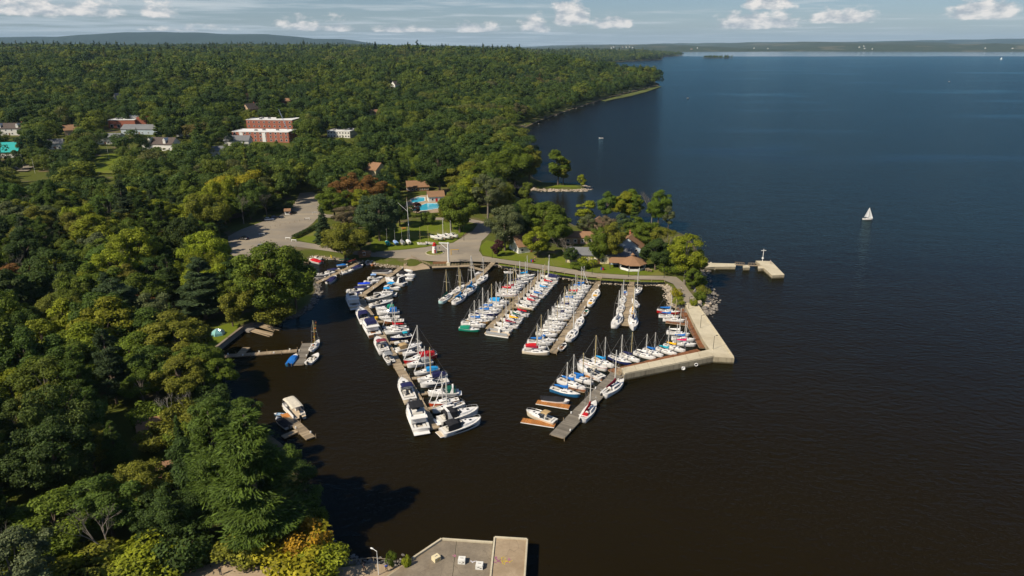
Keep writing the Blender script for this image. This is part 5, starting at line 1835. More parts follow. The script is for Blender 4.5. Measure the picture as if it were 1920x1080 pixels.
    c_.loft([[(x, 1.2, z - .16), (x, .8, z), (x, -.8, z), (x, -1.2, z - .16), (x, -1.15, z - .24), (x, -.8, z - .07), (x, .8, z - .07), (x, 1.15, z - .24)] for x, z in ((2.6, 2.6), (1.2, 2.75), (-1.0, 2.75), (-2.6, 2.62))], True)
    BM['p_canopy'] = c_.mesh('canopy', M['canvas'])
    f = MB()
    for s in (-1, 1):
        for x in (2.5, 0, -2.5):
            f.tube((x, s * 1.18, 2.5), (x, s * 1.2, .6), .03, n=4)
    BM['p_posts'] = f.mesh('canopy_frame', M['steel'])
    BM['p_motor'] = MB().box((-3.8, 0, .95), (.5, .45, .65), taper=.8).box((-3.7, 0, .2), (.2, .2, .9)).mesh('outboard_motor', M['black'])


sail_set()
motor_set()
WHITE = (.78, .76, .73)
CREAM = (.72, .62, .47)
HC = {'white': WHITE, 'cream': CREAM, 'red': (.42, .012, .012), 'orange_red': (.48, .055, .012), 'navy': (.015, .022, .10), 'blue': (.02, .12, .26), 'green': (.01, .25, .17), 'grey': (.34, .35, .36), 'tan': (.45, .26, .10),
      'brown': (.22, .075, .02), 'dark_green': (.01, .09, .06), 'turquoise': (.03, .36, .34), 'dark': (.03, .03, .035), 'pale_blue': (.38, .55, .68), 'aqua': (.45, .66, .66), 'pink': (.7, .3, .3), 'orange': (.62, .17, .03)}
CC = {'blue': (.015, .13, .42), 'sky_blue': (.02, .28, .62), 'navy': (.018, .02, .075), 'red': (.48, .012, .02), 'dark_red': (.22, .01, .03), 'green': (.01, .20, .12), 'dark_green': (.005, .085, .06), 'yellow': (.75, .40, .01), 'white': (.70, .69, .66),
      'grey': (.22, .23, .24), 'dark': (.022, .022, .025), 'tan': (.40, .28, .14), 'beige': (.58, .53, .43), 'maroon': (.22, .04, .055), 'teal': (.01, .30, .40), 'magenta': (.55, .01, .10), 'pale_blue': (.22, .36, .62), 'turquoise': (.02, .42, .38), 'bright_blue': (.01, .05, .55)}
ORD = ['', 'first', 'second', 'third', 'fourth', 'fifth', 'sixth', 'seventh', 'eighth', 'ninth', 'tenth', 'eleventh', 'twelfth', 'thirteenth', 'fourteenth', 'fifteenth', 'sixteenth', 'seventeenth', 'eighteenth', 'nineteenth', 'twentieth',
       'twenty-first', 'twenty-second', 'twenty-third', 'twenty-fourth', 'twenty-fifth', 'twenty-sixth', 'twenty-seventh', 'twenty-eighth']
# what parts each kind has: (part, mesh, role)  role: h hull colour, c cover colour, w white, - own material
SAILPARTS = [('hull', 's_hull', 'h'), ('deck', 's_deck', '-'), ('cockpit', 's_cockpit', '-'), ('cabin', 's_cabin', 'w'), ('window', 's_win1', '-', 'cabin'), ('window', 's_win-1', '-', 'cabin'), ('hatch', 's_hatch', '-'), ('companionway', 's_slide', '-'),
             ('mast', 's_mast', '-'), ('spreader', 's_spreader', '-', 'mast'), ('forestay', 's_stay_f', '-', 'mast'), ('backstay', 's_stay_b', '-', 'mast'), ('shroud', 's_shroud1', '-', 'mast'), ('shroud', 's_shroud-1', '-', 'mast'),
             ('boom', 's_boom', '-'), ('pulpit', 's_pulpit', '-'), ('stern_rail', 's_pushpit', '-')]
REF = {'sail': 8.0, 'cruiser': 9.5, 'fly': 9.5, 'runabout': 6.2, 'dinghy': 4.0, 'pontoon': 7.0}
RANGE = {'sail': (5.6, 11.5), 'cruiser': (5.6, 12.5), 'fly': (8.0, 14.0), 'runabout': (4.4, 7.5), 'dinghy': (3.0, 5.0), 'pontoon': (6.0, 9.0)}


def make_boat(kind, x, y, z, rz, L, label, group, hull='white', cover=None, opts='', wide=1.0, mast=None):
    s = L / REF[kind]
    names = {'sail': 'sailboat', 'cruiser': 'motorboat', 'fly': 'motorboat', 'runabout': 'motorboat', 'dinghy': 'rowing_boat', 'pontoon': 'pontoon_boat'}
    t = thing(names[kind], label, {'sail': 'sailboat', 'dinghy': 'rowing boat', 'pontoon': 'pontoon boat'}.get(kind, 'motorboat'), (x, y, z), rz, group, (s, s * wide, s * (.84 if kind == 'fly' else 1)))
    hc, cc = HC[hull], (CC[cover] if cover else CC['white'])
    o = set(opts.split())
    byname = {}

    def put(part, key, role='-', under=None):
        par = byname.get(under, t) if under else t
        c_ = {'h': hc, 'c': cc, 'w': WHITE}.get(role)
        ob_ = link(part, BM[key], par, color=c_)
        byname.setdefault(part, ob_)
        return ob_
    if kind == 'sail':
        for p in SAILPARTS:
            if 'nomast' in o and (p[0] in ('mast', 'boom') or (len(p) > 3 and p[3] == 'mast')):
                continue
            put(p[0], p[1], p[2], p[3] if len(p) > 3 else None)
        if 'mast' in byname:
            mk = (mast or rnd.uniform(.82, 1.02)) * 1.0
            byname['mast'].scale = (1, 1, mk)
            if 'gold' in o or rnd.random() < .25:
                byname['mast'].material_slots[0].link = 'OBJECT'
                byname['mast'].material_slots[0].material = M['spar_gold']
        if cover and 'tent' not in o and 'nomast' not in o:
            put('sail_cover', 's_cover', 'c', 'boom')
        if 'tent' in o:
            put('boom_tent', 's_tent', 'c')
        if 'dodger' in o:
            put('dodger', 's_dodger', 'c')
        if 'jib' in o and 'mast' in byname:
            j = put('furled_jib', 's_jib', 'w', 'mast')
        if 'stripe' in o:
            st_ = put('sheer_stripe', 's_stripe', 'h', 'hull')
            byname['hull'].color = (*WHITE, 1)
        if 'teak' in o:
            put('stern_deck', 's_teak')
        if 'seat' in o:
            put('cockpit_cover', 's_seat', 'c')
        put('outboard_motor', 's_motor') if rnd.random() < .5 else put('tiller', 's_tiller')
    elif kind in ('cruiser', 'fly'):
        put('hull', 'm_hull', 'h')
        put('deck', 'm_deck')
        put('cockpit', 'm_cockpit')
        put('bow_rail', 'm_rail')
        if 'fullcover' in o:
            put('boat_cover', 'm_fullcover', 'c')
        elif kind == 'cruiser':
            put('cabin', 'm_cabin', 'w')
            put('window', 'm_port1', '-', 'cabin'), put('window', 'm_port-1', '-', 'cabin')
            put('windscreen', 'm_windscreen')
            put('hatch', 'm_hatch', '-', 'cabin'), put('hatch', 'm_hatch2', '-', 'cabin')
            put('bench_seat', 'm_seat'), put('helm_seat', 'm_seat2')
            if 'canvas' in o:
                put('canvas_top', 'm_canvas', 'c')
            if 'bimini' in o:
                put('bimini_frame', 'm_bimini_frame', '-', None)
                put('bimini', 'm_bimini', 'c', 'bimini_frame')
            if 'arch' in o:
                put('radar_arch', 'm_arch', 'w')
        else:
            put('deckhouse', 'f_house', 'w')
            for sd in (-1, 1):
                for k in range(3):
                    put('window', 'f_win%d%d' % (sd, k), '-', 'deckhouse')
            put('windscreen', 'f_front', '-', 'deckhouse')
            put('flybridge', 'f_bridge', 'w')
            put('bridge_seat', 'f_seat', '-', 'flybridge'), put('console', 'f_console', '-', 'flybridge')
            if 'bimini' in o:
                put('bimini_frame', 'f_frame')
                put('bimini', 'f_bimini', 'c', 'bimini_frame')
            if 'bridgecover' in o:
                put('bridge_cover', 'f_cover', 'c')
            if 'wood' in o:
                put('transom', 'f_transom'), put('aft_deck', 'f_aft')
        if 'hullwin' in o:
            put('hull_window', 'm_hullwin1', '-', 'hull'), put('hull_window', 'm_hullwin-1', '-', 'hull')
        if 'platform' in o:
            put('swim_platform', 'm_platform', 'w')
            if 'tanplat' in o:
                put('swim_deck', 'm_platform_teak', '-', 'swim_platform')
        else:
            put('outboard_motor', 'm_drive')
    elif kind == 'runabout':
        put('hull', 'r_hull', 'h'), put('deck', 'r_deck'), put('outboard_motor', 'r_motor')
        if 'open' in o or 'bimini' in o:
            put('cockpit', 'r_cockpit'), put('windscreen', 'r_screen')
            put('bench_seat', 'r_seat'), put('seat', 'r_seat2'), put('seat', 'r_seat3')
            if 'bimini' in o:
                put('bimini_frame', 'r_frame')
                put('bimini', 'r_bimini', 'c', 'bimini_frame')
        else:
            put('boat_cover', 'r_cover', 'c')
    elif kind == 'dinghy':
        put('hull', 'd_hull', 'h'), put('deck', 'd_deck', '-')
        cpt = put('cockpit', 'd_cockpit')
        if cover:
            cpt.material_slots[0].link = 'OBJECT'
            cpt.material_slots[0].material = M['canvas']
            cpt.color = (*cc, 1)
        put('thwart', 'd_thwart'), put('thwart', 'd_thwart2')
    elif kind == 'pontoon':
        for sd in (-1, 1):
            put('pontoon', 'p_tube%d' % sd), put('side_panel', 'p_fence%d' % sd, 'h')
        put('deck', 'p_deck'), put('front_gate', 'p_front', 'h'), put('seat', 'p_seat'), put('seat', 'p_seat2'), put('console', 'p_console'), put('outboard_motor', 'p_motor')
        if cover:
            put('canopy_frame', 'p_posts')
            put('canopy', 'p_canopy', 'c', 'canopy_frame')
    return t


WORD = {'sail': 'sailboat', 'cruiser': 'cabin cruiser', 'fly': 'flybridge cruiser', 'runabout': 'runabout', 'dinghy': 'rowing boat', 'pontoon': 'pontoon boat'}


def describe(kind, hull, cover, opts):
    o = opts.split()
    d_ = hull.replace('_', ' ') + (' striped ' if 'stripe' in o else ' ') + WORD[kind]
    if cover:
        c_ = cover.replace('_', ' ')
        what = 'boom tent' if 'tent' in o else 'sail cover' if kind == 'sail' else 'cover' if 'fullcover' in o or (kind == 'runabout' and 'bimini' not in o and 'open' not in o) else 'bimini' if 'bimini' in o else 'inside' if kind == 'dinghy' else 'canopy' if kind == 'pontoon' else 'canvas'
        if kind == 'runabout' and 'open' in o:
            return d_
        d_ += ' with ' + c_ + ' ' + what
    return d_


def row(where, group, boats, z=0.0):
    for i, b in enumerate(boats):
        kind, bx, by, sx, sy, hull, cover, opts = b[:8]
        label = b[8] if len(b) > 8 and b[8] else '%s, %s %s' % (describe(kind, hull, cover, opts), ORD[i + 1] if i else 'first', where)
        p, q = at(bx, by, .8), at(sx, sy, .8)
        L = math.hypot(p[0] - q[0], p[1] - q[1])
        lo, hi = RANGE[kind]
        L = min(max(L, lo), hi)
        rz = math.atan2(p[1] - q[1], p[0] - q[0]) + rnd.uniform(-.02, .02)
        make_boat(kind, (p[0] + q[0]) / 2, (p[1] + q[1]) / 2, rnd.uniform(-.05, .03), rz, L, label, group, hull, cover, opts, wide=rnd.uniform(.95, 1.04))


row('from shore on left of long bent dock', 'boats on the long bent dock', [
    ('cruiser', 737, 510, 698, 509, 'white', 'dark', 'fullcover'), ('runabout', 719, 520, 689, 520, 'white', 'pale_blue', 'bimini'), ('cruiser', 713, 526, 681, 527, 'white', None, ''), ('runabout', 700, 531, 671, 531, 'white', 'bright_blue', ''),
    ('runabout', 694, 537, 664, 538, 'white', 'navy', ''), ('runabout', 684, 543, 649, 544, 'white', None, 'open'), ('runabout', 680, 548, 654, 549, 'white', 'navy', ''), ('fly', 654, 548, 668, 582, 'cream', None, 'platform'),
    ('cruiser', 673, 579, 685, 605, 'white', 'navy', 'canvas platform'), ('fly', 685, 598, 704, 633, 'white', 'navy', 'wood bridgecover'), ('cruiser', 706, 634, 721, 661, 'white', 'maroon', 'bimini'), ('runabout', 717, 656, 738, 685, 'grey', 'grey', 'bimini'),
    ('cruiser', 752, 711, 770, 755, 'cream', 'navy', 'bimini'), ('fly', 771, 755, 790, 811, 'white', 'dark', 'bimini platform')])
row('from shore on right of long bent dock', 'boats on the long bent dock', [
    ('runabout', 774, 508, 760, 504, 'white', 'white', ''), ('cruiser', 780, 517, 745, 513, 'white', 'dark', 'canvas'), ('cruiser', 776, 523, 747, 520, 'white', None, 'arch'), ('cruiser', 721, 523, 761, 533, 'white', 'dark', 'canvas arch'),
    ('runabout', 751, 541, 723, 535, 'white', 'sky_blue', 'bimini'), ('fly', 699, 551, 745, 551, 'white', 'sky_blue', 'bimini'), ('cruiser', 738, 553, 686, 562, 'cream', 'sky_blue', 'wood'), ('cruiser', 739, 564, 691, 573, 'white', None, 'platform hullwin'),
    ('cruiser', 703, 578, 744, 577, 'white', 'green', 'canvas'), ('cruiser', 705, 586, 750, 583, 'white', 'blue', 'canvas'), ('cruiser', 709, 595, 750, 593, 'white', None, ''), ('runabout', 718, 602, 758, 600, 'brown', None, 'open'),
    ('sail', 717, 614, 762, 612, 'white', 'red', 'jib'), ('sail', 720, 622, 767, 618, 'white', None, 'stripe teak'), ('cruiser', 731, 634, 773, 627, 'navy', 'teal', 'bimini'), ('runabout', 741, 641, 762, 638, 'white', None, 'open'),
    ('cruiser', 793, 645, 741, 656, 'white', 'tan', 'canvas platform'), ('cruiser', 753, 663, 797, 656, 'white', None, 'arch'), ('sail', 757, 679, 817, 664, 'red', 'red', 'tent jib'), ('cruiser', 761, 685, 812, 676, 'white', 'grey', 'canvas'),
    ('sail', 776, 699, 823, 690, 'white', 'sky_blue', 'tent jib'), ('sail', 782, 712, 838, 702, 'white', 'navy', 'tent'), ('cruiser', 786, 722, 842, 712, 'white', None, 'hullwin'), ('cruiser', 800, 737, 862, 734, 'white', 'dark_green', 'canvas arch platform'),
    ('sail', 804, 757, 860, 748, 'orange_red', None, 'jib seat'), ('sail', 810, 770, 870, 756, 'white', None, 'jib teak'), ('cruiser', 899, 768, 821, 790, 'white', 'dark', 'canvas arch platform'), ('cruiser', 904, 787, 826, 812, 'white', 'dark', 'canvas hullwin platform tanplat')])
row('from shore on left of crane side dock', 'boats on the dock beside the crane', [
    ('cruiser', 890, 515, 909, 507, 'white', None, ''), ('sail', 870, 535, 851, 549, 'white', None, 'stripe'), ('sail', 848, 550, 826, 566, 'aqua', 'dark_green', '')])
row('from shore on right of crane side dock', 'boats on the dock beside the crane', [
    ('sail', 914, 516, 897, 529, 'white', None, 'stripe'), ('sail', 893, 533, 874, 551, 'white', 'sky_blue', 'dodger jib'), ('sail', 875, 551, 851, 568, 'white', 'sky_blue', 'teak dodger')])
MD = 'sailboats on the crowded middle dock'
row('from shore on left of crowded middle dock', MD, [
    ('sail', 1004, 515, 970, 516, 'white', 'sky_blue', ''), ('sail', 1001, 521, 966, 523, 'white', 'white', ''), ('sail', 992, 528, 954, 530, 'white', 'navy', ''), ('sail', 985, 535, 946, 536, 'white', None, ''), ('sail', 980, 540, 942, 540, 'white', 'dark_red', 'jib'),
    ('sail', 975, 547, 936, 543, 'white', 'red', ''), ('sail', 970, 553, 930, 550, 'red', None, 'stripe'), ('sail', 956, 566, 917, 562, 'white', 'sky_blue', 'tent'), ('sail', 949, 573, 909, 570, 'white', None, 'jib'), ('sail', 942, 581, 899, 577, 'white', 'blue', ''),
    ('sail', 936, 588, 892, 584, 'navy', 'blue', ''), ('sail', 928, 597, 880, 591, 'white', None, 'teak'), ('sail', 919, 603, 876, 599, 'tan', 'blue', ''), ('sail', 911, 610, 866, 604, 'white', None, ''), ('sail', 900, 618, 861, 614, 'green', 'green', 'tent')])
row('from shore on right of crowded middle dock', MD, [
    ('sail', 1013, 516, 1048, 521, 'white', 'navy', 'tent'), ('sail', 1012, 524, 1046, 528, 'white', None, ''), ('sail', 1005, 529, 1040, 533, 'white', 'red', ''), ('sail', 1002, 534, 1036, 538, 'white', 'white', ''), ('sail', 998, 539, 1031, 543, 'white', 'sky_blue', ''),
    ('sail', 992, 544, 1027, 549, 'white', None, ''), ('sail', 986, 551, 1021, 555, 'white', 'blue', ''), ('sail', 980, 557, 1013, 562, 'white', 'dark_red', ''), ('sail', 974, 563, 1008, 569, 'blue', 'red', 'stripe'), ('sail', 966, 570, 1002, 577, 'cream', None, ''),
    ('sail', 955, 583, 992, 590, 'white', 'red', ''), ('sail', 946, 589, 981, 596, 'white', 'dark_green', ''), ('sail', 938, 597, 978, 602, 'white', 'yellow', ''), ('sail', 930, 605, 972, 611, 'white', 'dark_red', ''), ('sail', 926, 612, 961, 617, 'white', None, ''),
    ('pontoon', 911, 621, 956, 627, 'grey', None, '', 'open grey deck barge at the harbour end of crowded middle dock')])
OD = 'sailboats on the one-sided dock'
row('from shore on left of one-sided sailboat dock', OD, [
    ('sail', 1109, 536, 1077, 533, 'white', 'blue', ''), ('sail', 1106, 540, 1070, 538, 'white', 'blue', 'jib'), ('sail', 1104, 546, 1071, 543, 'white', None, ''), ('sail', 1098, 552, 1062, 548, 'white', 'red', ''), ('sail', 1096, 557, 1058, 555, 'white', 'dark_green', ''),
    ('sail', 1090, 564, 1054, 560, 'white', 'blue', ''), ('sail', 1086, 570, 1052, 566, 'dark_green', None, 'stripe'), ('sail', 1083, 577, 1046, 572, 'white', 'navy', ''), ('sail', 1077, 584, 1036, 579, 'white', 'white', 'jib'), ('sail', 1074, 591, 1036, 587, 'white', 'navy', ''),
    ('sail', 1068, 597, 1028, 593, 'white', None, ''), ('sail', 1063, 606, 1023, 602, 'white', 'white', ''), ('sail', 1058, 613, 1019, 609, 'white', None, 'jib'), ('sail', 1053, 620, 1013, 616, 'cream', None, ''), ('sail', 1046, 627, 1005, 623, 'white', 'white', ''),
    ('cruiser', 1043, 637, 1007, 632, 'white', 'blue', 'bimini'), ('sail', 1036, 643, 989, 639, 'white', 'blue', ''), ('sail', 1026, 651, 983, 648, 'white', 'red', 'tent'), ('sail', 1031, 661, 980, 656, 'cream', 'dark_red', 'jib')])
row('from shore on right of one-sided sailboat dock', OD, [
    ('sail', 1122, 543, 1114, 558, 'white', 'yellow', 'nomast seat'), ('sail', 1113, 557, 1105, 572, 'white', 'yellow', 'nomast seat'), ('dinghy', 1104, 575, 1092, 593, 'white', 'dark_green', ''), ('sail', 1092, 594, 1082, 613, 'white', None, 'nomast'),
    ('sail', 1082, 615, 1066, 637, 'white', None, 'teak'), ('dinghy', 1061, 641, 1049, 655, 'grey', 'dark', '')])
SD = 'small boats on the short straight dock'
row('from shore on left of short straight dock', SD, [
    ('dinghy', 1172, 541, 1171, 556, 'white', 'blue', ''), ('sail', 1171, 556, 1164, 570, 'white', None, ''), ('sail', 1168, 571, 1160, 587, 'white', None, ''), ('sail', 1164, 590, 1152, 612, 'white', 'white', 'seat')])
row('from shore on right of short straight dock', SD, [
    ('sail', 1189, 552, 1201, 540, 'white', None, 'teak'), ('sail', 1186, 560, 1196, 573, 'white', None, 'nomast'), ('sail', 1186, 576, 1187, 592, 'white', 'yellow', 'seat'), ('sail', 1188, 617, 1186, 593, 'white', 'navy', '')])
PD = 'sailboats along the concrete pier'
row('from land along upper concrete pier', PD, [
    ('sail', 1276, 585, 1232, 581, 'red', 'blue', ''), ('sail', 1275, 593, 1235, 590, 'white', 'blue', ''), ('sail', 1285, 600, 1243, 597, 'white', None, ''), ('sail', 1294, 626, 1250, 621, 'white', 'white', ''),
    ('sail', 1304, 636, 1259, 632, 'white', 'blue', ''), ('sail', 1306, 645, 1261, 641, 'white', 'magenta', '')])
row('from elbow along lower concrete pier', PD, [
    ('sail', 1286, 657, 1245, 645, 'white', 'yellow', ''), ('sail', 1270, 663, 1231, 651, 'white', 'teal', ''), ('sail', 1244, 666, 1207, 653, 'white', 'blue', ''), ('sail', 1230, 671, 1189, 659, 'white', 'white', ''), ('sail', 1200, 676, 1164, 662, 'white', 'navy', ''),
    ('sail', 1184, 681, 1142, 667, 'navy', None, ''), ('sail', 1152, 686, 1112, 671, 'white', 'sky_blue', ''), ('sail', 1139, 692, 1089, 676, 'red', None, 'stripe')])
WD = 'boats on the dark plank dock'
row('from pier along left of dark plank dock', WD, [
    ('cruiser', 1080, 685, 1131, 710, 'white', 'beige', 'bimini'), ('sail', 1113, 717, 1069, 703, 'white', 'blue', 'dodger'), ('sail', 1099, 729, 1047, 711, 'white', 'blue', ''), ('sail', 1088, 741, 1033, 727, 'blue', 'blue', ''),
    ('runabout', 1069, 753, 1016, 746, 'white', 'dark', ''), ('cruiser', 985, 771, 1043, 791, 'cream', 'tan', 'bimini')])
row('from pier along right of dark plank dock', WD, [('sail', 1169, 713, 1132, 741, 'white', 'dark_red', ''), ('sail', 1117, 753, 1092, 787, 'white', 'red', 'seat')])
LD = 'runabouts on the small left dock'
row('from shore on left of small runabout dock', LD, [
    ('runabout', 653, 495, 631, 496, 'white', 'blue', ''), ('runabout', 638, 503, 613, 505, 'white', 'navy', ''), ('runabout', 629, 509, 609, 508, 'white', None, 'open'), ('runabout', 619, 513, 592, 513, 'white', None, 'open'), ('runabout', 610, 518, 592, 518, 'white', 'dark', '')])
row('from shore on right of small runabout dock', LD, [
    ('runabout', 681, 496, 659, 503, 'white', 'navy', ''), ('runabout', 661, 505, 639, 512, 'white', None, 'open'), ('runabout', 632, 516, 613, 531, 'white', 'navy', '')])
row('on the pale dock', 'boats on the pale dock', [('runabout', 579, 486, 604, 492, 'white', 'red', '', 'runabout under red cover behind the large shore tree'), ('runabout', 588, 481, 604, 484, 'white', None, 'open', 'open white runabout behind the red covered one')])
row('by jetty', 'boats at the left bay jetty', [
    ('sail', 598, 637, 583, 656, 'white', None, '', 'white sailboat flying an orange flag string in left bay'), ('runabout', 597, 662, 577, 680, 'white', None, 'open', 'open white motorboat below the flag-dressed sailboat'),
    ('runabout', 556, 664, 541, 683, 'blue', 'blue', '', 'motorboat wholly under a blue cover at left bay jetty'), ('dinghy', 573, 672, 558, 680, 'orange', None, '', 'small orange rowing boat at end of crosswise dock')])
row('by pontoon dock', 'boats at the lower left dock', [
    ('pontoon', 539, 757, 563, 783, 'white', 'beige', '', 'pontoon boat with beige canopy at lower left dock'), ('runabout', 518, 782, 542, 799, 'white', 'dark', '', 'small white motorboat under dark cover by pontoon dock'),
    ('dinghy', 517, 773, 532, 774, 'blue', 'sky_blue', '', 'small bright blue rowing boat beside orange float')])
row('shore', 'rowing boats on the shore', [('dinghy', 689, 487, 690, 494, 'white', None, '', 'white rowing boat drawn up near small runabout dock'), ('dinghy', 698, 488, 699, 495, 'orange', None, '', 'orange rowing boat drawn up near small runabout dock'),
    ('dinghy', 944, 508, 962, 509, 'white', 'white', '', 'white rowing boat lying under the harbour stone edge')])
# boats laid up on the lawn
dry = [('dinghy', 722, 452, 731, 463, 'turquoise', 'turquoise', 'turquoise covered dinghy on the lawn edge'), ('dinghy', 736, 451, 747, 462, 'blue', 'pale_blue', 'pale blue covered dinghy on the lawn edge'),
       ('dinghy', 750, 451, 759, 461, 'white', 'grey', 'grey covered dinghy, third on the lawn edge'), ('dinghy', 762, 450, 769, 460, 'white', 'white', 'white covered dinghy below the tall signal mast')]
for kind, bx, by, sx, sy, hull, cover, lab in dry:
    p, q = at(bx, by, 2.0), at(sx, sy, 2.0)
    t = make_boat('runabout', (p[0] + q[0]) / 2, (p[1] + q[1]) / 2, GROUND_Z + .75, math.atan2(p[1] - q[1], p[0] - q[0]), 5.2, lab, 'boats laid up on the lawn', hull, cover)
    MB().box((-.3, 0, -.35), (1.2, 1.6, .6)).build('cradle', M['timber'], t)
    if hull in ('turquoise', 'blue', 'white'):
        MB().tube((.6, 0, .8), (.6, 0, 8.2), .05, .04, 5).build('mast', M['spar'], t)
for i, (px, py, a, L, lab) in enumerate([(791, 457, 170, 6, 'white dinghy with mast on lawn left of catamarans'), (806, 456, 160, 6, 'second white dinghy on lawn beside the first'), (818, 448, 150, 7, 'white sailboat on trailer left of the larger one'), (832, 446, 150, 7.5, 'larger white sailboat on trailer at plaza edge'), (846, 444, 150, 7, 'white sailboat on trailer nearest the plaza')]):
    x, y = at(px, py, 2.0)
    t = make_boat('sail' if i > 1 else 'dinghy', x, y, GROUND_Z + (1.0 if i > 1 else .35), R(a), L if i > 1 else 4.6, lab, 'boats laid up on the lawn', 'white', None, 'nomast' if i == 2 else '')
    if i > 1:
        MB().box((-.3, 0, -.6), (2.2, 1.5, .5)).build('cradle', M['timber'], t)
    else:
        MB().tube((.6, 0, .4), (.6, 0, 7.0), .05, .04, 5).build('mast', M['spar_gold'], t)

# string of orange signal flags on the sailboat in the left bay
p = at(584, 656, .8)
t = thing('flag_string', 'string of orange signal flags hoisted on left bay sailboat', 'flags', (p[0] + .2, p[1] + .3, 1.4))
MB().tube((0, 0, 0), (1.2, 1.6, 8.0), .02, n=4).build('halyard', M['wire'], t)
for i in range(9):
    u = (i + .6) / 9
    MB().box((0, 0, 0), (.42, .03, .5)).build('signal_flag', M['canvas'], t, loc=(u * 1.2 + .2, u * 1.6, .2 + u * 7.4), rz=R(20 + 14 * (i % 3)), color=(.75, .22, .02) if i % 2 == 0 else (.7, .45, .05))


def sailing(label, px, py, L, rz, top=9.0):
    x, y = at(px, py, .4)
    t = make_boat('sail', x, y, 0, rz, L, label, 'boats out under sail', 'white', None)
    m_ = MB()
    rows_ = []
    for u in np.linspace(0, 1, 7):
        zz_ = 2.1 + u * 7.6
        c_ = 3.1 * (1 - u) ** .85 + .12
        rows_.append([(.25, 0, zz_), (.25 - c_ * .5, .28 * (1 - u), zz_), (.25 - c_, .1, zz_)])
    m_.loft(rows_, False, False, False).build('mainsail', M['canvas'], t, color=(.75, .76, .76))
    j_ = MB()
    rows_ = []
    for u in np.linspace(0, 1, 6):
        xx = 3.9 - 3.4 * u
        c_ = 3.0 * (1 - u) + .05
        rows_.append([(xx, 0, 1.3 + 7.6 * u), (xx - c_ * .5, .3 * (1 - u), 1.3 + 7.6 * u), (xx - c_, .2 * (1 - u), 1.35 + 7.6 * u)])
    j_.loft(rows_, False, False, False).build('jib', M['canvas'], t, color=(.72, .74, .74))


sailing('white sailboat under full sail out on open water', 1627, 410.5, 5.2, R(-4))
sailing('tiny sailboat far off near the right edge', 1877, 111.5, 11.0, R(-30))
for i, (px, py, a) in enumerate([(1127, 259, 170), (1290, 184, 20), (1780, 153, 0)]):
    x, y = at(px, py, .3)
    make_boat('runabout', x, y, 0, R(a), 4.6, ['tiny white motorboat off the wooded shore', 'tiny motorboat off the grassy point', 'tiny motorboat far out at right'][i], 'small boats out on the river', 'white', None, 'open')
# ------------------------------------------------------------------ buildings
KEEP = []        # picture boxes (x0, y0, x1, y1, distance) of things that stand clear of the nearer woods


def span(px0, px1, dd):
    return abs(px1 - px0) * dd / FPX


def windows(t, par, W, D, h0, rows_, cols, sides=('front', 'right', 'left'), wsz=(1.5, 1.5), z0=1.0, mat='glass', frame='white', gap=None):
    """real openings: a recessed pane inside a proud frame, one by one"""
    wm_ = MB().box((0, 0, 0), (wsz[0], .06, wsz[1])).mesh('window', M[mat])
    fm = MB()
    for s in (-1, 1):
        fm.box((s * wsz[0] / 2, 0, 0), (.14, .16, wsz[1] + .14))
        fm.box((0, 0, s * wsz[1] / 2), (wsz[0] - .14, .16, .14))
    fmesh = fm.mesh('frame', M[frame])
    for side in sides:
        width = W if side in ('front', 'back') else D
        n = max(1, int(round(cols * width / W)))
        for r_ in range(rows_):
            for k in range(n):
                u = (k + .5) / n * width - width / 2
                z = z0 + wsz[1] / 2 + r_ * (h0 / rows_)
                loc, rz = {'front': ((u, -D / 2 - .035, z), 0), 'back': ((u, D / 2 + .035, z), 0), 'right': ((W / 2 + .035, u, z), math.pi / 2), 'left': ((-W / 2 - .035, u, z), math.pi / 2)}[side]
                wo_ = link('window', wm_, par, loc, rz)
                link('frame', fmesh, wo_ if par is t else par, (0, 0, 0) if par is t else loc, 0 if par is t else rz)


def block(label, px0, px1, py, H, D, rz=0.0, wall='brick', roof='roof_white', rows_=3, cols=9, wsz=(1.7, 1.6), panels=(), keep=None, extra=None, name='building', cat='building'):
    pxc = (px0 + px1) / 2
    x, y, z = on_land(pxc, py)
    _a, _b, dd = proj(x, y, z)
    W = span(px0, px1, dd)
    t = thing(name, label, cat, (x, y + D / 2, z - .4), R(rz))
    MB().box((0, 0, H / 2 - .5), (W, D, H + 1.0)).build('wall', M[wall], t)
    MB().box((0, 0, H + .05), (W - .6, D - .6, .1)).build('roof', M[roof], t)
    for sx, sy, lx, ly in ((0, -1, W + .3, .4), (0, 1, W + .3, .4), (-1, 0, .4, D - .5), (1, 0, .4, D - .5)):
        MB().box((sx * (W / 2 - .05), sy * (D / 2 - .05), H + .25), (lx, ly, .5)).build('parapet', M['roof_white'], t)
    windows(t, t, W, D, H, rows_, cols, wsz=wsz)
    for u in panels:
        MB().box((u * W, -D / 2 - .12, H / 2 - .3), (W * .06, .2, H * .98)).build('facade_panel', M['white'], t)
    for k in range(3):
        MB().box((rnd.uniform(-.35, .35) * W, rnd.uniform(-.25, .25) * D, H + .7), (2.2, 1.8, 1.2)).build('roof_unit', M['roof_grey'], t)
    if keep:
        KEEP.append((*keep, y))
    return t, W, D


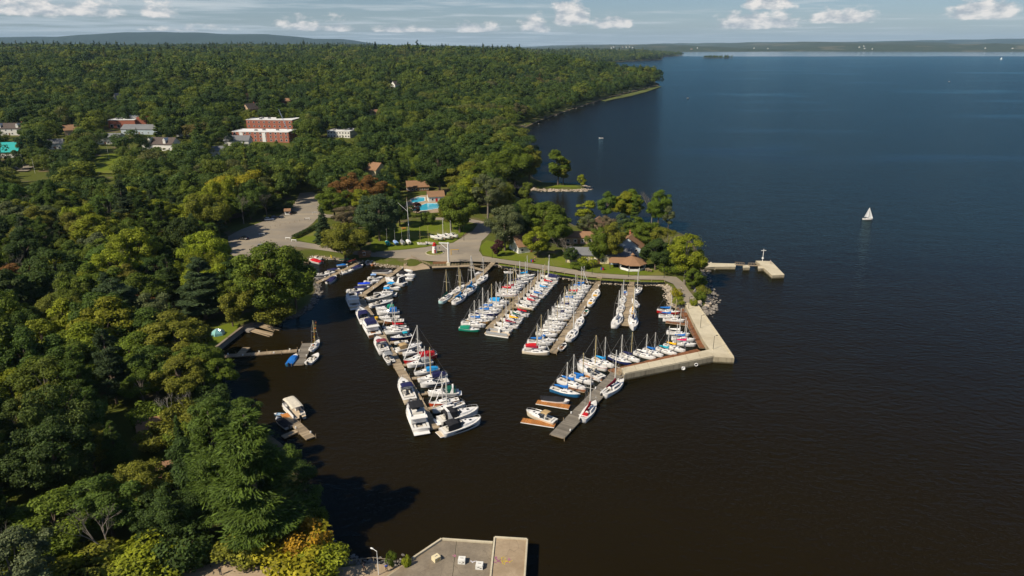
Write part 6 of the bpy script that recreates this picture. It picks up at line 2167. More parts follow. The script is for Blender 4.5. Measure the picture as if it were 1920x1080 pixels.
block('long red brick building with white roof, front wing, in town', 437, 546, 266, 8.6, 20, -5, rows_=3, cols=11, panels=(-.34, .06), keep=(432, 234, 560, 263))
block('taller red brick block with white roof behind the front wing', 464, 553, 247, 11.0, 22, -5, rows_=3, cols=9, keep=(458, 212, 560, 246))
t, W, D = block('red brick building with grey bays at left of town', 203, 251, 241, 8.0, 26, 6, rows_=1, cols=4, wsz=(2.6, 3.2), keep=(196, 205, 270, 240))
MB().box((W / 2 + 4, 2, 4.8), (8.5, D * .8, 10.5)).build('tower', M['brick'], t)
MB().box((W * .22, D * .2, 9.6), (12, 9, 2.6)).build('penthouse', M['wall_white'], t)
MB().box((W * .22, D * .2, 11.0), (12.6, 9.6, .25)).build('penthouse_roof', M['wall_blue'], t)
block('long low white building right of the red brick blocks', 617, 662, 258, 6.0, 24, -10, 'wall_white', rows_=2, cols=8, wsz=(1.4, 1.3), keep=(612, 232, 668, 256))


def gable(label, px, py, W, D, H, RH, rz, wall='wall_white', roof='roof_grey', cols=3, rows_=1, name='house', cat='house', z=None, keep=None, chimney=False, group=None, wsz=(1.1, 1.2), dormer=0, xy=None, door=True):
    if xy:
        x, y, z = xy
    elif z is None:
        x, y, z = on_land(px, py)
    else:
        x, y = at(px, py, z)
    t = thing(name, label, cat, (x, y, z - .1), R(rz), group)
    w_ = MB()
    w_.box((0, 0, H / 2 - .3), (W, D, H + .6))
    for s in (-1, 1):
        w_.add([(s * W / 2, -D / 2, H), (s * W / 2, D / 2, H), (s * W / 2, 0, H + RH)], [(0, 1, 2) if s > 0 else (2, 1, 0)])
    w_.build('wall', M[wall], t)
    ov, th = .45, .16
    for s in (-1, 1):
        r_ = MB()
        y0, z0_ = s * (D / 2 + ov), H - ov * RH / (D / 2)
        vs = [(-W / 2 - ov, 0, H + RH + .02), (W / 2 + ov, 0, H + RH + .02), (W / 2 + ov, y0, z0_ + .02), (-W / 2 - ov, y0, z0_ + .02)]
        vs += [(a, b, c_ + th) for a, b, c_ in vs]
        r_.add(vs, [(0, 1, 2, 3), (7, 6, 5, 4), (0, 4, 5, 1), (1, 5, 6, 2), (2, 6, 7, 3), (3, 7, 4, 0)])
        r_.build('roof_slope', M[roof], t)
    windows(t, t, W, D, H, rows_, cols, wsz=wsz, z0=.9, sides=('front', 'right', 'left'))
    if door:
        dr = MB().box((W * .06 if cols % 2 else 0, -D / 2 - .06, 1.0), (1.0, .12, 2.1)).build('door', M['wall_wood'], t)
        MB().box((W * .06 + .35 if cols % 2 else .35, -D / 2 - .14, 1.0), (.08, .08, .2)).build('door_handle', M['steel'], dr)
    if chimney:
        MB().box((W * .28, D * .12, H + RH + .2), (.8, .8, 1.8)).build('chimney', M['brick'], t)
    for k in range(dormer):
        u = (k + .5) / dormer - .5
        d_ = MB()
        x0 = u * W
        d_.box((x0, -D * .30, H + RH * .34), (2.2, D * .34, RH * .66))
        d_.add([(x0 - 1.3, -D * .48, H + RH * .66), (x0 + 1.3, -D * .48, H + RH * .66), (x0, -D * .48, H + RH * 1.05), (x0 - 1.3, 0, H + RH * .66), (x0 + 1.3, 0, H + RH * .66), (x0, 0, H + RH * 1.05)],
               [(0, 1, 2), (0, 2, 5, 3), (1, 4, 5, 2)])
        d_.build('dormer', M[wall], t)
    if keep:
        k0, k1, k2, k3 = keep
        KEEP.append((k0 + (k2 - k0) * .2, k1, k2 - (k2 - k0) * .2, k1 + (k3 - k1) * .62, y))
    return t


TG = 'houses among the trees of the town'
gable('house with brown roof and two white gables below red block', 305, 280, 26, 13, 5, 4.5, -8, 'wall_white', 'roof_dark', 5, keep=(266, 257, 348, 279), dormer=2, group=TG)
gable('grey roofed house in front of long brick building', 448, 272, 20, 12, 4.5, 3.5, 4, 'wall_white', 'roof_grey', 4, keep=(424, 257, 472, 271), group=TG)
gable('cream house with steep dark roof above the red blocks', 473, 211, 17, 10, 4.5, 5.5, 60, 'wall_tan', 'roof_dark', 3, keep=(455, 190, 497, 211), chimney=True, group=TG)
gable('small tan gable far behind the steep dark roof', 464, 187, 9, 7, 4, 4, 60, 'wall_tan', 'roof_brown', 2, keep=(456, 176, 474, 190), group=TG)
gable('white house with grey roof at left of brown roofed house', 205, 268, 22, 14, 5, 3, 5, 'wall_white', 'roof_grey', 4, keep=(200, 248, 212, 256), group=TG)
gable('long grey roofed shop below left brick building', 270, 250, 34, 14, 4.5, 3.5, -4, 'wall_blue', 'roof_grey', 6, keep=(262, 238, 290, 246), group=TG)
gable('white villa with grey roof right of the long shop', 348, 254, 14, 11, 5, 4, 20, 'wall_white', 'roof_grey', 3, keep=(342, 236, 356, 246), group=TG)
gable('white row house with maroon roof at far left edge', 26, 252, 30, 12, 6, 4, 4, 'wall_white', 'roof_dark', 6, 2, keep=(3, 232, 54, 252), chimney=True, group=TG, dormer=2)
gable('building with bright teal roof at left edge', 10, 292, 27, 20, 4, 6, 10, 'wall_white', 'roof_teal', 4, keep=(0, 262, 40, 290), group=TG)
gable('cream house half hidden by spruces above the pools', 706, 331, 9, 12, 5.5, 4, -28, 'wall_cream', 'roof_brown', 2, keep=(688, 304, 722, 331), group=TG)
gable('white gable among trees high above the pools', 741, 165, 11, 9, 5, 5, 60, 'wall_white', 'roof_dark', 3, keep=(733, 148, 752, 168), group=TG)
gable('pale house behind willow woods left of the shop', 137, 253, 12, 10, 5, 4, 30, 'wall_tan', 'roof_brown', 2, keep=(120, 238, 148, 256), group=TG)
gable('small white house low in the woods near field', 105, 278, 12, 10, 4.5, 3, 20, 'wall_white', 'roof_grey', 3, keep=(98, 266, 116, 280), group=TG)
gable('small pale house near the red blocks, lower left', 408, 291, 12, 9, 4, 3, 15, 'wall_white', 'roof_grey', 3, keep=(400, 281, 420, 292), group=TG)
gable('pale house far left among distant trees', 222, 188, 9, 8, 5, 4, 60, 'wall_white', 'roof_grey', 2, keep=(216, 176, 228, 190), group=TG)
gable('orange brick house behind the brick building', 535, 196, 13, 9, 4, 3.5, 10, 'brick', 'roof_brown', 3, keep=(526, 184, 546, 196), group=TG)
gable('cream gable between the white building and the shore woods', 700, 218, 12, 9, 4, 3.5, 25, 'wall_cream', 'roof_brown', 3, keep=(692, 208, 712, 219), group=TG)
KEEP.append((174, 292, 234, 326, 480))
KEEP.append((30, 300, 98, 328, 450))

# harbour buildings
Zg = GROUND_Z
gable('small white clubhouse with brown roof by the promenade', 985, 468, 11, 9, 3.2, 3.4, 25, 'wall_white', 'roof_brown', 3, z=Zg)
gable('tan roofed cottage behind the grey green tree', 972, 448, 10, 8, 3.0, 3.0, 60, 'wall_tan', 'roof_brown', 2, z=Zg)
gable('long cream hall with grey roof beside the gazebo', 1122, 488, 26, 9, 3.6, 1.8, -6, 'wall_cream', 'roof_grey', 8, z=Zg)
gable('brown roofed house with teal windows behind the gazebo', 1182, 478, 11, 11, 5.0, 4.0, 66, 'wall_blue', 'roof_brown', 3, 2, z=Zg, chimney=True)
gable('low brown roofed terrace building near the small bay', 1085, 452, 13, 9, 3.0, 1.6, -4, 'wall_tan', 'roof_brown', 4, z=Zg)
gable('tall brown gable behind the thin brownish tree', 1118, 444, 9, 11, 4.4, 4.4, 70, 'wall_tan', 'roof_brown', 2, z=Zg)
gable('brown pool pavilion with hipped brown roof', 783, 356, 13, 9, 2.8, 3.0, 12, 'wall_wood', 'roof_brown', 6, z=Zg, wsz=(1.2, 1.0), keep=(762, 340, 808, 360))
th = gable('white pool house with red door and brown roof', 817, 376, 9, 6.5, 3.2, 2.4, 14, 'wall_white', 'roof_brown', 2, z=Zg, keep=(800, 360, 832, 378), door=False)
MB().box((0, -3.32, 1.05), (1.1, .12, 2.1)).build('door', M['red'], th)
gable('small white ticket kiosk with brown roof at parking entrance', 540, 402, 2.6, 2.4, 2.3, .8, 10, 'wall_white', 'roof_brown', 1, z=Zg, name='kiosk', cat='kiosk', wsz=(1.6, .9), door=False)
gable('open shed with tan roof near the small runabout dock', 684, 480, 4.6, 2.6, 1.5, .8, 6, 'wall_wood', 'roof_brown', 1, z=Zg, name='shed', cat='shed', door=False)
KEEP.append((562, 364, 598, 462, 390))
KEEP.append((436, 422, 562, 480, 330))
KEEP.append((528, 392, 560, 408, 340))
KEEP.append((512, 742, 592, 828, 150))
KEEP.append((345, 1034, 520, 1080, 110))
KEEP.append((610, 1000, 780, 1080, 110))
KEEP.append((575, 475, 690, 540, 290))
KEEP.append((755, 362, 838, 402, 400))
for i, (px, py) in enumerate([(1007, 484), (1129, 505), (1126, 504)]):
    pass

# octagonal gazebo with its open shelter
x, y = at(1185, 502, Zg)
t = thing('gazebo', 'octagonal gazebo with brown shingle roof by promenade', 'gazebo', (x, y, Zg))
n8 = 8
rr, hh = 5.2, 2.5
for k in range(n8):
    a0, a1 = (k - .5) * math.pi / 4, (k + .5) * math.pi / 4
    MB().add([(rr * 1.14 * math.cos(a0), rr * 1.14 * math.sin(a0), hh), (rr * 1.14 * math.cos(a1), rr * 1.14 * math.sin(a1), hh), (.5 * math.cos(a1), .5 * math.sin(a1), hh + 2.4), (.5 * math.cos(a0), .5 * math.sin(a0), hh + 2.4),
              (rr * 1.14 * math.cos(a0), rr * 1.14 * math.sin(a0), hh - .15), (rr * 1.14 * math.cos(a1), rr * 1.14 * math.sin(a1), hh - .15)], [(0, 1, 2, 3), (4, 5, 1, 0)]).build('roof_slope', M['roof_brown'], t)
    MB().tube((rr * math.cos(a0), rr * math.sin(a0), 0), (rr * math.cos(a0), rr * math.sin(a0), hh), .14).build('post', M['white'], t)
    am = (a0 + a1) / 2
    MB().box((rr * .93 * math.cos(am), rr * .93 * math.sin(am), .5), (.1, rr * .68, .9), am).build('balustrade', M['white'], t)
MB().lathe([(.5, hh + 2.38), (.6, hh + 2.5), (.6, hh + 2.9), (.9, hh + 2.95), (.05, hh + 3.7)], n=8).build('cupola', M['roof_brown'], t)
MB().lathe([(rr, 0), (rr, .12)], n=8).build('floor', M['concrete_grey'], t)
x, y = at(1160, 500, Zg)
t = thing('picnic_shelter', 'open shelter with brown roof left of the gazebo', 'shelter', (x, y, Zg), R(-4))
MB().add([(-4, -3, 2.5), (4, -3, 2.5), (3, 0, 3.9), (-3, 0, 3.9), (4, 3, 2.5), (-4, 3, 2.5)], [(0, 1, 2, 3), (3, 2, 4, 5), (0, 3, 5), (1, 4, 2)]).build('roof', M['roof_brown'], t)
MB().box((0, 0, 2.44), (7.9, 5.9, .1)).build('ceiling', M['wall_wood'], t)
for sx in (-1, 0, 1):
    for sy in (-1, 1):
        MB().box((sx * 3.6, sy * 2.6, 1.2), (.25, .25, 2.5)).build('post', M['roof_dark'], t)
MB().box((0, 2.7, 1.0), (7.0, .15, 2.0)).build('back_wall', M['wall_blue'], t)

# model lighthouse on its round island
x, y = at(815, 474.5, Zg)
t = thing('roundabout', 'round grass island with stone kerb under the lighthouse', 'traffic island', (x, y, Zg))
for k in range(24):
    a = k * math.pi / 12
    MB().box((3.7 * math.cos(a), 3.7 * math.sin(a), .12), (.3, .93, .3), a).build('kerb', M['concrete'], t)
MB().lathe([(3.56, .0), (3.56, .18)], n=24).build('grass', M['lawn'], t)
t = thing('lighthouse', 'small white lighthouse with red lantern on grass island', 'lighthouse', (x, y, Zg + .15), R(15))
MB().lathe([(1.15, 0), (.78, 3.1), (.78, 3.15)], n=8).build('tower', M['white'], t)
MB().lathe([(1.0, 3.15), (1.0, 3.3)], n=8).build('gallery', M['red'], t)
MB().lathe([(.62, 3.3), (.62, 4.0)], n=8).build('lantern', M['red'], t)
MB().lathe([(.8, 4.0), (.1, 4.6), (.05, 4.9)], n=8).build('cap', M['red'], t)
MB().box((0, -1.06, .9), (.6, .14, 1.5)).build('door', M['red'], t)
MB().box((0, -.92, 2.3), (.35, .12, .5)).build('window', M['glass'], t)

# boat-lifting crane, yellow davit and the tall signal mast
x, y = at(841, 497, 1.0)
t = thing('crane', 'tall white boat crane standing on the timber quay', 'crane', (x, y, .9), R(172))
MB().box((0, 0, .6), (1.5, 1.5, 1.3)).build('base', M['concrete'], t)
MB().tube((0, 0, 1.2), (0, 0, 9.6), .36, .27, 10).build('column', M['white'], t)
MB().box((1.6, 0, 9.3), (4.2, .34, .34)).build('boom', M['white'], t)
MB().tube((3.2, 0, 9.2), (.2, 0, 6.6), .12).build('brace', M['white'], t)
MB().tube((3.5, 0, 9.1), (3.5, 0, 7.4), .03, n=4).build('cable', M['wire'], t)
MB().box((3.5, 0, 7.2), (.25, .2, .5)).build('hook_block', M['black'], t)
x, y = at(846, 478, Zg)
t = thing('davit', 'small yellow davit on the plaza right of white crane', 'davit', (x, y, Zg), R(6))
MB().tube((0, 0, 0), (0, 0, 2.3), .16, .14).build('post', M['yellow'], t)
MB().box((1.5, 0, 2.3), (3.4, .16, .18)).build('arm', M['yellow'], t)
MB().tube((3.1, 0, 2.25), (3.1, 0, 1.2), .05).build('hook', M['black'], t)
x, y = at(768, 452, Zg)
t = thing('signal_mast', 'very tall white signal mast with gaff on the lawn', 'mast', (x, y, Zg))
MB().tube((0, 0, 0), (-.3, 0, 19.5), .17, .09, 7).build('pole', M['white'], t)
MB().tube((-.15, 0, 13.6), (-4.3, 0, 17.6), .08, .05, 5).build('gaff', M['white'], t)
MB().tube((-.3, 0, 18.6), (-.3, 0, 20.2), .11, .07, 6).build('topmast', M['roof_brown'], t)
for s in (-1, 1):
    MB().tube((0, s * 3, 0), (-.2, 0, 14), .02, n=3).build('stay', M['wire'], t)

# swimming pools
for i, (poly, lab) in enumerate([([(770, 374), (783, 369.5), (797, 370), (797, 377), (784, 379.5), (771, 380.5)], 'smaller turquoise swimming pool next to pavilion'),
                                 ([(772, 389), (792, 384), (800, 381), (829, 381.5), (828, 390), (800, 394.5), (774, 396)], 'larger turquoise swimming pool below white pool house')]):
    q = [at(px, py, Z1 + .05) for px, py in poly]
    o = q[0]
    t = thing('swimming_pool', lab, 'swimming pool', (*o, Z1))
    ql = [(a - o[0], b - o[1]) for a, b in q]
    MB().prism(grow_poly(ql, -.02), 0, .07).build('water_surface', M['pool'], t)
    kerb(q + q[:1], o, .02, t, 'wall_white', .5, .16, 'coping')

# clipped hedges
def hedge(label, pts, z, wd, h, color):
    o = pts[0]
    P, N = [], []
    r = np.random.default_rng(3)
    L = sum(math.hypot(q[0] - p[0], q[1] - p[1]) for p, q in zip(pts, pts[1:]))
    n = int(L * 260)
    for _ in range(n):
        x, y = along(pts, rnd.random())
        P.append((x - o[0] + r.uniform(-1, 1) * wd / 2, y - o[1] + r.uniform(-1, 1) * wd / 2, r.uniform(.1, 1) ** .5 * h))
    P = np.array(P)
    N = unit(r, n) + np.array((0, 0, .6))
    t = thing('hedge', label, 'hedge', (*o, z))
    link('foliage', leaf_mesh('foliage', P, N, .32, 1.1, seed=4), t, color=color)
    stm = MB()
    for k in range(int(L / 1.5)):
        x, y = along(pts, (k + .5) / int(L / 1.5))
        stm.tube((x - o[0], y - o[1], -.1), (x - o[0], y - o[1], h * .7), .05, .03, 4)
    stuff(stm.build('stem', M['bark'], t))


hedge('clipped green hedge at the parking lot corner', [at(551, 448, Zg), at(566, 441, Zg), at(590, 429, Zg), at(604, 421, Zg)], Zg, 2.2, 1.7, COL['dark'])
hedge('low hedge between the pools and the lawn', [at(772, 408, Zg), at(800, 405, Zg), at(832, 405, Zg)], Zg, 1.5, 1.3, COL['green'])

# ------------------------------------------------------------------ cars, street furniture, people
def car(label, px, py, rz, color, z=None, L=4.6, tall=1.0):
    x, y = at(px, py, Z1)
    t = thing('car', label, 'car', (x, y, Z1 + .02), R(rz), 'cars in the parking lot')
    s = L / 4.6
    body = MB()
    body.loft([[(xx * s, .9 * k, .28), (xx * s, .92 * k, .62 + h), (xx * s, .8 * k, .82 + h), (xx * s, -.8 * k, .82 + h), (xx * s, -.92 * k, .62 + h), (xx * s, -.9 * k, .28)] for xx, h, k in
               ((-2.3, -.02, .88), (-2.1, .08, .97), (-.6, .1, 1), (.9, .08, 1), (1.9, -.02, .96), (2.3, -.16, .82))], True)
    body.build('body', M['car_paint'], t, color=color)
    cab = MB()
    cab.loft([[(xx * s, .8 * k, .86), (xx * s, .66 * k, .86 + h * tall), (xx * s, -.66 * k, .86 + h * tall), (xx * s, -.8 * k, .86)] for xx, h, k in ((-2.05, .1, .92), (-1.6, .6, .97), (.1, .64, 1), (1.05, .05, .95))], True)
    cab.build('window', M['glass'], t)
    MB().box((-.75 * s, 0, .86 + .63 * tall), (1.75 * s, 1.24, .06)).build('roof', M['car_paint'], t, color=color)
    for sx in (-1.42, 1.4):
        for sy in (-1, 1):
            wh = MB().tube((sx * s, sy * .72, .33), (sx * s, sy * .94, .33), .33, n=10).build('wheel', M['rubber'], t)
            MB().tube((sx * s, sy * .93, .33), (sx * s, sy * .955, .33), .19, n=8).build('rim', M['steel'], wh)
    for sy in (-1, 1):
        MB().box((2.22 * s, sy * .55, .6), (.12, .34, .16)).build('headlight', M['white'], t)
        MB().box((-2.3 * s, sy * .6, .66), (.08, .3, .16)).build('tail_light', M['red'], t)


car('black sport utility car alone in the parking lot', 457, 449, 168, (.012, .014, .02), tall=1.15)
car('white car parked under trees at the lot edge', 505, 413, 20, (.6, .62, .64))
car('dark blue car parked beside the white car', 516, 409, 20, (.02, .03, .06))
car('dark car behind the ticket kiosk', 549, 401, 60, (.02, .02, .022))
car('grey car partly hidden behind the large shore tree', 492, 464, 15, (.2, .21, .22))
car('pale car beside trees behind the pool pavilion', 806, 337, 10, (.5, .52, .55))
for i, (px, py, a) in enumerate([(491, 441, 15), (576, 412, 12), (590, 401, 30), (540, 449, -14), (551, 453, -12)]):
    x, y = at(px, py, Z1)
    t = thing('barrier', ['white rail barrier nearest the black car', 'white rail barrier at middle of the lot', 'white rail barrier at the entrance road', 'white rail barrier at hedge end', 'low white rail barrier by the lawn corner'][i], 'barrier', (x, y, Z1), R(a), 'white rail barriers in the parking lot')
    MB().box((0, 0, .85), (2.6, .16, .28)).build('rail', M['white'], t)
    for s in (-1, 1):
        MB().box((s * 1.1, 0, .42), (.16, .2, .84)).build('leg', M['white'], t)
for i in range(12):
    x, y = at(470 + i * 9.2, 436 - i * 2.1 - (i % 2) * .5, Z1)
    t = tag(MB().tube((0, 0, 0), (0, 0, .95), .08, .07).build('bollard', M['timber'], loc=(x, y, Z1)), 'short wooden bollard in the row dividing the parking lot', 'bollard', 'bollards dividing the parking lot')
for i, (px, py) in enumerate([(997, 491), (999, 491.5), (1128, 506), (1131, 506.5)]):
    x, y = at(px, py, Zg)
    t = thing('bin', ['blue litter bin left of pair near middle dock', 'red litter bin right of pair near middle dock', 'blue litter bin left of the shelter', 'red litter bin left of the shelter'][i], 'litter bin', (x, y, Zg + .06))
    MB().lathe([(.34, 0), (.42, .95), (.42, 1.0)], n=8).build('body', M['paint'], t, color=(.02, .08, .4) if i % 2 == 0 else (.4, .02, .02))
    MB().lathe([(.44, 1.0), (.3, 1.18), (.02, 1.2)], n=8).build('lid', M['black'], t)
for i, (px, py, a) in enumerate([(1213, 507, 10), (1218, 509, -20), (757, 430, 20), (932, 462, 0)]):
    x, y = at(px, py, Zg)
    t = thing('picnic_table', ['wooden picnic table right of gazebo, farther one', 'wooden picnic table right of gazebo, nearer one', 'orange wooden picnic table on the lawn', 'wooden picnic table beside the plaza trees'][i], 'picnic table', (x, y, Zg + .04), R(a))
    m_ = 'plank_orange' if i == 2 else 'timber'
    MB().box((0, 0, .75), (2.0, .8, .07)).build('table_top', M[m_], t)
    for s in (-1, 1):
        MB().box((0, s * .75, .45), (2.0, .3, .06)).build('bench', M[m_], t)
        MB().box((s * .7, 0, .38), (.1, 1.5, .74)).build('leg', M[m_], t)
# kayak racks on the bank
for i, (px, py, c_) in enumerate([(645, 485, (.02, .16, .06)), (660, 487.5, (.35, .03, .02)), (663, 485.5, (.5, .2, .03)), (621, 480, (.65, .45, .02))]):
    x, y = at(px, py, Zg + .6)
    k_ = MB()
    k_.loft([[(xx, .32 * w_, .1), (xx, .18 * w_, .32), (xx, -.18 * w_, .32), (xx, -.32 * w_, .1), (xx, 0, -.05)] for xx, w_ in ((-2.1, .05), (-1.2, .8), (0, 1), (1.2, .8), (2.1, .05))], True)
    t = thing('kayak', ['green kayak lying by small runabout dock', 'red kayak lying by small runabout dock', 'orange kayak behind the red kayak', 'yellow kayak near the pale dock'][i], 'kayak', (x, y, Zg + .2), R(20 + 30 * i))
    k_.build('hull', M['gelcoat'], t, color=c_)
    MB().lathe([(.3, .3), (.3, .345)], n=8).build('seat_opening', M['black'], t)
# dome tent
x, y = at(409, 627, Zg)
t = thing('tent', 'small dome tent, pale green and lilac, on bay lawn', 'tent', (x, y, Zg + .08), R(30))
for k in range(6):
    a0, a1 = k * math.pi / 3, (k + 1) * math.pi / 3
    pr = [(2.1, 0), (1.95, .7), (1.3, 1.4), (.5, 1.75), (.03, 1.85)]
    m_ = MB()
    m_.loft([[(r_ * math.cos(a0), r_ * math.sin(a0), z), (r_ * math.cos(a1), r_ * math.sin(a1), z)] for r_, z in pr], False, False, False)
    m_.build('tent_panel', M['canvas'], t, color=[(.42, .62, .52), (.5, .66, .58), (.42, .30, .50), (.20, .42, .40), (.15, .34, .36), (.46, .62, .55)][k])
    MB().path([(r_ * 1.02 * math.cos(a0), r_ * 1.02 * math.sin(a0), z + .02) for r_, z in pr], [.03] * 5, 4).build('pole', M['steel'], t)
# yellow dock box
x, y = at(706, 598, .6)
t = thing('dock_box', 'bright yellow storage box on the long bent dock', 'box', (x, y, .5), R(-60))
MB().box((0, 0, .35), (1.3, .8, .6)).build('body', M['yellow'], t)
MB().box((0, 0, .7), (1.36, .86, .1)).build('lid', M['yellow'], t)
# lamp posts and poles in town and on the shore road
for i, (px, py, h) in enumerate([(247, 300, 11), (205, 300, 10), (100, 322, 10), (82, 318, 10), (66, 325, 10), (45, 316, 10), (675, 345, 9), (870, 452, 7), (923, 486, 5), (1110, 516, 4.5), (1178, 520, 4.5), (1245, 521, 4.5)]):
    x, y, z = on_land(px, py)
    t = thing('light_pole', ['tall light pole right of the sports field', 'tall light pole above the sports field', 'rightmost of four light poles near the teal roof', 'third of four light poles near the teal roof', 'second of four light poles near the teal roof', 'leftmost of four light poles near the teal roof', 'street light left of the cream house', 'lamp post at the plaza corner',
                             'lamp post near gangway of crane side dock', 'lamp post by gangway of one-sided sailboat dock', 'lamp post by gangway of short straight dock', 'lamp post where promenade bends to concrete pier'][i], 'light pole', (x, y, z), R(200))
    MB().tube((0, 0, 0), (0, 0, h), .1, .06, 5).build('pole', M['spar'] if i < 7 else M['black'], t)
    MB().box((.4, 0, h), (.9, .3, .18)).build('lamp_head', M['steel'] if i < 7 else M['black'], t)
# construction crane jib behind the brick block
x, y, z = on_land(545, 262)
t = thing('tower_crane', 'thin slanting crane boom in front of red brick blocks', 'crane', (x, y, z))
MB().box((0, 0, 1.5), (3.5, 2.5, 3)).build('cab', M['white'], t)
MB().tube((0, 0, 2.5), (-9, 4, 26), .35, .2, 5).build('boom', M['steel'], t)


# people: one continuous body grown over a posed skeleton, clothing as thin shells over it
def skin_mesh(name, verts, edges, radii, mat, root=0):
    me = bpy.data.meshes.new(name)
    me.from_pydata(verts, edges, [])
    ob_ = bpy.data.objects.new(name, me)
    col.objects.link(ob_)
    sk = ob_.modifiers.new('skin', 'SKIN')
    for i, r_ in enumerate(radii):
        me.skin_vertices[0].data[i].radius = (r_, r_)
        me.skin_vertices[0].data[i].use_root = (i == root)
    sb = ob_.modifiers.new('sub', 'SUBSURF')
    sb.levels = 1
    sb.render_levels = 1
    dg = bpy.context.evaluated_depsgraph_get()
    out = bpy.data.meshes.new_from_object(ob_.evaluated_get(dg))
    out.name = name
    bpy.data.objects.remove(ob_)
    out.materials.clear()
    out.materials.append(mat)
    return out


JV = [(0, 0, .95), (0, .0, 1.18), (0, .02, 1.40), (0, .0, 1.50), (0, .03, 1.60), (0, .05, 1.70),
      (-.19, 0, 1.40), (-.24, -.12, 1.15), (-.24, -.05, .92), (-.24, .02, .83), (.19, 0, 1.40), (.25, .12, 1.15), (.25, .28, .98), (.25, .33, .92),
      (-.1, 0, .90), (-.1, .12, .50), (-.1, .02, .08), (-.1, .16, .04), (.1, 0, .90), (.1, -.06, .50), (.1, -.28, .12), (.1, -.16, .05)]
JE = [(0, 1), (1, 2), (2, 3), (3, 4), (4, 5), (2, 6), (6, 7), (7, 8), (8, 9), (2, 10), (10, 11), (11, 12), (12, 13), (0, 14), (14, 15), (15, 16), (16, 17), (0, 18), (18, 19), (19, 20), (20, 21)]
JR = [.14, .13, .13, .055, .085, .09, .065, .05, .038, .04, .065, .05, .038, .04, .09, .062, .042, .035, .09, .062, .042, .035]
BODY = skin_mesh('body', JV, JE, JR, M['skin'])
tv = [0, 1, 2, 6, 7, 10, 11]
SHIRT = skin_mesh('shirt', [JV[i] for i in tv], [(0, 1), (1, 2), (2, 3), (3, 4), (2, 5), (5, 6)], [.165, .155, .15, .085, .07, .085, .07], M['canvas'])
lv = [0, 14, 15, 16, 18, 19, 20]
TROUSERS = skin_mesh('trousers', [JV[i] for i in lv], [(0, 1), (1, 2), (2, 3), (0, 4), (4, 5), (5, 6)], [.16, .11, .082, .062, .11, .082, .062], M['canvas'])
HAIR = MB().lathe([(.02, 1.62), (.105, 1.66), (.112, 1.72), (.09, 1.79), (.02, 1.82)], (0, .03), 8).mesh('hair', M['black'])
NOSE = MB().box((0, .145, 1.655), (.03, .05, .05)).mesh('nose', M['skin'])
for i, (px, py, z, rz, sh, tr) in enumerate([(725, 1072, 1.5, 200, (.03, .08, .35), (.28, .2, .12)), (683, 1070, 1.5, 90, (.05, .05, .06), (.04, .04, .05)), (1444, 495, 1.5, 40, (.7, .68, .66), (.5, .42, .35)),
                                             (1303, 549, Z1, 10, (.3, .32, .36), (.08, .09, .12)), (1277, 546, Z1, 250, (.65, .65, .66), (.1, .12, .2)), (414, 1078, 1.5, 30, (.05, .05, .05), (.1, .1, .1)), (1003, 488, Z1, 80, (.6, .1, .08), (.1, .1, .14))]):
    x, y = at(px, py, z)
    t = thing('person', ['person in blue shirt walking on the lower road', 'person in dark clothes in shade by the lower railing', 'person in white on the breakwater head', 'person in grey top on path to concrete pier', 'person in white shirt near start of concrete pier',
                         'person in black on the lower left road', 'person in red shirt on promenade near middle dock'][i], 'person', (x, y, z + .01), R(rz), 'people walking by the water')
    link('body', BODY, t)
    link('shirt', SHIRT, t, color=sh)
    link('trousers', TROUSERS, t, color=tr)
    link('hair', HAIR, t)
# gull over the left bay
x, y = at(410, 683, 6)
t = thing('gull', 'white gull gliding over the shaded left bay', 'gull', (x, y, 6), R(30))
MB().path([(-.3, 0, 0), (0, 0, .02), (.28, 0, .05), (.38, 0, .05)], [.03, .1, .07, .02], 6).build('body', M['white'], t)
for s in (-1, 1):
    MB().add([(.15, 0, .05), (.18, s * .45, .18), (.0, s * 1.0, .1), (-.1, s * .45, .14), (-.12, 0, .04)], [(0, 1, 2, 3, 4)]).build('wing', M['white'], t)
# hut and teal tarp half hidden in the lower woods
gable('brown hut half hidden in the lower left woods', 285, 812, 5, 4, 2.4, 1.5, 30, 'wall_wood', 'roof_brown', 1, z=Zg, name='hut', cat='hut')
gable('house with brown roof half hidden by lower left trees', 352, 905, 9, 8, 3.2, 2.6, 20, 'wall_tan', 'roof_brown', 2, z=Zg)
KEEP.append((306, 764, 362, 800, 146))
KEEP.append((590, 700, 760, 1000, 140))
KEEP.append((398, 612, 458, 664, 200))
# village on the far shore
for i in range(16):
    px = rnd.choice([rnd.uniform(1140, 1190), rnd.uniform(1280, 1340), rnd.uniform(1600, 1640), rnd.uniform(1350, 1900)])
    py = rnd.uniform(91.6, 94.6)
    yy = rnd.uniform(9900, 10600)
    xx = (px - 960) / FPX * yy / ((_F + _U * ((540 - py) / FPX))[1])
    gable('tiny pale house in the village on the far shore', 0, 0, 24, 15, 8, 7, rnd.uniform(0, 90), rnd.choice(['wall_white', 'wall_white', 'wall_tan']), rnd.choice(['roof_grey', 'roof_brown']), 1, group='far shore village houses', xy=(xx, yy, gz(xx, yy) + 3), door=False, wsz=(4, 4))
# ------------------------------------------------------------------ woods
def poly_mask(px_poly, z, X, Y, drapey=False):
    poly = [at(px, py, z) for px, py in px_poly]
    ins = np.zeros(X.shape, bool)
    for (ax, ay), (bx, by) in zip(poly, poly[1:] + poly[:1]):
        if ay != by:
            ins ^= ((ay > Y) != (by > Y)) & (X < (bx - ax) * (Y - ay) / (by - ay) + ax)
    return ins


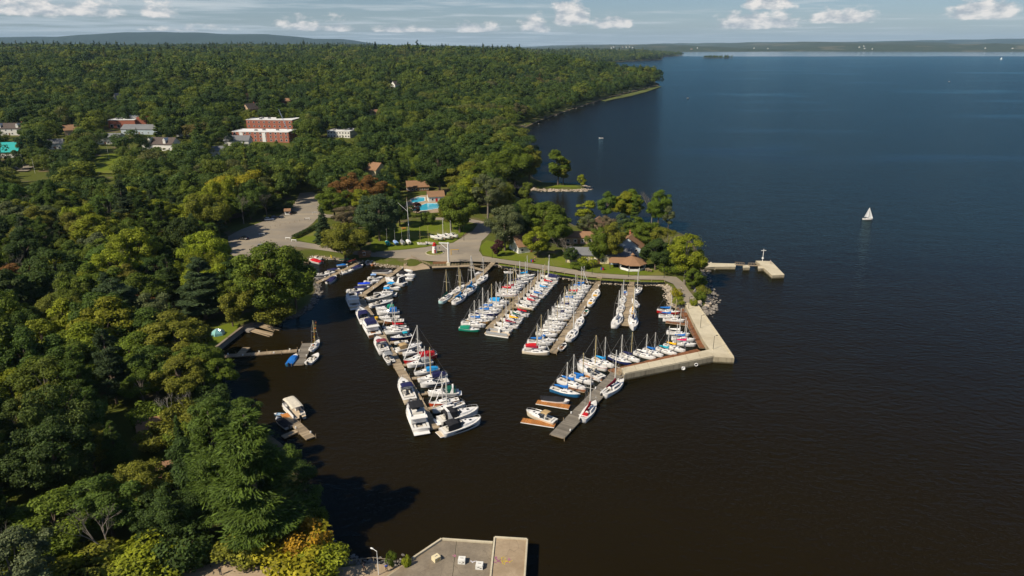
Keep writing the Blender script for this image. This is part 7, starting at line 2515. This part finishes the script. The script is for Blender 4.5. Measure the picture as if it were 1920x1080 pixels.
OPEN = [PARKING, PLAZA, LAWN, POOL_DECK,
        [(690, 500), (600, 500), (540, 462), (545, 440), (600, 415), (615, 400), (700, 410), (730, 405), (762, 400), (760, 360), (765, 328), (806, 328), (812, 345), (835, 360), (850, 400), (900, 405), (960, 372), (1045, 395), (1110, 415), (1320, 450), (1345, 500), (1340, 600), (1250, 600), (900, 500)],
        [(380, 665), (384, 622), (400, 606), (470, 600), (480, 620), (460, 640)],
        [(330, 1100), (335, 1056), (400, 1050), (430, 1018), (450, 1022), (450, 1052), (660, 1055), (780, 1050), (780, 1100)],
        [(298, 812), (300, 780), (330, 775), (334, 806)], [(945, 362), (930, 350), (1010, 330), (1110, 345), (1110, 362)],
        [(176, 335), (178, 292), (232, 285), (236, 320), (215, 340)]]


def scatter(y0, y1, gap, seed, side=0.84, xmax=None):
    """jittered grid of spots on wooded land"""
    r = np.random.default_rng(seed)
    ys_ = np.arange(y0, y1, gap)
    pts = []
    for k, yv in enumerate(ys_):
        xs_ = np.arange(-side * yv - 60, 0.62 * yv if xmax is None else xmax, gap) + (gap / 2 if k % 2 else 0)
        pts.append(np.stack([xs_, np.full(len(xs_), yv)], 1))
    p = np.concatenate(pts)
    p += r.uniform(-.42, .42, p.shape) * gap
    sd = shore_dist(p[:, 0], p[:, 1])
    ok = sd > np.where(p[:, 1] < 330, 1.2, 3.0)
    ok &= ~((p[:, 1] < 93) & (p[:, 0] > -74))
    for poly in OPEN:
        ok &= ~poly_mask(poly, GROUND_Z, p[:, 0], p[:, 1])
    return p[ok], sd[ok]


def clear_of(p, H, rad):
    """leave out spots whose tree would stand in front of a building, or on one, or through another tree"""
    z = land_z(p[:, 0], p[:, 1])
    ok = np.ones(len(p), bool)
    V = np.stack([p[:, 0], p[:, 1], z - CAM_H], 1)
    dd = V @ _F
    px = 960 + FPX * p[:, 0] / dd
    Vt = V + np.array((0, 0, 1.0)) * H[:, None]
    dt = Vt @ _F
    top = 540 - FPX * (Vt @ _U) / dt
    foot = 540 - FPX * (V @ _U) / dd
    hw = rad * FPX / dd
    for x0, y0, x1, y1, dist in KEEP:
        hit = (px + hw * .8 > x0) & (px - hw * .8 < x1) & (top < y1 - 1.5) & (p[:, 1] < dist + 14) & (foot > y0)
        ok &= ~hit
    return ok, z, px, foot, top


pts, sd = scatter(66, 520, 9.3, 11)
r = np.random.default_rng(21)
H = r.choice([10.5, 14.0, 17.0, 20.5], len(pts), p=[.2, .32, .32, .16]) * r.uniform(.88, 1.12, len(pts))
rad = H * r.uniform(.34, .46, len(pts))
ok, zz, px, foot, top = clear_of(pts, H, rad)
near = np.ones(len(pts), bool)
for x, y, rr_ in TREES:
    near &= (pts[:, 0] - x) ** 2 + (pts[:, 1] - y) ** 2 > (0.5 * rr_ + 3.0) ** 2
inview = (px > -40) & (px < 1960) & (top < 1085)
ok &= near
order = np.argsort(pts[:, 1])
chosen, rest = [], []
MAXT = 250
for i in order:
    if not ok[i]:
        continue
    if inview[i] and len(chosen) < MAXT:
        chosen.append(i)
    else:
        rest.append(i)
LAST_Y = pts[chosen[-1]][1]
KN = ['broad'] * 62 + ['open'] * 9 + ['pine'] * 12 + ['spruce'] * 4 + ['bare'] * 4 + ['tall'] * 5 + ['willow'] * 3
CW = [('green', 28), ('deep', 18), ('dark', 12), ('olive', 17), ('lime', 12), ('grey', 7), ('rust', 3)]
CN = [c_ for c_, n_ in CW for _ in range(n_)]
WORDS = {'green': 'mid green', 'deep': 'deep green', 'dark': 'dark green', 'olive': 'olive', 'lime': 'light green', 'grey': 'grey green', 'rust': 'rusty', 'yellow': 'yellowish', 'bluegreen': 'bluish'}
for i in chosen:
    x, y = pts[i]
    kind = rnd.choice(KN)
    c_ = rnd.choice(CN)
    h, wd = float(H[i]), float(rad[i]) * 2.15
    if kind in ('pine', 'spruce'):
        c_ = rnd.choice(['pine', 'bluegreen', 'dark', 'deep'])
        h *= 1.25
        wd = h * (.5 if kind == 'pine' else .36)
    if kind == 'tall':
        wd = h * .42
    if kind == 'bare':
        c_ = 'brown'
        wd = h * .6
    if kind == 'willow':
        c_ = 'lime'
    base = COL[c_]
    j = rnd.uniform(.8, 1.2)
    col_ = tuple(v * j * rnd.uniform(.93, 1.07) for v in base)
    where = 'in woods at lower left' if foot[i] > 720 else 'in woods left of the bay' if foot[i] > 520 else 'in woods left of parking lot' if px[i] < 520 else 'in woods behind the harbour'
    word = {'broad': 'broadleaf tree', 'open': 'thin crowned tree', 'pine': 'pine', 'spruce': 'spruce', 'bare': 'leafless tree', 'tall': 'slender tree', 'willow': 'willow'}[kind]
    tint = {'pine': 'green'}.get(c_, WORDS.get(c_, 'grey'))
    if kind == 'bare':
        lab = 'leafless grey tree %s' % where
    else:
        lab = '%s %s %s %s' % ('tall' if H[i] > 16.5 else 'low' if H[i] < 13.6 else 'medium', tint, word, where)
    plant(kind, x, y, h, wd, col_, lab, word + 's ' + where, z=float(zz[i]))


# the rest of the woods, far beyond counting, grow on points of one object each
def lod_set(name, leaves, size, seed):
    c_ = bpy.data.collections.new(name)
    for k in range(7):
        if k < 5:
            me_, _c = lobed(seed + k, 1.0, (.42, .38, .50, .34, .44)[k], .06, (26, 20, 32, 18, 24)[k], leaves, size, (.18, .42), name='crown', mat=M['foliage_far'])
        elif k == 5:
            me_, _t = pine(seed + k, 1.0, .25, leaves, size * 1.1, z0=.06, gap=.075, plate=.02, droop=.05, mat=M['foliage_far'])
        else:
            me_, _t = pine(seed + k, 1.1, .18, leaves, size * 1.1, z0=.04, gap=.06, plate=.015, droop=.25, shape=1.0, mat=M['foliage_far'])
        o_ = bpy.data.objects.new('crown_%s_%d' % (name, k), me_)
        c_.objects.link(o_)
    return c_


def forest(name, p, z, h, collection, seed):
    r_ = np.random.default_rng(seed)
    n = len(p)
    # stands of taller and lower trees
    k_ = (1 + .20 * np.sin(p[:, 0] * .021 + 1.7 * np.sin(p[:, 1] * .009)) * np.sin(p[:, 1] * .017 + 1.3 * np.sin(p[:, 0] * .011)) + .14 * np.sin(p[:, 0] * .0052 + p[:, 1] * .0037))
    h = h * np.where(p[:, 1] < 1000, np.minimum(k_, 1.0), k_)
    me_ = bpy.data.meshes.new(name)
    me_.vertices.add(n)
    me_.vertices.foreach_set('co', np.stack([p[:, 0], p[:, 1], z - .3], 1).reshape(-1).astype(np.float32))
    idx = r_.choice(7, n, p=[.21, .19, .19, .15, .18, .05, .03]).astype(np.int32)
    a = me_.attributes.new('pick', 'INT', 'POINT')
    a.data.foreach_set('value', idx)
    a = me_.attributes.new('turn', 'FLOAT_VECTOR', 'POINT')
    rot = np.zeros((n, 3), np.float32)
    rot[:, 2] = r_.uniform(0, 6.28, n)
    a.data.foreach_set('vector', rot.reshape(-1))
    a = me_.attributes.new('grow', 'FLOAT_VECTOR', 'POINT')
    wv = h * r_.uniform(.8, 1.35, n)
    a.data.foreach_set('vector', np.stack([wv, wv, h], 1).reshape(-1).astype(np.float32))
    me_.update()
    ng = bpy.data.node_groups.new(name, 'GeometryNodeTree')
    ng.interface.new_socket('Geometry', in_out='INPUT', socket_type='NodeSocketGeometry')
    ng.interface.new_socket('Geometry', in_out='OUTPUT', socket_type='NodeSocketGeometry')
    N_ = ng.nodes
    gi, go = N_.new('NodeGroupInput'), N_.new('NodeGroupOutput')
    ip = N_.new('GeometryNodeInstanceOnPoints')
    ci = N_.new('GeometryNodeCollectionInfo')
    ci.inputs['Collection'].default_value = collection
    ci.inputs['Separate Children'].default_value = True
    ci.inputs['Reset Children'].default_value = True

    def attr(nm, tp):
        q = N_.new('GeometryNodeInputNamedAttribute')
        q.data_type = tp
        q.inputs['Name'].default_value = nm
        return q.outputs['Attribute']
    lk = ng.links.new
    lk(gi.outputs[0], ip.inputs['Points'])
    lk(ci.outputs[0], ip.inputs['Instance'])
    ip.inputs['Pick Instance'].default_value = True
    lk(attr('pick', 'INT'), ip.inputs['Instance Index'])
    er = N_.new('FunctionNodeEulerToRotation')
    lk(attr('turn', 'FLOAT_VECTOR'), er.inputs[0])
    lk(er.outputs[0], ip.inputs['Rotation'])
    lk(attr('grow', 'FLOAT_VECTOR'), ip.inputs['Scale'])
    lk(ip.outputs[0], go.inputs[0])
    o_ = link(name, me_)
    md = o_.modifiers.new('forest', 'NODES')
    md.node_group = ng
    return stuff(o_)


ri = np.array(rest)
p_rest, h_rest = pts[ri], H[ri]
r = np.random.default_rng(33)
pa, _s = scatter(520, 1000, 12.5, 12)
ha = r.uniform(12, 25, len(pa))
oka, za, *_x = clear_of(pa, ha, ha * .4)
P1, H1, Za = np.concatenate([p_rest, pa[oka]]), np.concatenate([h_rest, ha[oka]]), np.concatenate([zz[ri], za[oka]])
forest('forest', P1, Za, H1, lod_set('near', 5000, .036, 700), 1)
pb, _s = scatter(1000, 2200, 18.5, 13)
hb = r.uniform(14, 31, len(pb))
okb, zb, *_x = clear_of(pb, hb, hb * .4)
forest('forest', pb[okb], zb[okb], hb[okb], lod_set('mid', 1800, .055, 720), 2)
pc, _s = scatter(2200, 6500, 24.0, 14, side=.80)
hc_ = r.uniform(17, 33, len(pc))
zc_ = land_z(pc[:, 0], pc[:, 1])
forest('forest', pc, zc_, hc_, lod_set('far', 420, .11, 740), 3)
# wooded islet and marsh grass on the point
ix, iy = at(1345, 108.5)
ip_ = np.stack([r.uniform(-95, 95, 60) + ix, r.uniform(-60, 60, 60) + iy], 1)
isl = MB().lathe([(120, -1), (100, .8), (30, 2.0)], (ix, iy), 16)
structure(isl.build('islet', M['ground']))
forest('forest', ip_, np.full(60, 1.5), r.uniform(9, 15, 60), bpy.data.collections['far'], 4)
sheet('marsh', [(1128, 188), (1160, 180), (1200, 170), (1232, 161), (1240, 162), (1212, 172), (1180, 180.5), (1150, 186), (1136, 189.5)], .5, mottled('reeds', (0.085, 0.10, 0.02), .5, .08, .95), .6)

# ------------------------------------------------------------------ air: thin even haze round everything, sky outside
hz = MB().box((0, 14800, 220), (54000, 30600, 446))
haze = hz.build('haze', None)
hm = bpy.data.materials.new('haze')
hm.use_nodes = True
ht = NT(hm.node_tree)
pv = ht.node('ShaderNodeVolumePrincipled')
pv.inputs['Color'].default_value = (0.50, 0.74, 1.0, 1)
pv.inputs['Density'].default_value = 2.6e-5
pv.inputs['Anisotropy'].default_value = 0.0
ho = ht.node('ShaderNodeOutputMaterial')
ht.t.links.new(pv.outputs[0], ho.inputs['Volume'])
haze.data.materials.append(hm)
stuff(haze)
